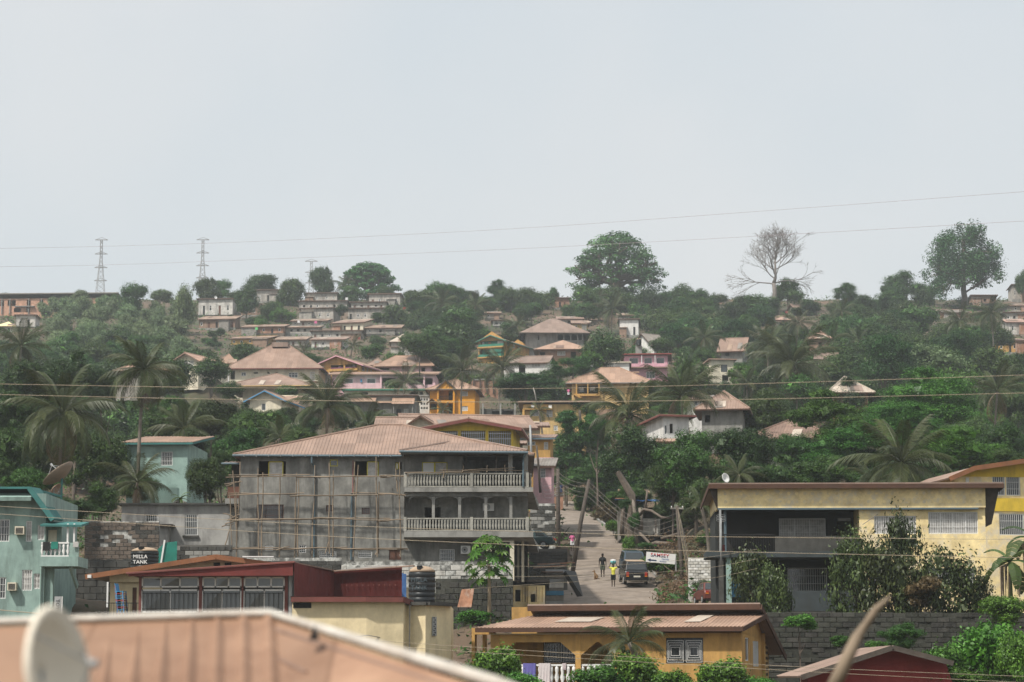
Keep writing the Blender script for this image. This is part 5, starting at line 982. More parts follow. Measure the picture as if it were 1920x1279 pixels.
# red house bottom right
lab = 'red walled house with low gable roof at the bottom right'; LNAME[lab] = 'red gable house'
h = House('red_house', lab, 1545, 1730, 1330, 103, 0, 8); h.shell(1256, 'red_wall'); mb = MB()
ka, kb, kc = (1497, 1268), (1668, 1213), (1780, 1242)
for a, b in ((ka, kb), (kc, kb)): slab(mb, [(h.u(a[0]), -1.2, h.v(a[1])), (h.u(a[0]), 8, h.v(a[1])), (h.u(b[0]), 8, h.v(b[1])), (h.u(b[0]), -1.2, h.v(b[1]))], .08, .25)
ro = mb.build('roof', 'roof_brown', h.o); MB().bar((h.u(1497), -1.23, h.v(1271)), (h.u(1668), -1.23, h.v(1216)), .06, .22).bar((h.u(1668), -1.23, h.v(1216)), (h.u(1780), -1.23, h.v(1245)), .06, .22).build('fascia', 'wood_pole', ro)
MB().poly([(h.u(1515), -.02, h.v(1290)), (h.u(1790), -.02, h.v(1290)), (h.u(1775), -.02, h.v(1243)), (h.u(1668), -.02, h.v(1217)), (h.u(1515), -.02, h.v(1266))]).build('gable', 'red_wall', h.o)
# foreground roof, out of focus ---------------------------------------------------------------------
lab = 'blurred tan metal roof with white ridge flashing in the foreground'
t = empty('foreground_roof', lab, 'roof', at(500, 1160, 11)); L0 = Vector(t.location)
def q_(px, py, Y): return at(px, py, Y) - L0
A, B = q_(-140, 1178, 10.6), q_(505, 1158, 11.0); C = q_(930, 1290, 9.5); C2 = q_(1150, 1372, 8.8)
E0, E1 = q_(-400, 1600, 8.4), q_(640, 1560, 8.6)
mb = MB(); slab(mb, [E0, E1, B, A], .03, .115, .026, .035); mb.build('main_slope', 'roof_fore' if 'roof_fore' in MAT else roofm('roof_fore', (.33, .20, .13), st=.9), t)
n_ = (C2 - B).normalized(); mb = MB(); slab(mb, [E1, q_(1500, 1800, 7.2), C2, B], .03, .115, .04, .03); mb.build('hip_slope', 'roof_fore', t)
mb = MB().tube([A + Vector((0, 0, .02)), B + Vector((0, 0, .02)), C + Vector((0, 0, .02)), C2], [.016, .02, .028, .03], 8); surf('flashing', (.5, .475, .43), var=.3, scale=5, stain=.5, scol=(.3, .22, .16), streak=False, sscale=2); mb.build('ridge_flashing', 'flashing', t, True)
mb = MB().tube([A + Vector((0, -.06, -.035)), B + Vector((-.04, -.06, -.035)), C + Vector((-.05, -.06, -.04)), C2 + Vector((0, -.06, -.04))], .012, 6); mb.build('flashing_edge', 'roof_rust', t, True)
for k, (pa, pb) in enumerate((((425, 1188, 10.9), (575, 1262, 10.2)), ((640, 1218, 10.4), (830, 1290, 9.7)), ((60, 1186, 10.75), (-60, 1215, 10.4)))): MB().tube([q_(*pa), q_(*pb)], .011, 5).build('sheet_seam', 'roof_rust', t)
p0 = q_(590, 1187, 10.4); MB().prism([(-.022, -.03), (.02, -.03), (.0, .03)], -.03, .03, lambda x, y, z: tuple(p0 + Vector((x, y, z)))).build('end_notch', 'iron_black', t)
# blurred foreground dish and stick
dish('blurred pale satellite dish edge in the lower left foreground', 72, 1262, 112, 7.2, (.94, -.3, .12), 'dish_near' if 'dish_near' in MAT else surf('dish_near', (.72, .66, .55), var=.1, bump=0).name, base=1420)
p = [at(1552, 1310, 13), at(1585, 1242, 13), at(1606, 1196, 13), at(1624, 1170, 13.05), at(1642, 1143, 13), at(1668, 1119, 13.05)]
tag(MB().tube(p, [.04, .036, .03, .022, .022, .008], 8).build('dead_branch', 'bamboo', None, True), 'blurred pale dry stick rising in the right foreground', 'stick')
# ------------------------------------------------------------------ sheds and shacks along the road
lab = 'small stained ochre plank shed with sagging black roof by the road'; LNAME[lab] = 'stained plank shed'
h = House('plank_shed', lab, 955, 1022, 1140, 170, 0, 4, 'shed'); h.shell(1098, 'yellow_pale', [(966, 1106, 976, 1128, 'o'), (995, 1114, 1004, 1129, 'o')]); h.top('sb', 1086, 'concrete_dark', 'wood_pole', .3, ribs=.25)
for k in range(12): h.pbox('plank', rnd.choice(['yellow_pale', 'shack_brown', 'ochre_light']), 957 + k * 5.4, 1100, 957 + k * 5.4 + 1.2, 1129, -.05, -.005) if not (964 < 957 + k * 5.4 < 977 or 993 < 957 + k * 5.4 < 1005) else None
lab = 'grey tin shack with faded blue panel beside the stained shed'; LNAME[lab] = 'grey tin shack'
h = House('tin_shack', lab, 1023, 1057, 1140, 174, 0, 3.5, 'shack'); h.shell(1074, 'wood_grey'); h.part('roof', 'roof_rust', (-.3, h.W + .4, -.4, 3.7, h.H + .01, h.H + .07))
for k, (m, y) in enumerate((('metal_grey', 1068), ('wood_grey', 1077), ('metal_grey', 1086), ('white_wall', 1094), ('wood_grey', 1102), ('blue_trim', 1108), ('wood_grey', 1118), ('metal_grey', 1127))): h.pbox('tin_sheet', m, 1023, y, 1057, y + 8.3, -.06 - .015 * (k % 2), -.005 - .015 * (k % 2))
for k, (a, b) in enumerate((((1000, 1065), (1062, 1060)), ((990, 1063), (1050, 1057)), ((1008, 1058), (1078, 1055)), ((1040, 1066), (1068, 1058)))):
    tag(MB().bar(at(*a, 172 + k * .3), at(*b, 171.5 + k * .3), .12, .08).build('plank', 'wood_grey' if k % 2 else 'rust_sheet'), ['grey plank lying across the tin shack roof', 'rusty strip lying left on the tin shack roof', 'long grey board pointing to the leaning pole foot', 'short rusty strip on the tin shack roof end'][k], 'plank', 'loose boards by the road')
mb = MB().hexa([at(1060, 1070, 172), at(1092, 1118, 170), at(1082, 1119, 170.4), at(1056, 1075, 172.5), at(1080, 1072, 174), at(1093, 1117, 171), at(1083, 1118, 171.4), at(1057, 1068, 174.5)]); tag(mb.build('culvert', 'iron_black'), 'black drain opening in the road edge beside the tin shack', 'drain')
lab = 'rusty sheet metal leaning on the dark mossy wall'; q = at(858, 1139, 148); tag(MB().hexa([q + Vector(v) for v in ((0, -.6, 0), (.85, -.6, 0), (.85, -.55, 0), (0, -.55, 0), (.25, .1, 1.1), (1.0, .1, 1.15), (1.0, .15, 1.15), (.25, .15, 1.1))]).build('metal_sheet', 'rust_sheet'), lab, 'sheet')
# tarp roofed stall under the trees
lab = 'open stall with sagging blue tarpaulin roof under the trees'; LNAME[lab] = 'tarpaulin stall'
h = House('market_stall', lab, 1162, 1286, 990, 215, 0, 5, 'stall')
h.part('back_wall', 'concrete_dark', (0, h.W, 4.6, 4.8, -1, h.v(945))); h.part('left_wall', 'wood_grey', (0, .1, 0, 4.7, -1, h.v(942))); h.part('counter', 'block_white', (h.u(1195), h.u(1238), .2, .5, -.6, h.v(972)))
for x in (1164, 1228, 1283): h.pbox('post', 'wood_pole', x, 940, x + 2.5, 1000, -.2, -.08)
mb = MB(); n = 14
for k in range(n):
    for j in range(3):
        f = lambda a, b: (h.u(1153) + (h.u(1294) - h.u(1153)) * a / n, -1 + 2.2 * b, h.v(938 + (3.2 * a / n)) + .35 * b * .5 + .07 * math.sin(a * 2.3 + b) )
        mb.poly([f(k, j), f(k + 1, j), f(k + 1, j + 1), f(k, j + 1)])
rf = mb.build('tarpaulin', 'tarp_blue', h.o); so_ = rf.modifiers.new('s', 'SOLIDIFY'); so_.thickness = .06
h.part('tin_sheet', 'rust_sheet', (h.u(1153), h.u(1184), -1.1, 3, h.v(937), h.v(935.5))); h.part('tin_sheet', 'roof_grey', (h.u(1240), h.u(1265), -1.1, 1, h.v(940), h.v(938.6)))
h = S('tan roof behind stump', 'small tan tin roof behind the big tree stump', 1170, 1212, 926, 950, 228, 917, 'sf', 'shack_wall', 'roof_peach', [], 0, 4, o=.4)
# ------------------------------------------------------------------ road and ground
road_px = [(1040, 940, 315, 4.5), (1056, 952, 298, 4.5), (1080, 975, 272, 4.6), (1097, 990, 258, 4.8), (1112, 1008, 244, 5.0), (1124, 1030, 228, 5.2), (1138, 1058, 212, 6.2), (1148, 1082, 197, 7.0), (1142, 1105, 186, 7.6), (1120, 1130, 177, 9), (1085, 1160, 168, 9.5), (1050, 1185, 160, 8)]
RP = [(at(a, b, c), w) for a, b, c, w in road_px]
for k in range(len(RP) - 1):
    for f in (0, .34, .67): p = RP[k][0].lerp(RP[k + 1][0], f); pad(p.x, p.y, 4.2, p.z - .25)
for a, b, c, r in ((1325, 975, 206, 6), (1315, 1050, 188, 5), (1245, 1012, 206, 5), (1250, 1070, 192, 3), (1195, 1010, 218, 4), (1280, 990, 212, 5), (1020, 1015, 192, 4), (300, 1060, 158, 5), (150, 1120, 148, 5), (900, 1165, 147, 4), (60, 1215, 140, 6), (1650, 1160, 137, 8), (1500, 1155, 137, 6), (1800, 1160, 137, 8), (1600, 1290, 115, 7), (1750, 1330, 110, 7)):
    q = at(a, b, c); pad(q.x, q.y, r, q.z)
def road_mesh(name, mat, dz, w0, w1, step=9, jit=0.):
    mb = MB(); L_ = []
    for k in range(len(RP) - 1):
        for j in range(step):
            f = j / step; p = RP[k][0].lerp(RP[k + 1][0], f); w = RP[k][1] * (1 - f) + RP[k + 1][1] * f; d = (RP[k + 1][0] - RP[k][0]); n = Vector((-d.y, d.x, 0)).normalized(); L_.append((p, n, w))
    prev = None
    for p, n, w in L_:
        row = [p + n * (w / 2 * f * -1 + (rnd.uniform(-jit, jit) if abs(f) > .99 else 0)) + Vector((0, 0, dz + .05 * (1 - f * f))) for f in np.linspace(w0, w1, 7)]
        i = len(mb.v); mb.v += [tuple(v) for v in row]
        if prev is not None:
            for q in range(6): mb.f.append((prev + q, prev + q + 1, i + q + 1, i + q))
        prev = i
    return struct(mb.build(name, mat))
surf('road_mat', (.225, .188, .155), var=.3, scale=.5, stain=.75, scol=(.13, .10, .075), streak=False, fine=3, bump=.25, sscale=.5, rough=.9)
road_mesh('road', 'road_mat', 0, -1, 1, jit=.22)
# verge kerb on the right side of the road
mb = MB()
for k in range(2, 7):
    a, b = RP[k][0], RP[k + 1][0]; d = (b - a); n = Vector((-d.y, d.x, 0)).normalized()
    mb.bar(a - n * (-RP[k][1] / 2 - .1) + Vector((0, 0, .06)), b - n * (-RP[k + 1][1] / 2 - .1) + Vector((0, 0, .06)), .25, .3)
struct(mb.build('kerb', 'cement'))
xs = np.concatenate([np.linspace(-3500, -180, 24)[:-1], np.linspace(-180, 180, 161), np.linspace(180, 3500, 24)[1:]])
ys = np.concatenate([np.linspace(-300, 90, 10)[:-1], np.linspace(90, 330, 121)[:-1], np.linspace(330, 900, 96)[:-1], np.linspace(900, 5000, 30)])
X, Yg = np.meshgrid(xs, ys); Z = ground(X.ravel(), Yg.ravel()).reshape(X.shape)
rs = np.random.RandomState(3); Z += rs.normal(0, .2, Z.shape) * (Yg > 60)
for k in range(len(RP) - 1):      # keep the earth below the carriageway
    a_, b_ = RP[k][0], RP[k + 1][0]; ab = np.array([b_.x - a_.x, b_.y - a_.y]); tt = np.clip(((X - a_.x) * ab[0] + (Yg - a_.y) * ab[1]) / (ab @ ab), 0, 1)
    dd = np.hypot(X - a_.x - tt * ab[0], Yg - a_.y - tt * ab[1]); zr_ = a_.z + (b_.z - a_.z) * tt; lim = zr_ - .12 + np.maximum(0, dd - RP[k][1] / 2 - 1.2) * 1.1; Z = np.where(dd < RP[k][1] / 2 + 6, np.minimum(Z, lim), Z)
V = np.stack([X.ravel(), Yg.ravel(), Z.ravel()], 1); nx, ny = len(xs), len(ys)
I = np.arange(nx * ny).reshape(ny, nx); F = np.stack([I[:-1, :-1], I[:-1, 1:], I[1:, 1:], I[1:, :-1]], -1).reshape(-1, 4)
me = bpy.data.meshes.new('ground'); me.from_pydata(V.tolist(), [], F.tolist()); me.polygons.foreach_set('use_smooth', [True] * len(me.polygons))
m, t, b, o = nodes('ground_earth'); N = t.nodes.new; K = t.links.new; tc = N('ShaderNodeTexCoord')
n1 = N('ShaderNodeTexNoise'); n1.inputs['Scale'].default_value = .045; n1.inputs['Detail'].default_value = 8; n1.inputs['Roughness'].default_value = .7; n2 = N('ShaderNodeTexNoise'); n2.inputs['Scale'].default_value = .5; n2.inputs['Detail'].default_value = 8
r1 = N('ShaderNodeValToRGB'); e = r1.color_ramp.elements; e[0].position = .36; e[0].color = (.04, .055, .022, 1); e[1].position = .66; e[1].color = (.17, .105, .068, 1); q = e.new(.5); q.color = (.095, .07, .042, 1)
r2 = N('ShaderNodeValToRGB'); r2.color_ramp.elements[0].color = (.45, .45, .45, 1); r2.color_ramp.elements[1].color = (1.25, 1.25, 1.25, 1); mx = N('ShaderNodeMixRGB'); mx.blend_type = 'MULTIPLY'; mx.inputs[0].default_value = 1
K(tc.outputs['Object'], n1.inputs[0]); K(tc.outputs['Object'], n2.inputs[0]); K(n1.outputs[0], r1.inputs[0]); K(n2.outputs[0], r2.inputs[0]); K(r1.outputs[0], mx.inputs[1]); K(r2.outputs[0], mx.inputs[2]); K(mx.outputs[0], b.inputs['Base Color']); b.inputs['Roughness'].default_value = .95
bp = N('ShaderNodeBump'); bp.inputs['Strength'].default_value = .6; bp.inputs['Distance'].default_value = .4; K(n2.outputs[0], bp.inputs['Height']); K(bp.outputs[0], b.inputs['Normal']); MAT['ground_earth'] = m
me.materials.append(m); struct(link('ground', me))
_G = {}
def gzc(x, y): return gz(x, y)
# ------------------------------------------------------------------ foliage
def quads(name, c, nrm, L_, Wd, mat, rs, m=1):
    """leaf faces: centres, normals, lengths -> one mesh"""
    n = len(c); t = rs.normal(size=(n, 3)); t -= nrm * np.sum(t * nrm, 1, keepdims=True); t /= np.linalg.norm(t, axis=1, keepdims=True) + 1e-9; bt = np.cross(nrm, t)
    a = t * (L_ / 2)[:, None]; b = bt * (Wd / 2)[:, None]; bend = nrm * (L_ * .12)[:, None]
    V = np.stack([c - a - bend, c + b * 1.0, c + a - bend, c - b * 1.0], 1).reshape(-1, 3)
    me = bpy.data.meshes.new(name); me.vertices.add(4 * n); me.vertices.foreach_set('co', V.ravel().astype(np.float32)); me.loops.add(4 * n); me.loops.foreach_set('vertex_index', np.arange(4 * n, dtype=np.int32))
    me.polygons.add(n); me.polygons.foreach_set('loop_start', np.arange(0, 4 * n, 4, dtype=np.int32)); me.polygons.foreach_set('loop_total', np.full(n, 4, np.int32)); me.update(calc_edges=True); tn = np.repeat(rs.rand((n + m - 1) // m), m)[:n]; at_ = me.attributes.new('tone', 'FLOAT', 'POINT'); at_.data.foreach_set('value', np.repeat(tn, 4).astype(np.float32)); me.materials.append(MAT[mat]); return me
def unit(rs, n, up=0.):
    v = rs.normal(size=(n, 3)); v[:, 2] += up; return v / np.linalg.norm(v, axis=1, keepdims=True)
def crown(seed, mat, nl=11, nc=620, m=15, leaf=.034, flat=1., spread=.30, rmin=.16, rmax=.27, cs=.032, layer=False, aspect=.45, hole=.0, ki=460):
    """unit crown (1 wide, 1 high, base at 0): leafy clumps wrapped over overlapping lobes, open in places"""
    rs = np.random.RandomState(seed); LC = []; LR = []
    for k in range(nl):
        d = unit(rs, 1, .25)[0]; r = rs.uniform(rmin, rmax); rad = rs.uniform(.35, 1.) ** .6
        c = np.array([d[0] * (.5 - r) * rad, d[1] * (.5 - r) * rad, .5 + d[2] * (.5 - r) * rad]); LC.append(c); LR.append(r)
    LC = np.array(LC); LR = np.array(LR); w = LR ** 2; w /= w.sum(); idx = rs.choice(nl, nc, p=w); d = unit(rs, nc, .25)
    rad = np.where(rs.rand(nc) < .8, rs.uniform(.82, 1.04, nc), rs.uniform(.3, .8, nc)); sq = np.array([1, 1, .8 * flat]); P = LC[idx] + d * (LR[idx] * rad)[:, None] * sq
    ins = np.zeros(nc, bool)
    for k in range(nl): ins |= (np.linalg.norm((P - LC[k]) / sq, axis=1) < LR[k] * .7) & (idx != k)
    keep = ~ins | (rs.rand(nc) < .25)
    if hole: # gaps
        g = rs.uniform(-.45, .45, (8, 3)) + [0, 0, .5]; 
        for q in g: keep &= np.linalg.norm(P - q, axis=1) > hole
    P = P[keep]; d = d[keep]; n = len(P); cz = cs * (rs.uniform(.6, 1.5, n))
    off = rs.normal(size=(n, m, 3)) * cz[:, None, None] * (np.array([1.6, 1.6, .45]) if layer else 1); C = (P[:, None] + off).reshape(-1, 3); od = off.reshape(-1, 3) / (np.linalg.norm(off.reshape(-1, 3), axis=1, keepdims=True) + 1e-9); nr = (np.repeat(d, m, 0) * (.3 if layer else .55) + od * (.35 if layer else .8) + rs.normal(size=(n * m, 3)) * .4 + [0, 0, .8 if layer else .25]); nr /= np.linalg.norm(nr, axis=1, keepdims=True)
    L_ = leaf * rs.uniform(.6, 1.3, n * m)
    ii = rs.choice(nl, ki, p=w); Ci = LC[ii] + unit(rs, ki) * (LR[ii] * rs.uniform(.1, .72, ki))[:, None] * sq; Ni = unit(rs, ki, .5)      # oversized inner leaf faces, added as occluders to darken the crown
    C = np.concatenate([C, Ci]); nr = np.concatenate([nr, Ni]); L_ = np.concatenate([L_, np.full(ki, .13)])
    me = quads('crown', C, nr, L_, np.concatenate([L_[:-ki] * aspect, np.full(ki, .1)]), mat, rs, m); return me
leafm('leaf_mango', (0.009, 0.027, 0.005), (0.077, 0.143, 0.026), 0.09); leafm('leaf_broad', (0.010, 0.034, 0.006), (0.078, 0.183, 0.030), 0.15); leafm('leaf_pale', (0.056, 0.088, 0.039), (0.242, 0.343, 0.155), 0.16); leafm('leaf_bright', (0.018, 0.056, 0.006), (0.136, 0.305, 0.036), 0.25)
leafm('leaf_feather', (0.009, 0.033, 0.006), (0.056, 0.155, 0.026), 0.15); leafm('leaf_rain', (0.016, 0.062, 0.008), (0.131, 0.332, 0.042), 0.25); leafm('leaf_kapok', (0.015, 0.050, 0.015), (0.091, 0.216, 0.054), 0.16); leafm('leaf_dry', (0.011, 0.022, 0.006), (0.103, 0.134, 0.037), 0.13); leafm('leaf_brown', (.07, .05, .025), (.19, .13, .06), .2)
leafm('leaf_palm', (.014, .027, .010), (0.109, 0.124, 0.039), 0.19, vary=.2); leafm('leaf_banana', (0.042, 0.078, 0.019), (0.120, 0.180, 0.054), .35); leafm('grass_mat', (.05, .065, .022), (.17, .14, .06), .25)
CR = {}
for s in range(4): CR.setdefault('mango', []).append(crown(10 + s, 'leaf_mango', nl=12, nc=760, m=16, leaf=.036))
for s in range(4): CR.setdefault('broad', []).append(crown(20 + s, 'leaf_broad', nl=11, nc=560, m=16, leaf=.036, spread=.35, rmin=.13, rmax=.24, hole=.09))
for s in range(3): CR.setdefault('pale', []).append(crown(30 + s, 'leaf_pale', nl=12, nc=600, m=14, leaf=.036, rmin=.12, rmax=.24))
for s in range(3): CR.setdefault('feather', []).append(crown(40 + s, 'leaf_feather', nl=18, nc=1150, m=20, leaf=.026, flat=.7, rmin=.1, rmax=.2, layer=True, cs=.034, hole=.08, aspect=.35))
for s in range(2): CR.setdefault('rain', []).append(crown(50 + s, 'leaf_rain', nl=20, nc=1500, m=22, leaf=.020, flat=.6, rmin=.1, rmax=.2, layer=True, cs=.026, hole=.09, aspect=.4))
for s in range(3): CR.setdefault('bright', []).append(crown(60 + s, 'leaf_bright', nl=10, nc=480, m=14, leaf=.05, rmin=.14, rmax=.25, hole=.08, aspect=.55))
for s in range(3): CR.setdefault('near', []).append(crown(70 + s, 'leaf_mango', nl=17, nc=1700, m=18, leaf=.021, rmin=.11, rmax=.22, cs=.022, hole=.07))
for s in range(2): CR.setdefault('nearbroad', []).append(crown(76 + s, 'leaf_broad', nl=17, nc=1500, m=18, leaf=.022, rmin=.1, rmax=.21, cs=.023, hole=.08))
for s in range(3): CR.setdefault('sparse', []).append(crown(80 + s, 'leaf_dry', nl=24, nc=430, m=12, leaf=.046, rmin=.08, rmax=.19, cs=.045, hole=.15, aspect=.5, ki=40))
for s in range(2): CR.setdefault('brown', []).append(crown(90 + s, 'leaf_brown', nl=9, nc=300, m=14, leaf=.04, rmin=.12, rmax=.24, hole=.1))
ADJ = {'mango': ('mango tree', 'dense dark domed'), 'broad': ('broadleaf tree', 'loose green'), 'pale': ('pale tree', 'hazy grey-green'), 'feather': ('feathery tree', 'fine-leaved dark'), 'rain': ('rain tree', 'wide vivid green'), 'bright': ('shrub', 'bright green leafy'), 'near': ('mango tree', 'large dark leafy'), 'nearbroad': ('broadleaf tree', 'large green leafy'), 'sparse': ('shrub', 'thin dry leafed'), 'brown': ('dry bush', 'brown withered')}
USED = {}
def where(px, py, Y, n=0):
    c = sorted(LAND, key=lambda l: abs(l[1] - px) + abs(l[2] - py) * 1.2 + abs(l[3] - Y) * .25)[min(n, len(LAND) - 1)]
    dx, dy = px - c[1], py - c[2]
    if abs(dx) > abs(dy) * .8: r = ('left of' if dx < 0 else 'right of') if abs(dx) < 90 else ('well left of' if dx < 0 else 'well right of')
    else: r = 'above' if dy < 0 else 'below'
    nm = ' '.join(c[0].split()[:6]); return r, ('the ' if not nm.startswith('the ') else '') + nm
def plabel(adj, kind, px, py, Y, size):
    for n in range(12):
        r, nm = where(px, py, Y, n); l = f'{adj} {kind} {r} {nm}'
        if n > 3: l = f'{size} {l}'
        if l not in USED: break
    else:
        for q, n in [(q, n) for n in range(8) for q in ('tall', 'broad', 'stocky', 'narrow', 'lone', 'crowded', 'rounded', 'ragged', 'leaning', 'low')]:
            r, nm = where(px, py, Y, n); l = f'{q} {size} {adj} {kind} {r} {nm}'
            if l not in USED: break
    USED[l] = 1; return l
TRK = {}
def trunk_mesh(seed, mat):
    r = random.Random(seed); mb = MB(); pts = [Vector((0, 0, -.15)), Vector((r.uniform(-.01, .01), 0, .25)), Vector((r.uniform(-.03, .03), r.uniform(-.03, .03), .55)), Vector((r.uniform(-.04, .04), r.uniform(-.04, .04), .8))]
    mb.tube(pts, [.05, .036, .03, .018], 7)
    for k in range(5):
        a = r.uniform(0, 6.28); s = pts[2].lerp(pts[1], r.random() * .6); e = s + Vector((math.cos(a) * r.uniform(.12, .28), math.sin(a) * r.uniform(.12, .28), r.uniform(.15, .35))); mb.tube([s, s.lerp(e, .5) + Vector((0, 0, -.02)), e], [.02, .014, .006], 5)
    return mb.mesh('trunk', mat, True)
TR = [trunk_mesh(s, 'bark') for s in range(4)]
GROUPT = {'mango': 'mango trees on the slopes', 'near': 'mango trees on the slopes', 'broad': 'broadleaf trees on the slopes', 'nearbroad': 'broadleaf trees on the slopes', 'pale': 'pale trees of the left wood'}
def tree(px, ytop, wpx, hpx, Y, kind, label=None, name=None):
    p_ = mpp(Y); p = at(px, ytop + hpx, Y); w, hc = wpx * p_, hpx * p_; g = gzc(p.x, p.y); zc = max(p.z, g - hc * .25)
    if kind in ('sparse', 'bright', 'brown') and g < zc and zc - g < hc * 1.2: hc += zc - g; zc = g - .05 * hc
    kd, adj = ADJ[kind]; lab = label or plabel(adj, kd, px, ytop + hpx * .6, Y, 'large' if w > 13 else 'medium sized' if w > 8 else 'small')
    g0 = min(g, zc + hc * .3); t = empty((name or kd).replace(' ', '_').replace('-', '_'), lab, 'tree' if 'tree' in kd else 'shrub', (p.x, p.y, g0), 0, GROUPT.get(kind))
    me = rnd.choice(CR[kind]); a = rnd.uniform(0, 6.28); link('crown', me, t, (0, 0, zc - g0), (0, 0, a), (w * rnd.uniform(1.0, 1.2), w * rnd.uniform(1.0, 1.2), hc * 1.08))
    th = (zc - g0) + hc * .75; link('trunk', rnd.choice(TR), t, (0, 0, 0), (0, 0, a), (max(w * .55, th * .3), max(w * .55, th * .3), th)); return t
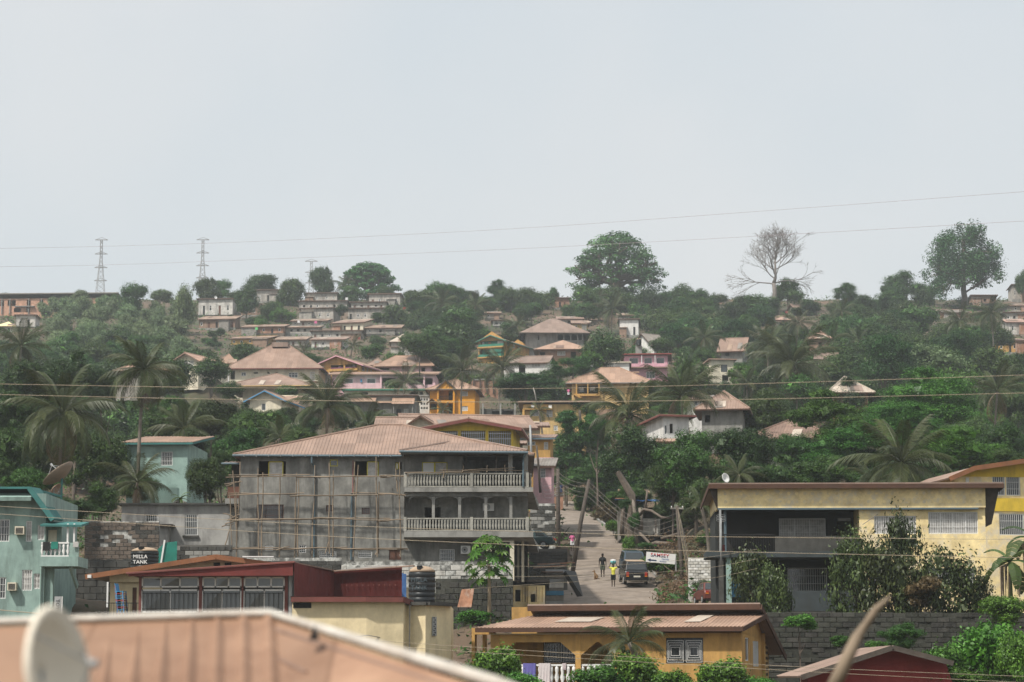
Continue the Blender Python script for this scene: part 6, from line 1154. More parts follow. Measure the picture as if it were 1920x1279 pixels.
# ------------------------------------------------------------------ trees: x, top, width, height, distance, kind
T_ = [
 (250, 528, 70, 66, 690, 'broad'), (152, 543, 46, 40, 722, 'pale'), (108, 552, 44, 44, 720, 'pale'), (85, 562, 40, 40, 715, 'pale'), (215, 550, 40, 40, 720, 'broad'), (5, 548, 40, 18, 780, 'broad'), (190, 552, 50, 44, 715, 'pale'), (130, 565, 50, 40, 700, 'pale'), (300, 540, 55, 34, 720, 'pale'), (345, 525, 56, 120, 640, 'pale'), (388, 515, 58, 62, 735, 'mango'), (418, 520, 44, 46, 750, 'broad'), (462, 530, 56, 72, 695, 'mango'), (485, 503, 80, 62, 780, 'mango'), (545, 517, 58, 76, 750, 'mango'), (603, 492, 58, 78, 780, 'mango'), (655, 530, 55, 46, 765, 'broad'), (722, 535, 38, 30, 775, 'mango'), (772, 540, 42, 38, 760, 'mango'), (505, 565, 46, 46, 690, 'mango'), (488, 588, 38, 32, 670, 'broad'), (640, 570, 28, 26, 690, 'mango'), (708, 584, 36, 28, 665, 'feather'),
 (740, 582, 62, 60, 665, 'mango'), (785, 570, 62, 66, 660, 'broad'), (800, 545, 60, 50, 740, 'mango'), (856, 535, 72, 60, 735, 'mango'), (905, 548, 64, 52, 715, 'broad'), (960, 543, 70, 60, 725, 'mango'), (1003, 535, 86, 70, 730, 'mango'), (1035, 532, 30, 50, 745, 'broad'), (930, 522, 40, 60, 745, 'feather'), (1340, 548, 60, 44, 735, 'broad'), (1400, 552, 70, 44, 720, 'mango'), (1510, 560, 60, 40, 715, 'broad'), (1580, 565, 70, 40, 715, 'mango'), (1630, 560, 60, 40, 725, 'broad'), (830, 545, 50, 40, 750, 'broad'), (880, 545, 46, 36, 755, 'mango'), (1072, 560, 52, 46, 700, 'broad'), (1104, 564, 52, 46, 690, 'bright'), (1160, 542, 100, 72, 715, 'mango'), (1213, 540, 66, 64, 715, 'mango'), (1190, 566, 70, 56, 690, 'broad'), (1250, 545, 60, 52, 725, 'broad'), (1278, 536, 62, 60, 740, 'mango'), (1320, 555, 66, 46, 730, 'mango'),
 (1240, 578, 86, 66, 650, 'mango'), (1300, 574, 96, 66, 640, 'mango'), (1370, 565, 66, 62, 650, 'mango'), (1425, 564, 74, 62, 650, 'broad'), (1392, 590, 66, 52, 600, 'mango'), (1345, 600, 70, 56, 580, 'broad'), (1275, 610, 70, 50, 570, 'mango'), (1545, 600, 70, 56, 590, 'broad'), (1700, 506, 86, 60, 760, 'broad'), (1662, 530, 40, 42, 755, 'broad'), (1740, 530, 50, 50, 750, 'broad'), (1918, 500, 34, 62, 760, 'broad'),
 (1600, 596, 90, 66, 590, 'mango'), (1655, 585, 100, 76, 600, 'mango'), (1715, 568, 112, 86, 600, 'broad'), (1770, 596, 86, 72, 560, 'mango'), (1828, 610, 70, 62, 540, 'broad'), (1868, 600, 74, 66, 550, 'mango'), (1640, 640, 120, 80, 480, 'mango'), (1750, 645, 130, 74, 450, 'mango'), (1660, 612, 130, 150, 400, 'feather'), (1745, 640, 150, 90, 420, 'pale'), (1800, 665, 120, 70, 415, 'bright'), (1870, 650, 120, 92, 430, 'mango'), (1905, 700, 110, 120, 330, 'near'), (1870, 790, 120, 120, 230, 'nearbroad'),
 (1480, 600, 70, 70, 560, 'mango'), (1510, 630, 80, 80, 480, 'broad'), (1560, 660, 90, 90, 420, 'mango'), (1460, 640, 70, 70, 500, 'mango'), (1290, 655, 82, 74, 430, 'bright'), (1395, 680, 64, 62, 400, 'bright'), (1440, 690, 80, 80, 380, 'mango'), (1510, 690, 90, 90, 340, 'broad'),
 (1435, 725, 120, 110, 275, 'near'), (1385, 790, 150, 140, 205, 'near'), (1305, 800, 150, 150, 203, 'nearbroad'), (1262, 850, 110, 120, 206, 'near'), (1190, 790, 160, 150, 222, 'near'), (1085, 795, 130, 130, 300, 'feather'), (1110, 865, 140, 100, 292, 'feather'), (1060, 855, 70, 85, 305, 'feather'), (1062, 765, 66, 60, 300, 'feather'), (1120, 770, 90, 70, 280, 'nearbroad'), (1095, 745, 60, 46, 330, 'broad'), (1180, 900, 110, 80, 216, 'nearbroad'), (1340, 890, 130, 110, 190, 'near'),
 (1740, 685, 240, 190, 258, 'rain'), (1555, 730, 170, 150, 222, 'rain'), (1610, 790, 180, 130, 208, 'rain'), (1800, 790, 190, 130, 205, 'rain'), (1690, 745, 170, 120, 235, 'rain'), (1690, 860, 200, 80, 190, 'nearbroad'), (1480, 850, 140, 90, 185, 'near'), (1420, 860, 110, 80, 180, 'nearbroad'), (1890, 840, 120, 60, 200, 'near'),
 (985, 694, 130, 66, 385, 'feather'), (1075, 662, 90, 66, 420, 'feather'), (1130, 620, 96, 90, 460, 'mango'), (1035, 690, 60, 50, 430, 'broad'), (1110, 655, 50, 40, 440, 'bright'), (860, 598, 92, 86, 510, 'mango'), (785, 618, 84, 66, 470, 'mango'), (740, 650, 60, 40, 480, 'bright'), (700, 640, 60, 40, 500, 'broad'), (830, 655, 50, 40, 470, 'mango'), (960, 600, 56, 40, 600, 'broad'), (900, 610, 60, 40, 600, 'bright'), (1220, 620, 70, 60, 530, 'mango'), (1190, 640, 50, 50, 520, 'broad'), (1320, 650, 50, 60, 470, 'mango'),
 (62, 668, 130, 116, 245, 'near'), (142, 652, 116, 116, 258, 'near'), (192, 690, 70, 90, 260, 'near'), (20, 720, 110, 130, 215, 'nearbroad'), (15, 800, 120, 150, 185, 'near'), (95, 770, 140, 150, 200, 'near'), (175, 800, 130, 140, 195, 'near'), (60, 870, 120, 90, 165, 'nearbroad'), (185, 900, 90, 80, 170, 'near'), (330, 738, 110, 90, 270, 'nearbroad'), (290, 770, 100, 90, 235, 'near'), (395, 668, 76, 66, 400, 'mango'), (466, 642, 80, 50, 490, 'mango'), (395, 745, 150, 100, 245, 'near'), (478, 760, 130, 110, 240, 'near'), (565, 800, 90, 70, 215, 'near'), (450, 800, 110, 90, 210, 'nearbroad'), (386, 850, 90, 110, 182, 'near'), (415, 840, 80, 80, 190, 'nearbroad'), (360, 800, 80, 80, 205, 'near'), (640, 745, 80, 70, 300, 'nearbroad'), (700, 770, 80, 50, 260, 'near'), (260, 880, 80, 70, 186, 'near'), (120, 930, 120, 60, 160, 'near'), (310, 700, 80, 50, 380, 'mango'), (430, 715, 60, 40, 360, 'mango'), (540, 720, 60, 50, 370, 'broad'),
 (1420, 1005, 110, 150, 132.5, 'sparse'), (1450, 1050, 80, 110, 132, 'sparse'), (1605, 985, 110, 165, 132.5, 'sparse'), (1695, 932, 100, 130, 133, 'sparse'), (1665, 990, 130, 165, 132, 'sparse'), (1780, 1020, 150, 130, 131.5, 'sparse'), (1725, 1040, 110, 110, 131, 'sparse'), (1840, 1060, 80, 90, 131.5, 'sparse'), (1735, 1080, 90, 70, 130, 'brown'),
 (1850, 1150, 150, 130, 113, 'bright'), (1770, 1190, 110, 95, 112, 'bright'), (1905, 1170, 90, 120, 108, 'bright'), (1800, 1240, 130, 70, 104, 'bright'), (1195, 1208, 120, 80, 107, 'bright'), (1120, 1240, 110, 60, 106, 'bright'), (1260, 1250, 90, 50, 106, 'bright'), (1355, 1226, 110, 66, 107, 'bright'), (1420, 1258, 80, 40, 107, 'bright'), (930, 1200, 120, 90, 106, 'bright'), (890, 1235, 80, 60, 105, 'bright'), (980, 1250, 90, 50, 104, 'bright'),
 (225, 1100, 46, 60, 142, 'bright'), (890, 1150, 60, 40, 146, 'bright'), (1137, 940, 60, 52, 268, 'brown'), (1098, 918, 46, 52, 292, 'bright'), (1235, 1075, 70, 50, 190, 'bright'), (1260, 1060, 50, 40, 192, 'broad'), (1320, 1085, 50, 40, 171, 'sparse'), (1126, 955, 36, 30, 272, 'brown'), (1168, 985, 36, 40, 236, 'sparse'), (1245, 935, 50, 50, 212, 'near'), (1640, 1200, 40, 24, 124, 'bright'), (1580, 1190, 46, 30, 124, 'bright'), (1700, 1215, 60, 40, 118, 'bright'),
]
T_ += [(515, 768, 90, 60, 300, 'near'), (462, 754, 70, 60, 305, 'near'), (572, 772, 70, 60, 290, 'nearbroad'), (540, 760, 50, 40, 315, 'mango'), (1500, 810, 120, 90, 215, 'nearbroad'), (1465, 870, 100, 70, 190, 'near'), (1560, 850, 120, 80, 195, 'nearbroad'), (1243, 630, 56, 44, 505, 'mango'), (1172, 930, 26, 30, 212.5, 'broad'), (1190, 960, 26, 36, 212, 'nearbroad'), (1178, 995, 36, 30, 212, 'bright'), (1215, 1020, 50, 26, 203, 'broad'), (1260, 1035, 60, 30, 196, 'sparse'), (1300, 1000, 60, 34, 204, 'sparse'), (1330, 1010, 50, 34, 200, 'broad'), (1275, 965, 50, 30, 213, 'nearbroad'), (1245, 1048, 40, 22, 194, 'bright'), (1150, 970, 30, 30, 246, 'bright'), (1500, 1150, 70, 40, 124, 'bright'), (1690, 1165, 90, 60, 122, 'nearbroad'), (1880, 1110, 90, 70, 124, 'bright')]
for a in T_: tree(*a)
r_ = random.Random(5)      # the hazy wood on the left slope: row behind row
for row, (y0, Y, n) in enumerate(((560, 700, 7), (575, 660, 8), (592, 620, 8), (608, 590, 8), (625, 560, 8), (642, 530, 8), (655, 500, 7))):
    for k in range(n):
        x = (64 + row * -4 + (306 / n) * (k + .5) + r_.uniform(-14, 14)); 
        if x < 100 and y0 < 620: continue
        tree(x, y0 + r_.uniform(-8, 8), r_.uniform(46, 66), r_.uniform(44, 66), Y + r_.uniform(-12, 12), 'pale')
HBX = [(q.x0 - 3, q.x1 + 3, q.yb - (q.H + getattr(q, 'rise', 1.5)) / q.px, q.yb - .18 * q.H / q.px, q.Y) for q in HB if hasattr(q, 'H')]
def fill(n, xr, yr, wm, kinds):      # trees between the houses, kept off the facades behind them
    for k in range(n):
        x = r_.uniform(*xr); y = r_.uniform(*yr); Y = Yof(y) + r_.uniform(-6, 6); w = r_.uniform(*wm) / mpp(Y); hh = w * r_.uniform(.65, .95); lift = r_.uniform(0, .25) * hh
        x0, x1, y0, y1 = x - w * .46, x + w * .46, y - hh - lift, y - lift
        if any(Yh > Y - 4 and x0 < b and x1 > a and y0 < d and y1 > c for a, b, c, d, Yh in HBX): continue
        if 1030 < x < 1240 and y > 880: continue
        tree(x, y0, w, hh, Y, r_.choice(kinds))
fill(700, (380, 1920), (585, 800), (6.5, 12), ['mango', 'mango', 'broad', 'broad', 'feather'])
fill(150, (1915, 2160), (585, 830), (7, 12), ['mango', 'broad', 'feather']); fill(120, (-240, 0), (600, 900), (7, 12), ['mango', 'broad', 'pale'])
fill(120, (380, 780), (575, 660), (3, 5.5), ['broad', 'mango', 'bright'])
fill(160, (-20, 440), (690, 930), (6, 11), ['mango', 'broad', 'nearbroad'])
fill(110, (1240, 1930), (780, 930), (6, 10), ['near', 'nearbroad', 'rain'])
# ------------------------------------------------------------------ palms
def frond_mesh(seed, droop, n=44):
    """unit frond along +X: drooping midrib with two rows of narrow hanging leaflets"""
    r = random.Random(seed); mb = MB(); P = []
    a = 0.; p = Vector((0, 0, 0)); k_ = 12
    for k in range(k_ + 1): P.append(p.copy()); p = p + Vector((math.cos(a), 0, math.sin(a))) / k_; a -= droop / k_ * (.5 + 1.0 * k / k_)
    mb.tube(P, [.014 - .001 * k for k in range(k_ + 1)], 4)
    for k in range(n):
        f = .12 + .88 * k / n; q = f * k_; i = min(int(q), k_ - 1); c = P[i].lerp(P[i + 1], q - i); d = (P[i + 1] - P[i]).normalized(); L_ = .29 * (math.sin(min(1, f * 1.15) * math.pi * .82) * .85 + .22) * r.uniform(.85, 1.1)
        for s in (-1, 1):
            side = Vector((d.x * .55, s * .8, d.z * .55 - .12)).normalized(); tip = c + side * L_ * .8 + Vector((0, 0, -L_ * r.uniform(.3, .8))); mid = c + side * L_ * .5 + Vector((0, 0, -L_ * .06)); wv = d * .0075
            i0 = len(mb.v); mb.v += [tuple(c - wv * .6), tuple(c + wv * .6), tuple(mid + wv), tuple(tip), tuple(mid - wv)]; mb.f += [(i0, i0 + 1, i0 + 2, i0 + 4), (i0 + 4, i0 + 2, i0 + 3)]
    return mb.mesh('frond', 'leaf_palm')
def brown(me): me.materials.clear(); me.materials.append(MAT['leaf_brown']); return me
FB = brown(frond_mesh(6, 2.5, 26))
FR = [frond_mesh(1, .7), frond_mesh(2, 1.2), frond_mesh(3, 1.7), frond_mesh(4, 2.2)]
def trunk_curve(mb, base, top, r0, r1, lean, n=9):
    pts = []
    for k in range(n + 1): f = k / n; pts.append(base.lerp(top, f) + Vector((lean * math.sin(f * math.pi), 0, 0)))
    mb.tube(pts, [r0 + (r1 - r0) * f / n + (.05 if f == 0 else 0) for f in range(n + 1)], 8)
def palm(px, py, rpx, Y, nf=20, label=None, up=.35, trunk=None, name='coconut_palm', seed=0):
    r = random.Random(int(px * 7 + py)); p = at(px, py, Y); p_ = mpp(Y); L_ = rpx * p_ * 1.08; base = at(trunk, py + 50, Y) if trunk else p; g = gzc(base.x, base.y); g = min(g, p.z - .3)
    adj = 'young low' if p.z - g < 3 else ('tall' if p.z - g > 9 else 'leafy'); kd = name.replace('_', ' ')
    t = empty(name, label or plabel(adj, kd, px, py, Y, 'large' if rpx > 60 else 'small'), 'palm', (base.x, base.y, g), 0, 'palms on the slopes'); c = p - Vector((base.x, base.y, g))
    mb = MB(); trunk_curve(mb, Vector((0, 0, -.6)), c, .17, .12, r.uniform(-.7, .7)); mb.build('trunk', 'palm_trunk', t, True)
    sp_ = r.uniform(.85, 1.12)
    for k in range(nf):
        if r.random() < .08: continue
        f = (k + .5) / nf; az = k * 2.39996 + r.uniform(-.25, .25); el = R(82) - f ** .85 * R(105) * sp_ + r.uniform(-.12, .12) + (up - .35); m = FR[0 if f < .25 else 1 if f < .55 else 2 if f < .8 else 3]
        if f > .9 and r.random() < .7: m = FB; el -= .35
        o = link('frond', m, t, c, None, L_ * r.uniform(.85, 1.12) * (.8 if f < .12 else 1)); o.rotation_euler = (r.uniform(-.2, .2), -el, az)
    if rpx > 45 and name == 'coconut_palm':
        mb = MB()
        for k in range(7): a = k * .9; mb.lathe([(.02, -.14), (.11, -.06), (.12, .03), (.04, .13)], 6, (c.x + math.cos(a) * .3, c.y + math.sin(a) * .3, c.z - .25 - .1 * (k % 3)))
        mb.build('coconut_bunch', 'leaf_dry', t, True)
    return t
for a in [(270, 694, 84, 187, 32), (118, 775, 108, 171, 32), (40, 648, 60, 300, 18), (258, 905, 75, 180, 16), (1690, 868, 112, 172, 24), (1278, 742, 76, 258, 28), (1180, 778, 90, 250, 28), (1440, 645, 52, 440, 20), (1497, 606, 36, 520, 16), (1320, 634, 42, 480, 18), (1800, 602, 40, 500, 18), (1858, 588, 42, 520, 18), (942, 690, 52, 400, 20), (868, 696, 50, 405, 18), (830, 570, 36, 660, 16), (892, 574, 36, 650, 16), (970, 612, 30, 590, 14), (1148, 580, 40, 650, 16), (662, 648, 26, 520, 14), (1578, 584, 32, 600, 16), (1120, 560, 24, 700, 12), (648, 535, 26, 770, 12), (1180, 1205, 84, 112, 13), (1400, 718, 40, 380, 14), (1430, 660, 36, 460, 14), (1610, 640, 30, 480, 12)]: palm(*a)
for a in [(615, 765, 78, 262, 26), (1488, 685, 80, 345, 26), (345, 805, 70, 215, 20), (525, 822, 48, 222, 16), (1385, 890, 52, 178, 16), (1315, 950, 46, 176, 12), (1870, 735, 66, 300, 18), (760, 718, 40, 432, 18), (1010, 770, 26, 322, 12), (570, 662, 26, 500, 12), (690, 800, 60, 245, 14), (830, 770, 24, 395, 10), (1560, 640, 36, 450, 14), (1640, 905, 60, 180, 14), (1905, 1240, 50, 112, 10)]: palm(*a[:4], a[4], None, .45, None, 'oil_palm')
# ------------------------------------------------------------------ great cotton trees on the skyline
def grow(mb, p, d, L_, r, lev, rs, ends, spread, up, twig=0, n0=3):
    pts = [p]; q = p.copy(); dd = d.copy()
    for k in range(4): dd = (dd + Vector((rs.uniform(-.22, .22), rs.uniform(-.22, .22), up + rs.uniform(-.12, .12)))).normalized(); q = q + dd * L_ / 4; pts.append(q.copy())
    mb.tube(pts, [r, r * .9, r * .8, r * .7, r * .6], 6 if r > .25 else 4, cap=False)
    if lev == 0: ends.append((q, dd)); return
    for k in range(n0 + (lev > 1)):
        f = rs.choice([2, 3, 4, 4]); a = Vector((rs.gauss(0, 1), rs.gauss(0, 1), rs.gauss(0, .6))).normalized(); nd = (dd + a * spread).normalized(); grow(mb, pts[f], nd, L_ * rs.uniform(.55, .8), r * rs.uniform(.45, .6), lev - 1, rs, ends, spread, up, twig, n0)
def pad_leaves(ends, mat, size, m, leaf, seed, flat=.35):
    rs = np.random.RandomState(seed); P = np.array([list(e[0]) for e in ends]); n = len(P); v = rs.normal(size=(n, m, 3)); v /= np.linalg.norm(v, axis=2, keepdims=True); off = v * (rs.rand(n, m, 1) ** .4) * (size * rs.uniform(.7, 1.35, (n, 1, 1))) * np.array([1, 1, flat]); C = (P[:, None] + off).reshape(-1, 3); nr = rs.normal(size=(n * m, 3)) * .4 + off.reshape(-1, 3) / size * .6 + [0, 0, .7]; nr /= np.linalg.norm(nr, axis=1, keepdims=True); L_ = leaf * rs.uniform(.6, 1.3, n * m); return quads('crown', C, nr, L_, L_ * .55, mat, rs, m)
def cotton(label, px, ytop, ybase, ycrown, wpx, Y, seed, mode):
    rs = random.Random(seed); p = at(px, ybase, Y); p_ = mpp(Y); t = empty('cotton_tree', label, 'tree', p, 0, 'giant cotton trees on the skyline'); Hh, W = (ybase - ytop) * p_, wpx * p_; mb = MB(); ends = []; hb = (ybase - ycrown) * p_
    tr = (hb * .09 + .6) * (.62 if mode == 'bare' else 1); pts = [Vector((0, 0, -3)), Vector((0, 0, hb * .2)), Vector((.2, 0, hb * .6)), Vector((-.1, 0, hb))]; mb.tube(pts, [tr * 1.7, tr * 1.05, tr * .85, tr * .75], 10)
    if mode == 'umbrella':
        for k in range(13): a = k * 2.399; el = rs.uniform(.15, 1.2); d = Vector((math.cos(a) * math.cos(el), math.sin(a) * math.cos(el), math.sin(el))); grow(mb, pts[3] + Vector((0, 0, -rs.uniform(0, 3))), d, W * .26, tr * .45, 2, rs, ends, .75, .02)
        cl = [(q, d) for q, d in ends if rs.random() < .4]
        for k in range(74):   # layered plates over the dome with gaps between
            a = k * 2.399; e = (k + .5) / 74; ph = e ** 1.1 * 1.45; rr = W * .5 * math.cos(ph) ** .8 * rs.uniform(.8, 1.0); z = hb * .38 + (Hh - hb * .38) * math.sin(ph) * rs.uniform(.93, 1); cl.append((Vector((math.cos(a) * rr, math.sin(a) * rr, z)), None))
        link('crown', pad_leaves(cl, 'leaf_kapok', W * .105, 130, .75, seed, .34), t)
    elif mode == 'clumped':
        mb.tube([pts[3], Vector((.3, 0, Hh * .75)), Vector((.1, 0, Hh * .9))], [tr * .75, tr * .5, tr * .2], 8)
        for k in range(17): a = k * 2.399; z = rs.uniform(hb * .5, Hh * .82); el = rs.uniform(-.15, .7); d = Vector((math.cos(a) * math.cos(el), math.sin(a) * math.cos(el), math.sin(el))); grow(mb, Vector((0, 0, z)), d, W * .25 * (1.15 - .5 * z / Hh), tr * .35, 2, rs, ends, .7, -.03)
        cl = [(q + Vector((rs.gauss(0, 1.2), rs.gauss(0, 1.2), rs.gauss(0, .9) - .6)), d) for q, d in ends if rs.random() < .3]
        for k in range(64):     # ragged hanging lumps of foliage
            a = k * 2.399; z = Hh * (.28 + .68 * rs.random()); rr = W * .46 * (1 - ((z / Hh - .5) / .56) ** 2) ** .5 * rs.uniform(.45, 1.05); c_ = Vector((math.cos(a) * rr, math.sin(a) * rr, z))
            cl.append((c_, None)); cl.append((c_ + Vector((rs.gauss(0, 1.5), rs.gauss(0, 1.5), rs.uniform(-2.5, -.5))), None))
        link('crown', pad_leaves(cl, 'leaf_kapok', W * .10, 130, .72, seed, .95), t)
    else:
        top = Vector((.4, 0, Hh * .62)); mb.tube([pts[3], Vector((.5, 0, hb * 1.25)), top], [tr * .75, tr * .5, tr * .32], 8)
        for k in range(9): a = k * 2.399 + .3; el = rs.uniform(.25, .95); d = Vector((math.cos(a) * math.cos(el), math.sin(a) * math.cos(el), math.sin(el))); grow(mb, pts[3].lerp(top, rs.random()), d, W * .27, tr * .24, 3, rs, ends, .62, .06, n0=3)
        for a, e, z in ((3.3, .22, .95), (-.2, .35, 1.)): d = Vector((math.cos(a), math.sin(a) * .3, e)).normalized(); grow(mb, Vector((0, 0, hb * z)), d, W * .3, tr * .28, 3, rs, ends, .55, -.03, n0=3)
        for a in range(4): grow(mb, top, Vector((rs.uniform(-.6, .6), rs.uniform(-.6, .6), 1)).normalized(), W * .2, tr * .2, 3, rs, ends, .6, .06, n0=3)
        g = MB()
        for q, d in ends:
            for z in range(2): e = q + (d + Vector((rs.gauss(0, .6), rs.gauss(0, .6), rs.gauss(0, .5)))).normalized() * rs.uniform(.8, 1.7); g.tube([q, e], [.045, .02], 3, cap=False)
        surf('bark_dead', (.17, .15, .135), bump=.2); g.build('twigs', 'bark_dead', t)
    mb.build('trunk', 'bark' if mode != 'bare' else 'bark_dead', t, True); pad(p.x, p.y, 3, p.z); return t
cotton('huge umbrella shaped cotton tree towering over the skyline', 1156, 436, 600, 520, 176, 735, 4, 'umbrella')
cotton('bare leafless cotton tree with pale branches on the skyline', 1452, 430, 576, 530, 120, 720, 11, 'bare')
cotton('tall dark cotton tree with ragged clumps on the right skyline', 1808, 418, 578, 545, 146, 735, 8, 'clumped')
cotton('low wide cotton tree with flat crown on the left skyline', 692, 493, 566, 540, 104, 785, 15, 'umbrella')
# ------------------------------------------------------------------ papaya, banana, stump, logs
def papaya(label, px, ytop, wpx, ybase, Y, seed):
    r = random.Random(seed); p = at(px, ybase, Y); p_ = mpp(Y); t = empty('papaya_tree', label, 'tree', p, 0); Hh = (ybase - ytop) * p_; w = wpx * p_; c = Vector((0, 0, Hh * .8))
    MB().tube([(0, 0, -.5), (.02, 0, Hh * .4), (-.03, 0, Hh * .85)], [.13, .1, .08], 8).build('trunk', 'papaya_trunk', t, True)
    lf = MB(); n = 9
    for k in range(n):       # deeply lobed hand-shaped leaf
        a = (k / (n - 1) - .5) * 4.6; d = Vector((math.cos(a), math.sin(a), 0)); s = Vector((-d.y, d.x, 0)); L_ = .5 * (1 - .25 * abs(a) / 2.3); i = len(lf.v)
        lf.v += [(0, 0, 0), tuple(d * L_ * .5 + s * .1 + Vector((0, 0, .02))), tuple(d * L_ + Vector((0, 0, -.1))), tuple(d * L_ * .5 - s * .1 + Vector((0, 0, .02)))]; lf.f.append((i, i + 1, i + 2, i + 3))
    me = lf.mesh('leaf', 'leaf_bright' if seed % 2 else 'leaf_broad')
    st = MB()
    for k in range(44):
        f = k / 43; az = k * 2.4; el = R(70) - f * R(105); L_ = w * .44 * (.55 + .45 * math.cos(el * .8)) * r.uniform(.8, 1.1); s = c + Vector((0, 0, (.5 - f) * Hh * .22)); d = Vector((math.cos(az) * math.cos(el), math.sin(az) * math.cos(el), math.sin(el))); e = s + d * L_ + Vector((0, 0, -.1 * f)); st.tube([s, s.lerp(e, .5) + Vector((0, 0, .06)), e], [.02, .016, .012], 4)
        o = link('leaf', me, t, e, None, r.uniform(.8, 1.25) * w * .34); o.rotation_euler = (r.uniform(-.3, .3), r.uniform(.15, .8) + f * .5, az)
    st.build('leaf_stalks', 'leaf_broad', t)
papaya('papaya tree with umbrella of lobed leaves before the flaking white wall', 917, 1022, 92, 1172, 146, 3); papaya('young papaya plant among the stacked chairs and dark wall', 222, 1102, 40, 1170, 139, 5)
def banana(label, px, py, Lpx, Y, seed):
    r = random.Random(seed); p_ = mpp(Y); p = at(px, py, Y); g = gzc(p.x, p.y); g = min(g, p.z - 1.2); t = empty('banana_plant', label, 'plant', (p.x, p.y, g)); c = Vector((0, 0, p.z - g)); MB().tube([(0, 0, -.3), (0, 0, c.z * .6), c], [.16, .13, .08], 8).build('stem', 'leaf_banana', t, True)
    for k in range(9):
        az = k * 2.4 + r.random(); el = R(75) - k * R(12); L_ = Lpx * p_ * r.uniform(.8, 1.1); mb = MB(); q = Vector((0, 0, 0)); a = el; P = []; n = 9
        for i in range(n + 1): P.append((q.copy(), a)); q = q + Vector((math.cos(a), 0, math.sin(a))) * L_ / n; a -= .2
        for i in range(n):
            (p0, a0), (p1, a1) = P[i], P[i + 1]; w0, w1 = [.3 * L_ * .5 * math.sin(math.pi * min(1, (j + .35) / (n + .6))) ** .6 for j in (i, i + 1)]
            for s in (-1, 1):
                gap = r.uniform(.0, .12); e0 = p0.lerp(p1, gap); mb.poly([e0, p1, p1 + Vector((0, s * w1, -w1 * .35)), e0 + Vector((0, s * w0, -w0 * .35))])
        o = mb.build('leaf', 'leaf_banana', t); o.location = c; o.rotation_euler.z = az
    g2 = MB()
    for k in range(14): a = k * .45; e = Vector((math.cos(a) * .5, math.sin(a) * .3, c.z - r.uniform(1.2, 2.6))); g2.tube([c * .98, c + Vector((math.cos(a) * .5, math.sin(a) * .4, -.3)), e], [.03, .06, .02], 4)
    g2.build('dead_leaves', 'wood_grey' if seed % 2 else 'bamboo', t)
banana('banana plant with torn leaves and dry skirt at the right edge', 1893, 1052, 82, 131, 2); banana('banana plant left of the right edge banana', 1935, 1010, 70, 133, 4); banana('small banana plant before the pale teal house', 338, 935, 28, 183, 3)
st = empty('tree_stump', 'tall pale sawn tree stump beside the road', 'stump', at(1185, 1015, 214)); p_ = mpp(214); mb = MB(); X_ = lambda x, y, d=0: Vector(((x - 1185) * p_, d, (1015 - y) * p_))
mb.tube([X_(1183, 1028), X_(1180, 990), X_(1186, 960), X_(1184, 930), X_(1170, 905), X_(1160, 884)], [.6, .5, .42, .36, .3, .25], 9); rs_ = random.Random(9)
mb.v = [(v[0] + rs_.uniform(-.09, .09), v[1] + rs_.uniform(-.09, .09), v[2] + rs_.uniform(-.05, .05)) for v in mb.v]; mb.build('trunk', 'bark', st)
for k_ in range(7): a_ = k_ * .9; x_ = 1183 + 16 * math.cos(a_); MB().tube([X_(x_, 1030, -.5 * math.sin(a_)), X_(1183 + 9 * math.cos(a_), 1000, -.35 * math.sin(a_)), X_(1184 + 4 * math.cos(a_), 962 - 8 * (k_ % 3))], [.16, .13, .06], 6).build('root', 'bark_pale' if k_ % 2 else 'bark', st)
MB().tube([X_(1191, 1020, -.5), X_(1192, 980, -.5), X_(1188, 945, -.3), X_(1182, 925)], [.22, .18, .16, .1], 8).build('root_stem', 'bark_pale', st, True); MB().tube([X_(1199, 995, .2), X_(1200, 952, .2)], [.36, .3], 10).build('side_stem', 'bark_pale', st, True); MB().tube([X_(1166, 1005, -.3), X_(1168, 960, -.2), X_(1174, 940)], [.22, .16, .1], 8).build('side_stem', 'bark', st, True)
for k, (pp, rr, l) in enumerate((([(1200, 965, 212), (1208, 955, 211), (1222, 958, 210), (1240, 970, 209), (1262, 972, 208)], .14, 'arched grey branch lying right of the stump'), ([(1210, 955, 211), (1212, 935, 211), (1214, 918, 211)], .1, 'thin upright dead stem before the tarpaulin stall'), ([(1205, 1028, 206), (1230, 1018, 204), (1255, 1020, 203), (1272, 1030, 202)], .2, 'thick fallen log below the stall'), ([(1240, 1010, 206), (1275, 1000, 205), (1305, 985, 204)], .13, 'long pale log lying up the brushy bank'), ([(1200, 1000, 209), (1215, 1015, 207), (1222, 1026, 206)], .13, 'short forked log at the stump foot'))):
    tag(MB().tube([at(*q) for q in pp], [rr * (1 - .08 * j) for j in range(len(pp))], 8).build('fallen_log', 'bark', None, True), l, 'log', 'logs on the bank')
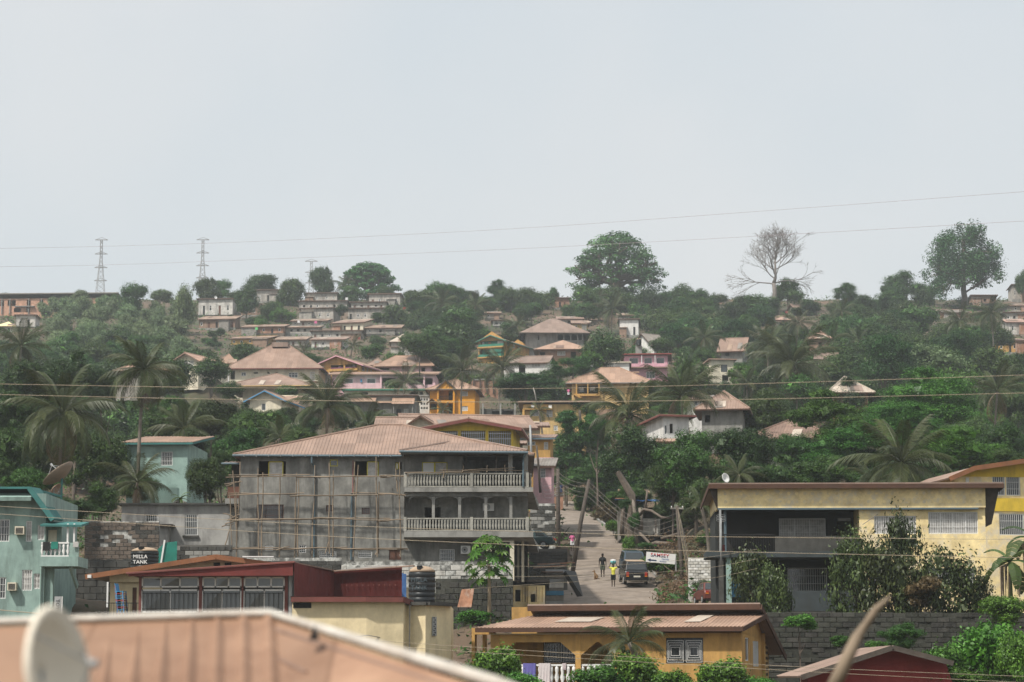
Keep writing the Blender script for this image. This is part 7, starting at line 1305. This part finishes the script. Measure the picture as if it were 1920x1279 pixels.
# ------------------------------------------------------------------ undergrowth (nobody could count it)
def scatter(name, label, n, box, size, mat, seed, m=9, leaf=.3, up=.6, avoid=3.2):
    rs = np.random.RandomState(seed); px = rs.uniform(box[0], box[1], n); yy = rs.uniform(box[2] ** .5, box[3] ** .5, n) ** 2; x = (px - 960) / FPX * yy * 1.0; z = ground(x, yy)
    ok = np.ones(n, bool)
    for k in range(len(RP) - 1):
        a, b = RP[k][0], RP[k + 1][0]; ab = np.array([b.x - a.x, b.y - a.y]); tt = np.clip(((x - a.x) * ab[0] + (yy - a.y) * ab[1]) / (ab @ ab), 0, 1); d = np.hypot(x - a.x - tt * ab[0], yy - a.y - tt * ab[1]); ok &= d > RP[k][1] / 2 + .5
    for (a, b, r, h_) in HPAD: ok &= np.hypot(x - a, yy - b) > r * .75
    P = np.stack([x, yy, z], 1)[ok]; n = len(P); sz = size * rs.uniform(.5, 1.4, n) * (1 + P[:, 1] / 900); off = rs.normal(size=(n, m, 3)) * sz[:, None, None] * [.7, .7, .4]; off[:, :, 2] = np.abs(off[:, :, 2]); C = (P[:, None] + off).reshape(-1, 3); nr = rs.normal(size=(n * m, 3)) * .6 + [0, -.25, up]; nr /= np.linalg.norm(nr, axis=1, keepdims=True); L_ = np.repeat(leaf * (1 + P[:, 1] / 500), m) * rs.uniform(.6, 1.4, n * m); o = link(name, quads(name, C, nr, L_, L_ * .45, mat, rs, m)); struct(o, 'stuff'); o['label'] = label
HPAD = [q for q in PADS if q[2] > 4.5][:]
scatter('undergrowth', 'low green undergrowth covering the slopes', 9000, (-150, 2080, 140, 800), .9, 'leaf_broad', 1)
scatter('dry_grass', 'dry yellowish grass and weeds between the houses', 7000, (-150, 2080, 120, 800), .5, 'grass_mat', 2, leaf=.25)
scatter('near_weeds', 'weeds on the banks around the near houses', 3500, (-50, 1990, 108, 215), .35, 'leaf_bright', 3, leaf=.12)
scatter('brushwood', 'brown dry brush on the bank below the stall', 2600, (1215, 1350, 174, 216), .4, 'leaf_brown', 4, leaf=.16)
# ------------------------------------------------------------------ vehicles
plain('car_black', (.012, .014, .016), .25, spec=.6); plain('car_blue', (.035, .06, .085), .25, spec=.6); plain('car_green', (.018, .042, .045), .25, spec=.6); plain('car_red', (.12, .035, .028), .4); plain('car_glass', (.02, .026, .028), .05, spec=.9); plain('tyre', (.015, .015, .015), .8); plain('rim', (.45, .45, .45), .35, .4); plain('lamp_red', (.35, .03, .02), .3); plain('lamp_amber', (.6, .2, .03), .3); plain('lamp_clear', (.6, .6, .58), .2); plain('plate', (.6, .58, .5), .5)
def car(label, pos, rz, tilt, kind, mat, roofmat=None, name='parked_car'):
    """car with its rear at y=0 and its nose towards +y"""
    t = empty(name, label, 'car', pos, 0, 'cars parked by the road'); t.rotation_euler = (tilt, 0, rz)
    if kind == 'suv': L_, W, belt, top, prof = 4.6, 1.82, 1.12, 1.78, [(0, .38), (.02, .98), (.1, 1.12), (3.3, 1.12), (4.4, 1.0), (4.6, .85), (4.6, .38)]; gh = ((.12, 3.25), (.42, 2.55))
    else: L_, W, belt, top, prof = 4.3, 1.7, .92, 1.4, [(0, .3), (0, .72), (.12, .9), (1.0, .94), (3.1, .92), (4.1, .78), (4.3, .6), (4.3, .3)]; gh = ((.45, 3.3), (1.05, 2.45))
    b = MB(); n = len(prof); hw = W / 2
    for s in (0, 1):
        pass
    b.prism([(y, z) for y, z in prof], -hw, hw, lambda y, x, z: (x * (1 - .05 * max(0, (z - .5))), y, z)); bo = b.build('body', mat, t); bv = bo.modifiers.new('b', 'BEVEL'); bv.width = .07; bv.segments = 2; bv.limit_method = 'ANGLE'
    (a0, a1), (c0, c1) = gh; w0, w1 = hw * .96, hw * .8
    g = MB().hexa([(-w0, a0, belt - .02), (w0, a0, belt - .02), (w0, a1, belt - .02), (-w0, a1, belt - .02), (-w1, c0, top), (w1, c0, top), (w1, c1, top), (-w1, c1, top)]); go = g.build('cabin', mat, t); bv = go.modifiers.new('b', 'BEVEL'); bv.width = .06; bv.segments = 2
    def lerp3(a, b, f): return tuple(a[i] + (b[i] - a[i]) * f for i in range(3))
    def pane(p00, p10, p11, p01, nrm, i0=.08, i1=.12):
        q = [Vector(p) for p in (p00, p10, p11, p01)]; c = sum(q, Vector()) / 4; n_ = Vector(nrm) * .012; m_ = MB(); m_.poly([c + (p - c) * .86 + n_ for p in q]); m_.build('window', 'car_glass', t)
    pane((-w0, a0, belt), (w0, a0, belt), (w1, c0, top), (-w1, c0, top), (0, -1, .3)); pane((-w0, a1, belt), (w0, a1, belt), (w1, c1, top), (-w1, c1, top), (0, 1, .3))
    for s in (-1, 1):
        ms = [0, .36, .66, 1.]
        for k in range(3): f0, f1 = ms[k] + .02, ms[k + 1] - .02; pane((s * w0, a0 + (a1 - a0) * f0, belt), (s * w0, a0 + (a1 - a0) * f1, belt), (s * w1, c0 + (c1 - c0) * f1, top), (s * w1, c0 + (c1 - c0) * f0, top), (s, 0, .2))
        MB().box(s * hw * .78 - .1, s * hw * .78 + .1, -.03, .06, .72, 1.0 if kind == 'suv' else .84).build('tail_light', 'lamp_red', t); MB().box(s * hw * .78 - .1, s * hw * .78 + .1, -.032, .05, .64, .71).build('indicator', 'lamp_amber', t); MB().box(s * hw * .75 - .15, s * hw * .75 + .15, L_ - .06, L_ + .02, .62, .76).build('headlight', 'lamp_clear', t)
        MB().box(s * (hw + .02), s * (hw + .2), L_ * .68, L_ * .68 + .1, belt - .02, belt + .14).build('mirror', mat, t)
        for y in (.8, L_ - .85):
            r = .36 if kind == 'suv' else .3; w = MB().tube([(s * (hw - .2), y, r - .02), (s * (hw + .015), y, r - .02)], r, 18).build('wheel', 'tyre', t); MB().tube([(s * (hw + .016), y, r - .02), (s * (hw + .03), y, r - .02)], r * .62, 14).build('rim', 'rim', w)
            hb = MB()
            for k in range(7): a = k * .898; hb.bar((s * (hw + .034), y, r - .02), (s * (hw + .034), y + math.cos(a) * r * .6, r - .02 + math.sin(a) * r * .6), .012, .07)
            hb.build('spokes', 'metal_grey', w)
    MB().box(-hw * .98, hw * .98, -.1, .1, .36, .56).build('rear_bumper', mat, t); MB().box(-hw * .98, hw * .98, L_ - .08, L_ + .08, .34, .52).build('front_bumper', mat, t); MB().box(-.26, .26, -.115, -.102, .46 if kind != 'suv' else .6, .58 if kind != 'suv' else .72).build('number_plate', 'plate', t)
    if roofmat: MB().box(-w1 * .95, w1 * .95, c0 + .05, c1 - .05, top + .004, top + .02).build('dusty_roof', roofmat, t)
    return t
def on_road(px, py, Y): return at(px, py, Y)
car('black estate car seen from behind with dusty tan roof', at(1194, 1097, 186.5), R(4), R(6), 'suv', 'car_black', 'dust')
car('dark blue off-road car parked ahead of the black one', at(1181, 1073, 196), R(184), R(-6), 'suv', 'car_blue', None)
c_ = at(1040, 1029, 188.5); car('dark green saloon car on the terrace by the yard wall', c_, R(82), 0, 'sedan', 'car_green', None); pad(c_.x, c_.y, 2, c_.z)
car('faded red car half hidden by the large yellow balcony house', at(1345, 1132, 158), R(6), 0, 'sedan', 'car_red', 'dust')
# ------------------------------------------------------------------ people and dog
surf('skin_dark', (.035, .02, .014), bump=0, var=.1); surf('cloth_black', (.012, .013, .014), bump=0); surf('cloth_olive', (.07, .085, .06), bump=0); surf('cloth_yellow', (.6, .58, .08), bump=0); surf('cloth_pink', (.6, .15, .3), bump=0); surf('cloth_white', (.6, .6, .6), bump=0); surf('cloth_green', (.15, .6, .2), bump=0); surf('cloth_navy', (.03, .04, .1), bump=0); surf('basin_teal', (.12, .36, .38), bump=0, rough=.4); surf('dog_fur', (.2, .12, .06), bump=0)
def skin_obj(name, V, E, Rr, mat, par, sub=1):
    me = bpy.data.meshes.new(name); me.from_pydata(V, E, []); me.materials.append(MAT[mat]); o = link(name, me, par); sk = o.modifiers.new('skin', 'SKIN'); me.skin_vertices or me.attributes
    lay = me.skin_vertices[0] if len(me.skin_vertices) else None
    if lay is None:
        bpy.context.view_layer.objects.active = o; lay = me.skin_vertices[0]
    for i, r in enumerate(Rr): lay.data[i].radius = (r, r) if not hasattr(r, '__len__') else r
    lay.data[0].use_root = True; sk.use_smooth_shade = True; s = o.modifiers.new('sub', 'SUBSURF'); s.levels = sub; s.render_levels = sub; return o
def loft(name, chains, mat, par):
    """one continuous surface: tapered limbs rooted inside the trunk, joined by a voxel remesh"""
    mb = MB()
    for pts, rad in chains: mb.tube(pts, rad, 10)
    o = mb.build(name, mat, par, True); m = o.modifiers.new('r', 'REMESH'); m.mode = 'VOXEL'; m.voxel_size = .018; m.use_smooth_shade = True; s = o.modifiers.new('s', 'SMOOTH'); s.iterations = 4; return o
def person(label, pos, hgt, rz, top, bottom, arms='down', stride=.12, hair='cloth_black', group=None):
    t = empty('person', label, 'person', pos, rz, group); k = hgt / 1.75; S_ = lambda c: [(tuple(Vector(p) * k for p in pts), [r * k for r in rad]) for pts, rad in c]
    ch = [([(0, 0, .92), (0, 0, 1.1), (0, -.01, 1.3), (0, 0, 1.44)], [.135, .12, .15, .08]), ([(0, 0, 1.4), (0, -.01, 1.54)], [.055, .05]), ([(0, -.01, 1.5), (0, -.015, 1.56), (0, -.015, 1.65), (0, 0, 1.74), (0, 0, 1.77)], [.05, .078, .092, .075, .02]), ([(0, -.1, 1.62), (0, -.125, 1.6)], [.02, .012]), ([(-.16, 0, 1.42), (.16, 0, 1.42)], [.07, .07])]
    legs = []
    for s in (-1, 1): st_ = stride * s; legs.append(([(s * .09, 0, .95), (s * .095, -st_ * .5 - .02, .52), (s * .095, -st_ * .9 + .02, .1), (s * .095, -st_, .04)], [.088, .062, .04, .038])); legs.append(([(s * .095, -st_ + .05, .035), (s * .1, -st_ - .17, .03)], [.04, .032]))
    arm = []
    for s in (-1, 1):
        if arms == 'up' and True: a = [(s * .18, 0, 1.41), (s * .32, -.02, 1.55), (s * .2, 0, 1.83)]
        else: a = [(s * .19, 0, 1.41), (s * .25, .03, 1.13), (s * .26, -.06 * s - .03, .88)]
        arm.append((a, [.055, .042, .03])); h0 = Vector(a[2]); d = (h0 - Vector(a[1])).normalized(); sd = Vector((0, 1, 0)) if arms != 'up' else Vector((s, 0, 0)); arm.append(([h0, h0 + d * .08], [.035, .032]))
        for f in range(4): arm.append(([h0 + d * .06 + sd * (f - 1.5) * .018, h0 + d * (.15 + .015 * (f in (1, 2))) + sd * (f - 1.5) * .02], [.012, .009]))
        arm.append(([h0 + d * .03 - sd * .02, h0 + d * .09 - sd * .055], [.013, .009]))
    b = loft('body', S_(ch + legs + arm), 'skin_dark', t)
    loft('shirt', S_([([(0, 0, .9), (0, 0, 1.1), (0, -.01, 1.3), (0, 0, 1.45)], [.155, .145, .175, .095]), ([(-.17, 0, 1.42), (.17, 0, 1.42)], [.085, .085])] + [(a[0][0:1] + [tuple(Vector(a[0][0]).lerp(Vector(a[0][1]), .75))], [.075, .065]) for a in arm if len(a[0]) == 3]), top, t)
    loft('shorts', S_([([(0, 0, .84), (0, 0, 1.0)], [.15, .145])] + [(l[0][0:1] + [tuple(Vector(l[0][0]).lerp(Vector(l[0][1]), .95))], [.115, .1]) for l in legs if len(l[0]) == 4]), bottom, t)
    MB().lathe([(.02, .0), (.088, .03), (.096, .08), (.07, .13), (.01, .15)], 10, (0, .012 * k, 1.635 * k)).build('hair', hair, t, True)
    MB().tube([tuple(Vector((-.035, -.102, 1.655)) * k), tuple(Vector((-.035, -.108, 1.655)) * k)], .012, 6).build('eye', 'white_paint', t); MB().tube([tuple(Vector((.035, -.102, 1.655)) * k), tuple(Vector((.035, -.108, 1.655)) * k)], .012, 6).build('eye', 'white_paint', t)
    return t
man = person('person in black shirt and olive shorts walking in the middle of the road', at(1130, 1082, 193), 1.85, R(180), 'cloth_black', 'cloth_olive', stride=.06)
yp = at(1150, 1100, 186); wom = person('person in yellow top and black shorts balancing a basin on the head', yp, 1.72, R(180), 'cloth_yellow', 'cloth_black', 'up', .03)
bs = empty('basin', 'teal plastic basin with white load carried on the head', 'basin', yp + Vector((0, 0, 1.73))); MB().lathe([(.15, 0), (.25, .22), (.27, .23), (.24, .22), (.14, .03)], 18).build('bowl', 'basin_teal', bs, True); MB().lathe([(.235, .2), (.24, .25), (.2, .33), (.05, .36)], 14).build('load', 'cloth_white', bs, True)
person('person in white and pink top standing by the leaning pole', at(1073, 1033, 200), 1.5, R(20), 'cloth_pink', 'cloth_white', stride=.03); person('distant person in green top at the top of the road', at(1036, 931, 290), 1.6, 0, 'cloth_green', 'cloth_navy', stride=.03); person('distant person in navy top beside the pole at the road top', at(1052, 931, 290), 1.6, 0, 'cloth_navy', 'cloth_navy', stride=.03)
person('person standing on the verandah house steps', at(1066, 746, 405), 1.65, 0, 'cloth_pink', 'cloth_white', stride=.03)
dg = empty('dog', 'small brown dog sitting on the road beside the walking person', 'dog', at(1117, 1087, 192.5), R(-70)); loft('body', [([(0, .12, .16), (0, .06, .28), (0, -.04, .42), (0, -.08, .52)], [.13, .14, .11, .07]), ([(0, -.08, .5), (0, -.1, .62), (0, -.14, .68)], [.06, .06, .075]), ([(0, -.16, .67), (0, -.3, .63)], [.05, .028]), ([(-.06, -.05, .42), (-.06, -.1, .2), (-.06, -.1, .03), (-.06, -.16, .02)], [.05, .03, .024, .022]), ([(.06, -.05, .42), (.06, -.1, .2), (.06, -.1, .03), (.06, -.16, .02)], [.05, .03, .024, .022]), ([(-.1, .12, .16), (-.13, -.02, .14), (-.13, .1, .04), (-.13, -.06, .025)], [.09, .06, .03, .025]), ([(.1, .12, .16), (.13, -.02, .14), (.13, .1, .04), (.13, -.06, .025)], [.09, .06, .03, .025]), ([(0, .2, .1), (.05, .38, .06), (.12, .48, .05)], [.04, .025, .012]), ([(-.05, -.13, .72), (-.07, -.12, .8)], [.03, .01]), ([(.05, -.13, .72), (.07, -.12, .8)], [.03, .01])], 'dog_fur', dg)
# ------------------------------------------------------------------ SAMSEY sign
p_ = mpp(187); sg = empty('street_sign', 'tilted white SAMSEY sign with navy arrow on a slim post', 'sign', at(1268, 1128, 187)); w, hh = 55 * p_, 19 * p_; tz = R(-5)
bd = MB().box(-w, 0, 0, .04, -hh, 0).build('board', 'white_paint', sg); bd.location = (0, 0, 88 * p_); bd.rotation_euler = (0, R(5), 0)
MB().box(-.04, .04, .045, .12, 0, 89 * p_).build('post', 'metal_grey', sg); MB().bar((-22 * p_, .08, 67 * p_), (3 * p_, .08, 48 * p_), .05).build('brace', 'bamboo', sg)
m, t, b, o = nodes('two_tone'); N = t.nodes.new; K = t.links.new; tc = N('ShaderNodeTexCoord'); sx = N('ShaderNodeSeparateXYZ'); rp = N('ShaderNodeValToRGB'); rp.color_ramp.elements[0].color = (.03, .03, .09, 1); rp.color_ramp.elements[0].position = .45; rp.color_ramp.elements[1].color = (.5, .02, .03, 1); rp.color_ramp.elements[1].position = .55; K(tc.outputs['Generated'], sx.inputs[0]); K(sx.outputs['Y'], rp.inputs[0]); K(rp.outputs[0], b.inputs['Base Color']); MAT['two_tone'] = m
plain('navy', (.012, .03, .08), .6); plain('print_blue', (.2, .28, .5), .6)
RX = Matrix.Rotation(R(90), 4, 'X')
text_mesh('lettering', 'SAMSEY', 9.2 * p_, 'two_tone', bd, Matrix.Translation((-w * .54, -.012, -hh * .27)) @ RX); text_mesh('small_lettering', 'CENTRE', 3.4 * p_, 'print_blue', bd, Matrix.Translation((-w * .35, -.012, -hh * .6)) @ RX); text_mesh('small_lettering', 'MOBILE', 3.4 * p_, 'print_blue', bd, Matrix.Translation((-w * .42, -.012, -hh * .82)) @ RX)
MB().prism([(-w * .95, -hh * .78), (-w * .84, -hh * .62), (-w * .84, -hh * .72), (-w * .64, -hh * .72), (-w * .64, -hh * .84), (-w * .84, -hh * .84), (-w * .84, -hh * .94)], -.012, -.005).build('arrow', 'navy', bd)
# ------------------------------------------------------------------ poles and wires
def pole_(label, a, b, Y, r, mat='wood_pole', Y2=None, arms=()):
    p, q = at(*a, Y), at(*b, Y2 or Y); t = empty('utility_pole', label, 'pole', p, 0, 'utility poles'); q = q - p
    MB().tube([(0, 0, -.8), q * .5, q], [r * 1.15, r, r * .8], 8).build('shaft', mat, t, True)
    for f in arms: c = q * f; MB().box(c.x - .5, c.x + .5, c.y - .06, c.y + .06, c.z - .06, c.z + .06).build('crossarm', 'wood_grey', t); [MB().lathe([(.03, 0), (.05, .05), (.03, .12)], 6, (c.x + s * .42, c.y, c.z + .06)).build('insulator', 'white_paint', t) for s in (-1, 1)]
    return p
pole_('straight dark wooden pole at the left road edge', (1047, 1034), (1046, 879), 204, .17); pole_('dark wooden pole leaning right across the road', (1073, 1058), (1105, 899), 196, .17)
pole_('wooden pole bundled with cables behind the SAMSEY sign', (1283, 1125), (1269, 948), 184, .15, arms=(.97,)); pole_('tall grey metal pole before the tall ochre house', (997, 870), (994, 797), 205, .1, 'metal_grey'); pole_('thin dark pole leaning behind the balcony corner', (1013, 905), (1006, 835), 190, .09); pole_('dark trunk-like pole before the ochre house with air conditioners', (1089, 815), (1087, 770), 300, .2); pole_('pale thin pole leaning in front of the feathery tree', (1007, 752), (1000, 727), 360, .1, 'wood_grey'); pole_('thin pole by the upper pink house', (787, 698), (786, 671), 440, .1)
pole_('short post carrying a coil of wire at the yellow house corner', (1352, 1036), (1352, 972), 138.0, .05, 'metal_grey')
LG = {}
for k in range(4): tag(MB().tube([at(1352 + math.cos(a) * 9, 967 + k * 3 + math.sin(a) * 2, 137.8 + math.sin(a) * .2) for a in np.linspace(0, 6.28, 14)], .012, 4, False).build('wire_coil', 'metal_grey'), ['top', 'second', 'third', 'lowest'][k] + ' loop of pale wire coiled on the corner post', 'wire', 'wire coil loops')
def wire(label, pts, r, mat='wire_mat', sag=0, cat='wire', group=None, name='power_line'):
    P = [at(*p) for p in pts]; out = []
    for k in range(len(P) - 1):
        p0, p1, p2, p3 = P[max(k - 1, 0)], P[k], P[k + 1], P[min(k + 2, len(P) - 1)]
        for j in range(10): f = j / 10; out.append(.5 * ((2 * p1) + (p2 - p0) * f + (2 * p0 - 5 * p1 + 4 * p2 - p3) * f * f + (3 * p1 - p0 - 3 * p2 + p3) * f ** 3) + Vector((0, 0, -sag * 4 * f * (1 - f))))
    out.append(P[-1]); return tag(MB().tube(out, r, 5, False).build(name, mat, None, True), label, cat, group)
g1 = 'wires crossing the whole view'
wire('upper of the two cables crossing above the middle rooftops', [(-40, 719.5, 62), (430, 727, 61), (960, 729, 60), (1400, 720, 60), (1960, 702, 59)], .0065, group=g1); wire('lower of the two cables crossing above the middle rooftops', [(-40, 739, 60), (430, 749, 59), (960, 754, 58), (1400, 749, 58), (1960, 736, 57)], .0065, group=g1)
wire('upper cable crossing the grey unfinished building and road', [(-40, 947, 70), (430, 975, 69), (700, 988, 68), (1060, 999, 67), (1300, 1006, 66), (1960, 1012, 65)], .0072, group=g1); wire('lower cable crossing the grey unfinished building and road', [(-40, 961, 68), (430, 994, 67), (700, 1010, 66), (1060, 1025, 65), (1300, 1033, 64), (1960, 1047, 63)], .0072, group=g1)
wire('upper thin wire before the ochre bungalow', [(630, 1196, 80), (880, 1213, 80), (1490, 1250, 80), (1960, 1270, 80)], .007, group=g1); wire('lower thin wire before the ochre bungalow', [(640, 1203, 78), (880, 1222, 78), (1490, 1258, 78), (1960, 1282, 78)], .007, group=g1)
wire('thin wire passing above the foreground roof edge at left', [(-40, 1140, 60), (70, 1150, 60), (200, 1158, 60), (420, 1172, 60)], .011, group=g1)
for k in range(3): wire(['highest', 'middle', 'lowest'][k] + ' of three faint cables in front of the road and cars', [(880, 1060 + k * 22, 110), (1100, 1062 + k * 20 - k * k * 3, 110), (1300, 1048 + k * 20, 110), (1420, 1030 + k * 18  , 110)], .0055, group='faint road cables')
wire('higher far transmission line across the sky', [(-60, 467, 640), (190, 462, 650), (500, 452, 600), (960, 429, 560), (1400, 398, 500), (1980, 355, 430)], .036, "wire_far", group='transmission lines in the sky', name='transmission_line'); wire('lower far transmission line across the sky', [(-60, 501, 640), (190, 497, 650), (500, 486, 600), (960, 467, 560), (1400, 444, 500), (1980, 411, 430)], .036, "wire_far", group='transmission lines in the sky', name='transmission_line')
for k, (a, b) in enumerate((((1047, 885), (1104, 904)), ((1047, 893), (1103, 912)), ((1047, 901), (1102, 921)), ((1047, 910), (1100, 929)))): wire(['top', 'second', 'third', 'lowest'][k] + ' wire between the two road poles', [(*a, 204), (*b, 196)], .011, 'wire_dark', sag=.35, group='wires between the road poles')
for k, (a, b) in enumerate((((1104, 904), (1272, 962)), ((1103, 912), (1273, 972)), ((1102, 921), (1274, 982)), ((1100, 929), (1275, 990)))): wire(['top', 'second', 'third', 'lowest'][k] + ' sagging wire from the leaning pole to the cable pole', [(*a, 196), ((a[0] + b[0]) / 2 + 8, (a[1] + b[1]) / 2 + 42, 190), (*b, 184)], .011, 'wire_dark', group='sagging wires by the stump')
for k in range(4): wire(['leftmost', 'second', 'third', 'rightmost'][k] + ' cable drooping down the pole behind the sign', [(1271 + k, 952 + 4 * k, 183.8), (1276 + k * 2, 1000, 183.7), (1286 + k * 3, 1060, 183.6), (1292 + k * 5, 1120, 183.5)], .02, 'wire_dark' if k % 2 else 'wire_mat', group='cables down the pole')
for k in range(4): wire(['top', 'second', 'third', 'lowest'][k] + ' slack wire behind the balcony corner', [(1013, 902 + k * 2, 189), (1022, 912 + k * 7, 192), (1046, 905 + k * 8, 204)], .018, 'wire_far', group='slack wires at the balcony')
# pylons
def pylon(label, px, ytop, ybase, Y, wtop, wbase):
    p = at(px, ybase, Y); p_ = mpp(Y); t = empty('pylon', label, 'pylon', p, 0, 'steel pylons on the ridge'); Hh = (ybase - ytop) * p_; mb = MB(); n = 11; a, b = wbase * p_ / 2, wtop * p_ / 2; r = .09
    lv = [(Hh * k / n, a + (b - a) * min(1, (k / n) * 1.5)) for k in range(n + 1)]
    for sx in (-1, 1):
        for sy in (-1, 1):
            for (z0, w0), (z1, w1) in zip(lv, lv[1:]): mb.bar((sx * w0, sy * w0, z0), (sx * w1, sy * w1, z1), r * 1.3)
    for (z0, w0), (z1, w1) in zip(lv, lv[1:]):
        for s in (-1, 1): mb.bar((-w0, s * w0, z0), (w1, s * w1, z1), r * .8); mb.bar((w0, s * w0, z0), (-w1, s * w1, z1), r * .8); mb.bar((s * w0, -w0, z0), (s * w1, w1, z1), r * .8)
    mb.build('lattice', 'pylon_steel', t)
    for f in (1.0, .74, .49, .25)[:3 if ybase - ytop < 90 else 4]: MB().bar((-12 * p_, 0, Hh * f), (12 * p_, 0, Hh * f), .22, .25).bar((-12 * p_, 0, Hh * f), (0, 0, Hh * f + .8), .12).bar((12 * p_, 0, Hh * f), (0, 0, Hh * f + .8), .12).build('crossarm', 'pylon_steel', t)
pylon('left steel lattice pylon above the brick building', 188, 447, 552, 790, 4, 16); pylon('right steel lattice pylon behind the mango trees', 379, 447, 545, 800, 4, 14); pylon('faint third pylon mostly hidden by the tall mango tree', 583, 488, 570, 880, 4, 14)
# ------------------------------------------------------------------ stacked plastic chairs
plain('chair_blue', (.06, .25, .45), .5); plain('chair_red', (.35, .05, .06), .5)
def chair_mesh(mat):
    mb = MB().box(-.22, .22, -.22, .2, .4, .43).box(-.21, .21, .18, .22, .43, .82).bar((-.24, -.2, .62), (-.24, .2, .62), .05, .03).bar((.24, -.2, .62), (.24, .2, .62), .05, .03)
    return mb
chm = {}
for mname in ('chair_blue', 'chair_red'):
    chm[mname] = (MB().box(-.22, .22, -.22, .18, .4, .43).mesh('seat', mname), MB().hexa([(-.21, .16, .43), (.21, .16, .43), (.21, .19, .43), (-.21, .19, .43), (-.23, .26, .84), (.23, .26, .84), (.23, .29, .84), (-.23, .29, .84)]).mesh('backrest', mname), MB().bar((0, 0, 0), (0, 0, .42), .045).mesh('leg', mname))
for k in range(9):
    mname = 'chair_blue' if k % 3 != 1 else 'chair_red'; c = empty('plastic_chair', f"{'blue' if mname == 'chair_blue' else 'red'} plastic chair, {['lowest','second','third','fourth','fifth','sixth','seventh','eighth','topmost'][k]} from the ground in the stack", 'chair', at(229 - k * .4, 1158, 129) + Vector((0, 0, .12 * k)), R(75), 'stacked plastic chairs'); s, b, l = chm[mname]; link('seat', s, c); link('backrest', b, c)
    for x in (-.2, .2):
        for y in (-.2, .17): link('leg', l, c, (x, y, 0))
# terrace under chairs
tr = empty('porch_slab', 'low concrete porch slab under the stacked chairs', 'slab', at(205, 1158.5, 128.5)); MB().box(-.8, 2.2, -.3, 3.5, -3, 0).build('slab', 'concrete_dark', tr); g = MB().box(-.2, 1.6, -.2, -.17, .75, .79)
for k in range(12): g.box(-.2 + k * .15, -.18 + k * .15, -.2, -.18, 0, .76)
g.build('railing', 'iron_black', tr)
# ------------------------------------------------------------------ laundry and litter on the hillside
for k, (x, y, Y, mname, l) in enumerate(((592, 604, 655, 'cloth_pink', 'pink laundry on the tan porch house'), (560, 603, 655, 'cloth_white', 'white laundry on the tan porch house'), (673, 634, 610, 'red_wall', 'red basin by the dark eaved house'), (758, 578, 690, 'red_wall', 'red cloth below the skyline right house'), (481, 616, 640, 'cloth_green', 'green cloth before the pink brick row'), (650, 560, 740, 'cloth_white', 'pale sheet on the ridge right of the long ridge house'), (1475, 585, 690, 'red_wall', 'red cloth under the bare tree'))):
    p_ = mpp(Y); tag(MB().hexa([at(x - 2.5, y + 2.5, Y), at(x + 2.5, y + 2.5, Y), at(x + 2.5, y + 2.5, Y + .3), at(x - 2.5, y + 2.5, Y + .3), at(x - 2.3, y - 2, Y), at(x + 2.3, y - 2, Y), at(x + 2.3, y - 2, Y + .2), at(x - 2.3, y - 2, Y + .2)]).build('laundry', mname), l, 'laundry')
# ------------------------------------------------------------------ haze
m = bpy.data.materials.new('haze_air'); m.use_nodes = True; t = m.node_tree; t.nodes.clear(); pv = t.nodes.new('ShaderNodeVolumePrincipled'); oo = t.nodes.new('ShaderNodeOutputMaterial'); pv.inputs['Color'].default_value = (.88, .95, 1, 1); pv.inputs['Density'].default_value = HAZE; pv.inputs['Anisotropy'].default_value = .2; t.links.new(pv.outputs[0], oo.inputs['Volume'])
zmin = float(Z.min()) - 1
hz = MB().box(-3600, 3600, -400, 5100, min(zmin, -12), 152).build('haze', m); struct(hz, 'stuff'); hz['label'] = 'pale dusty haze filling the valley air'
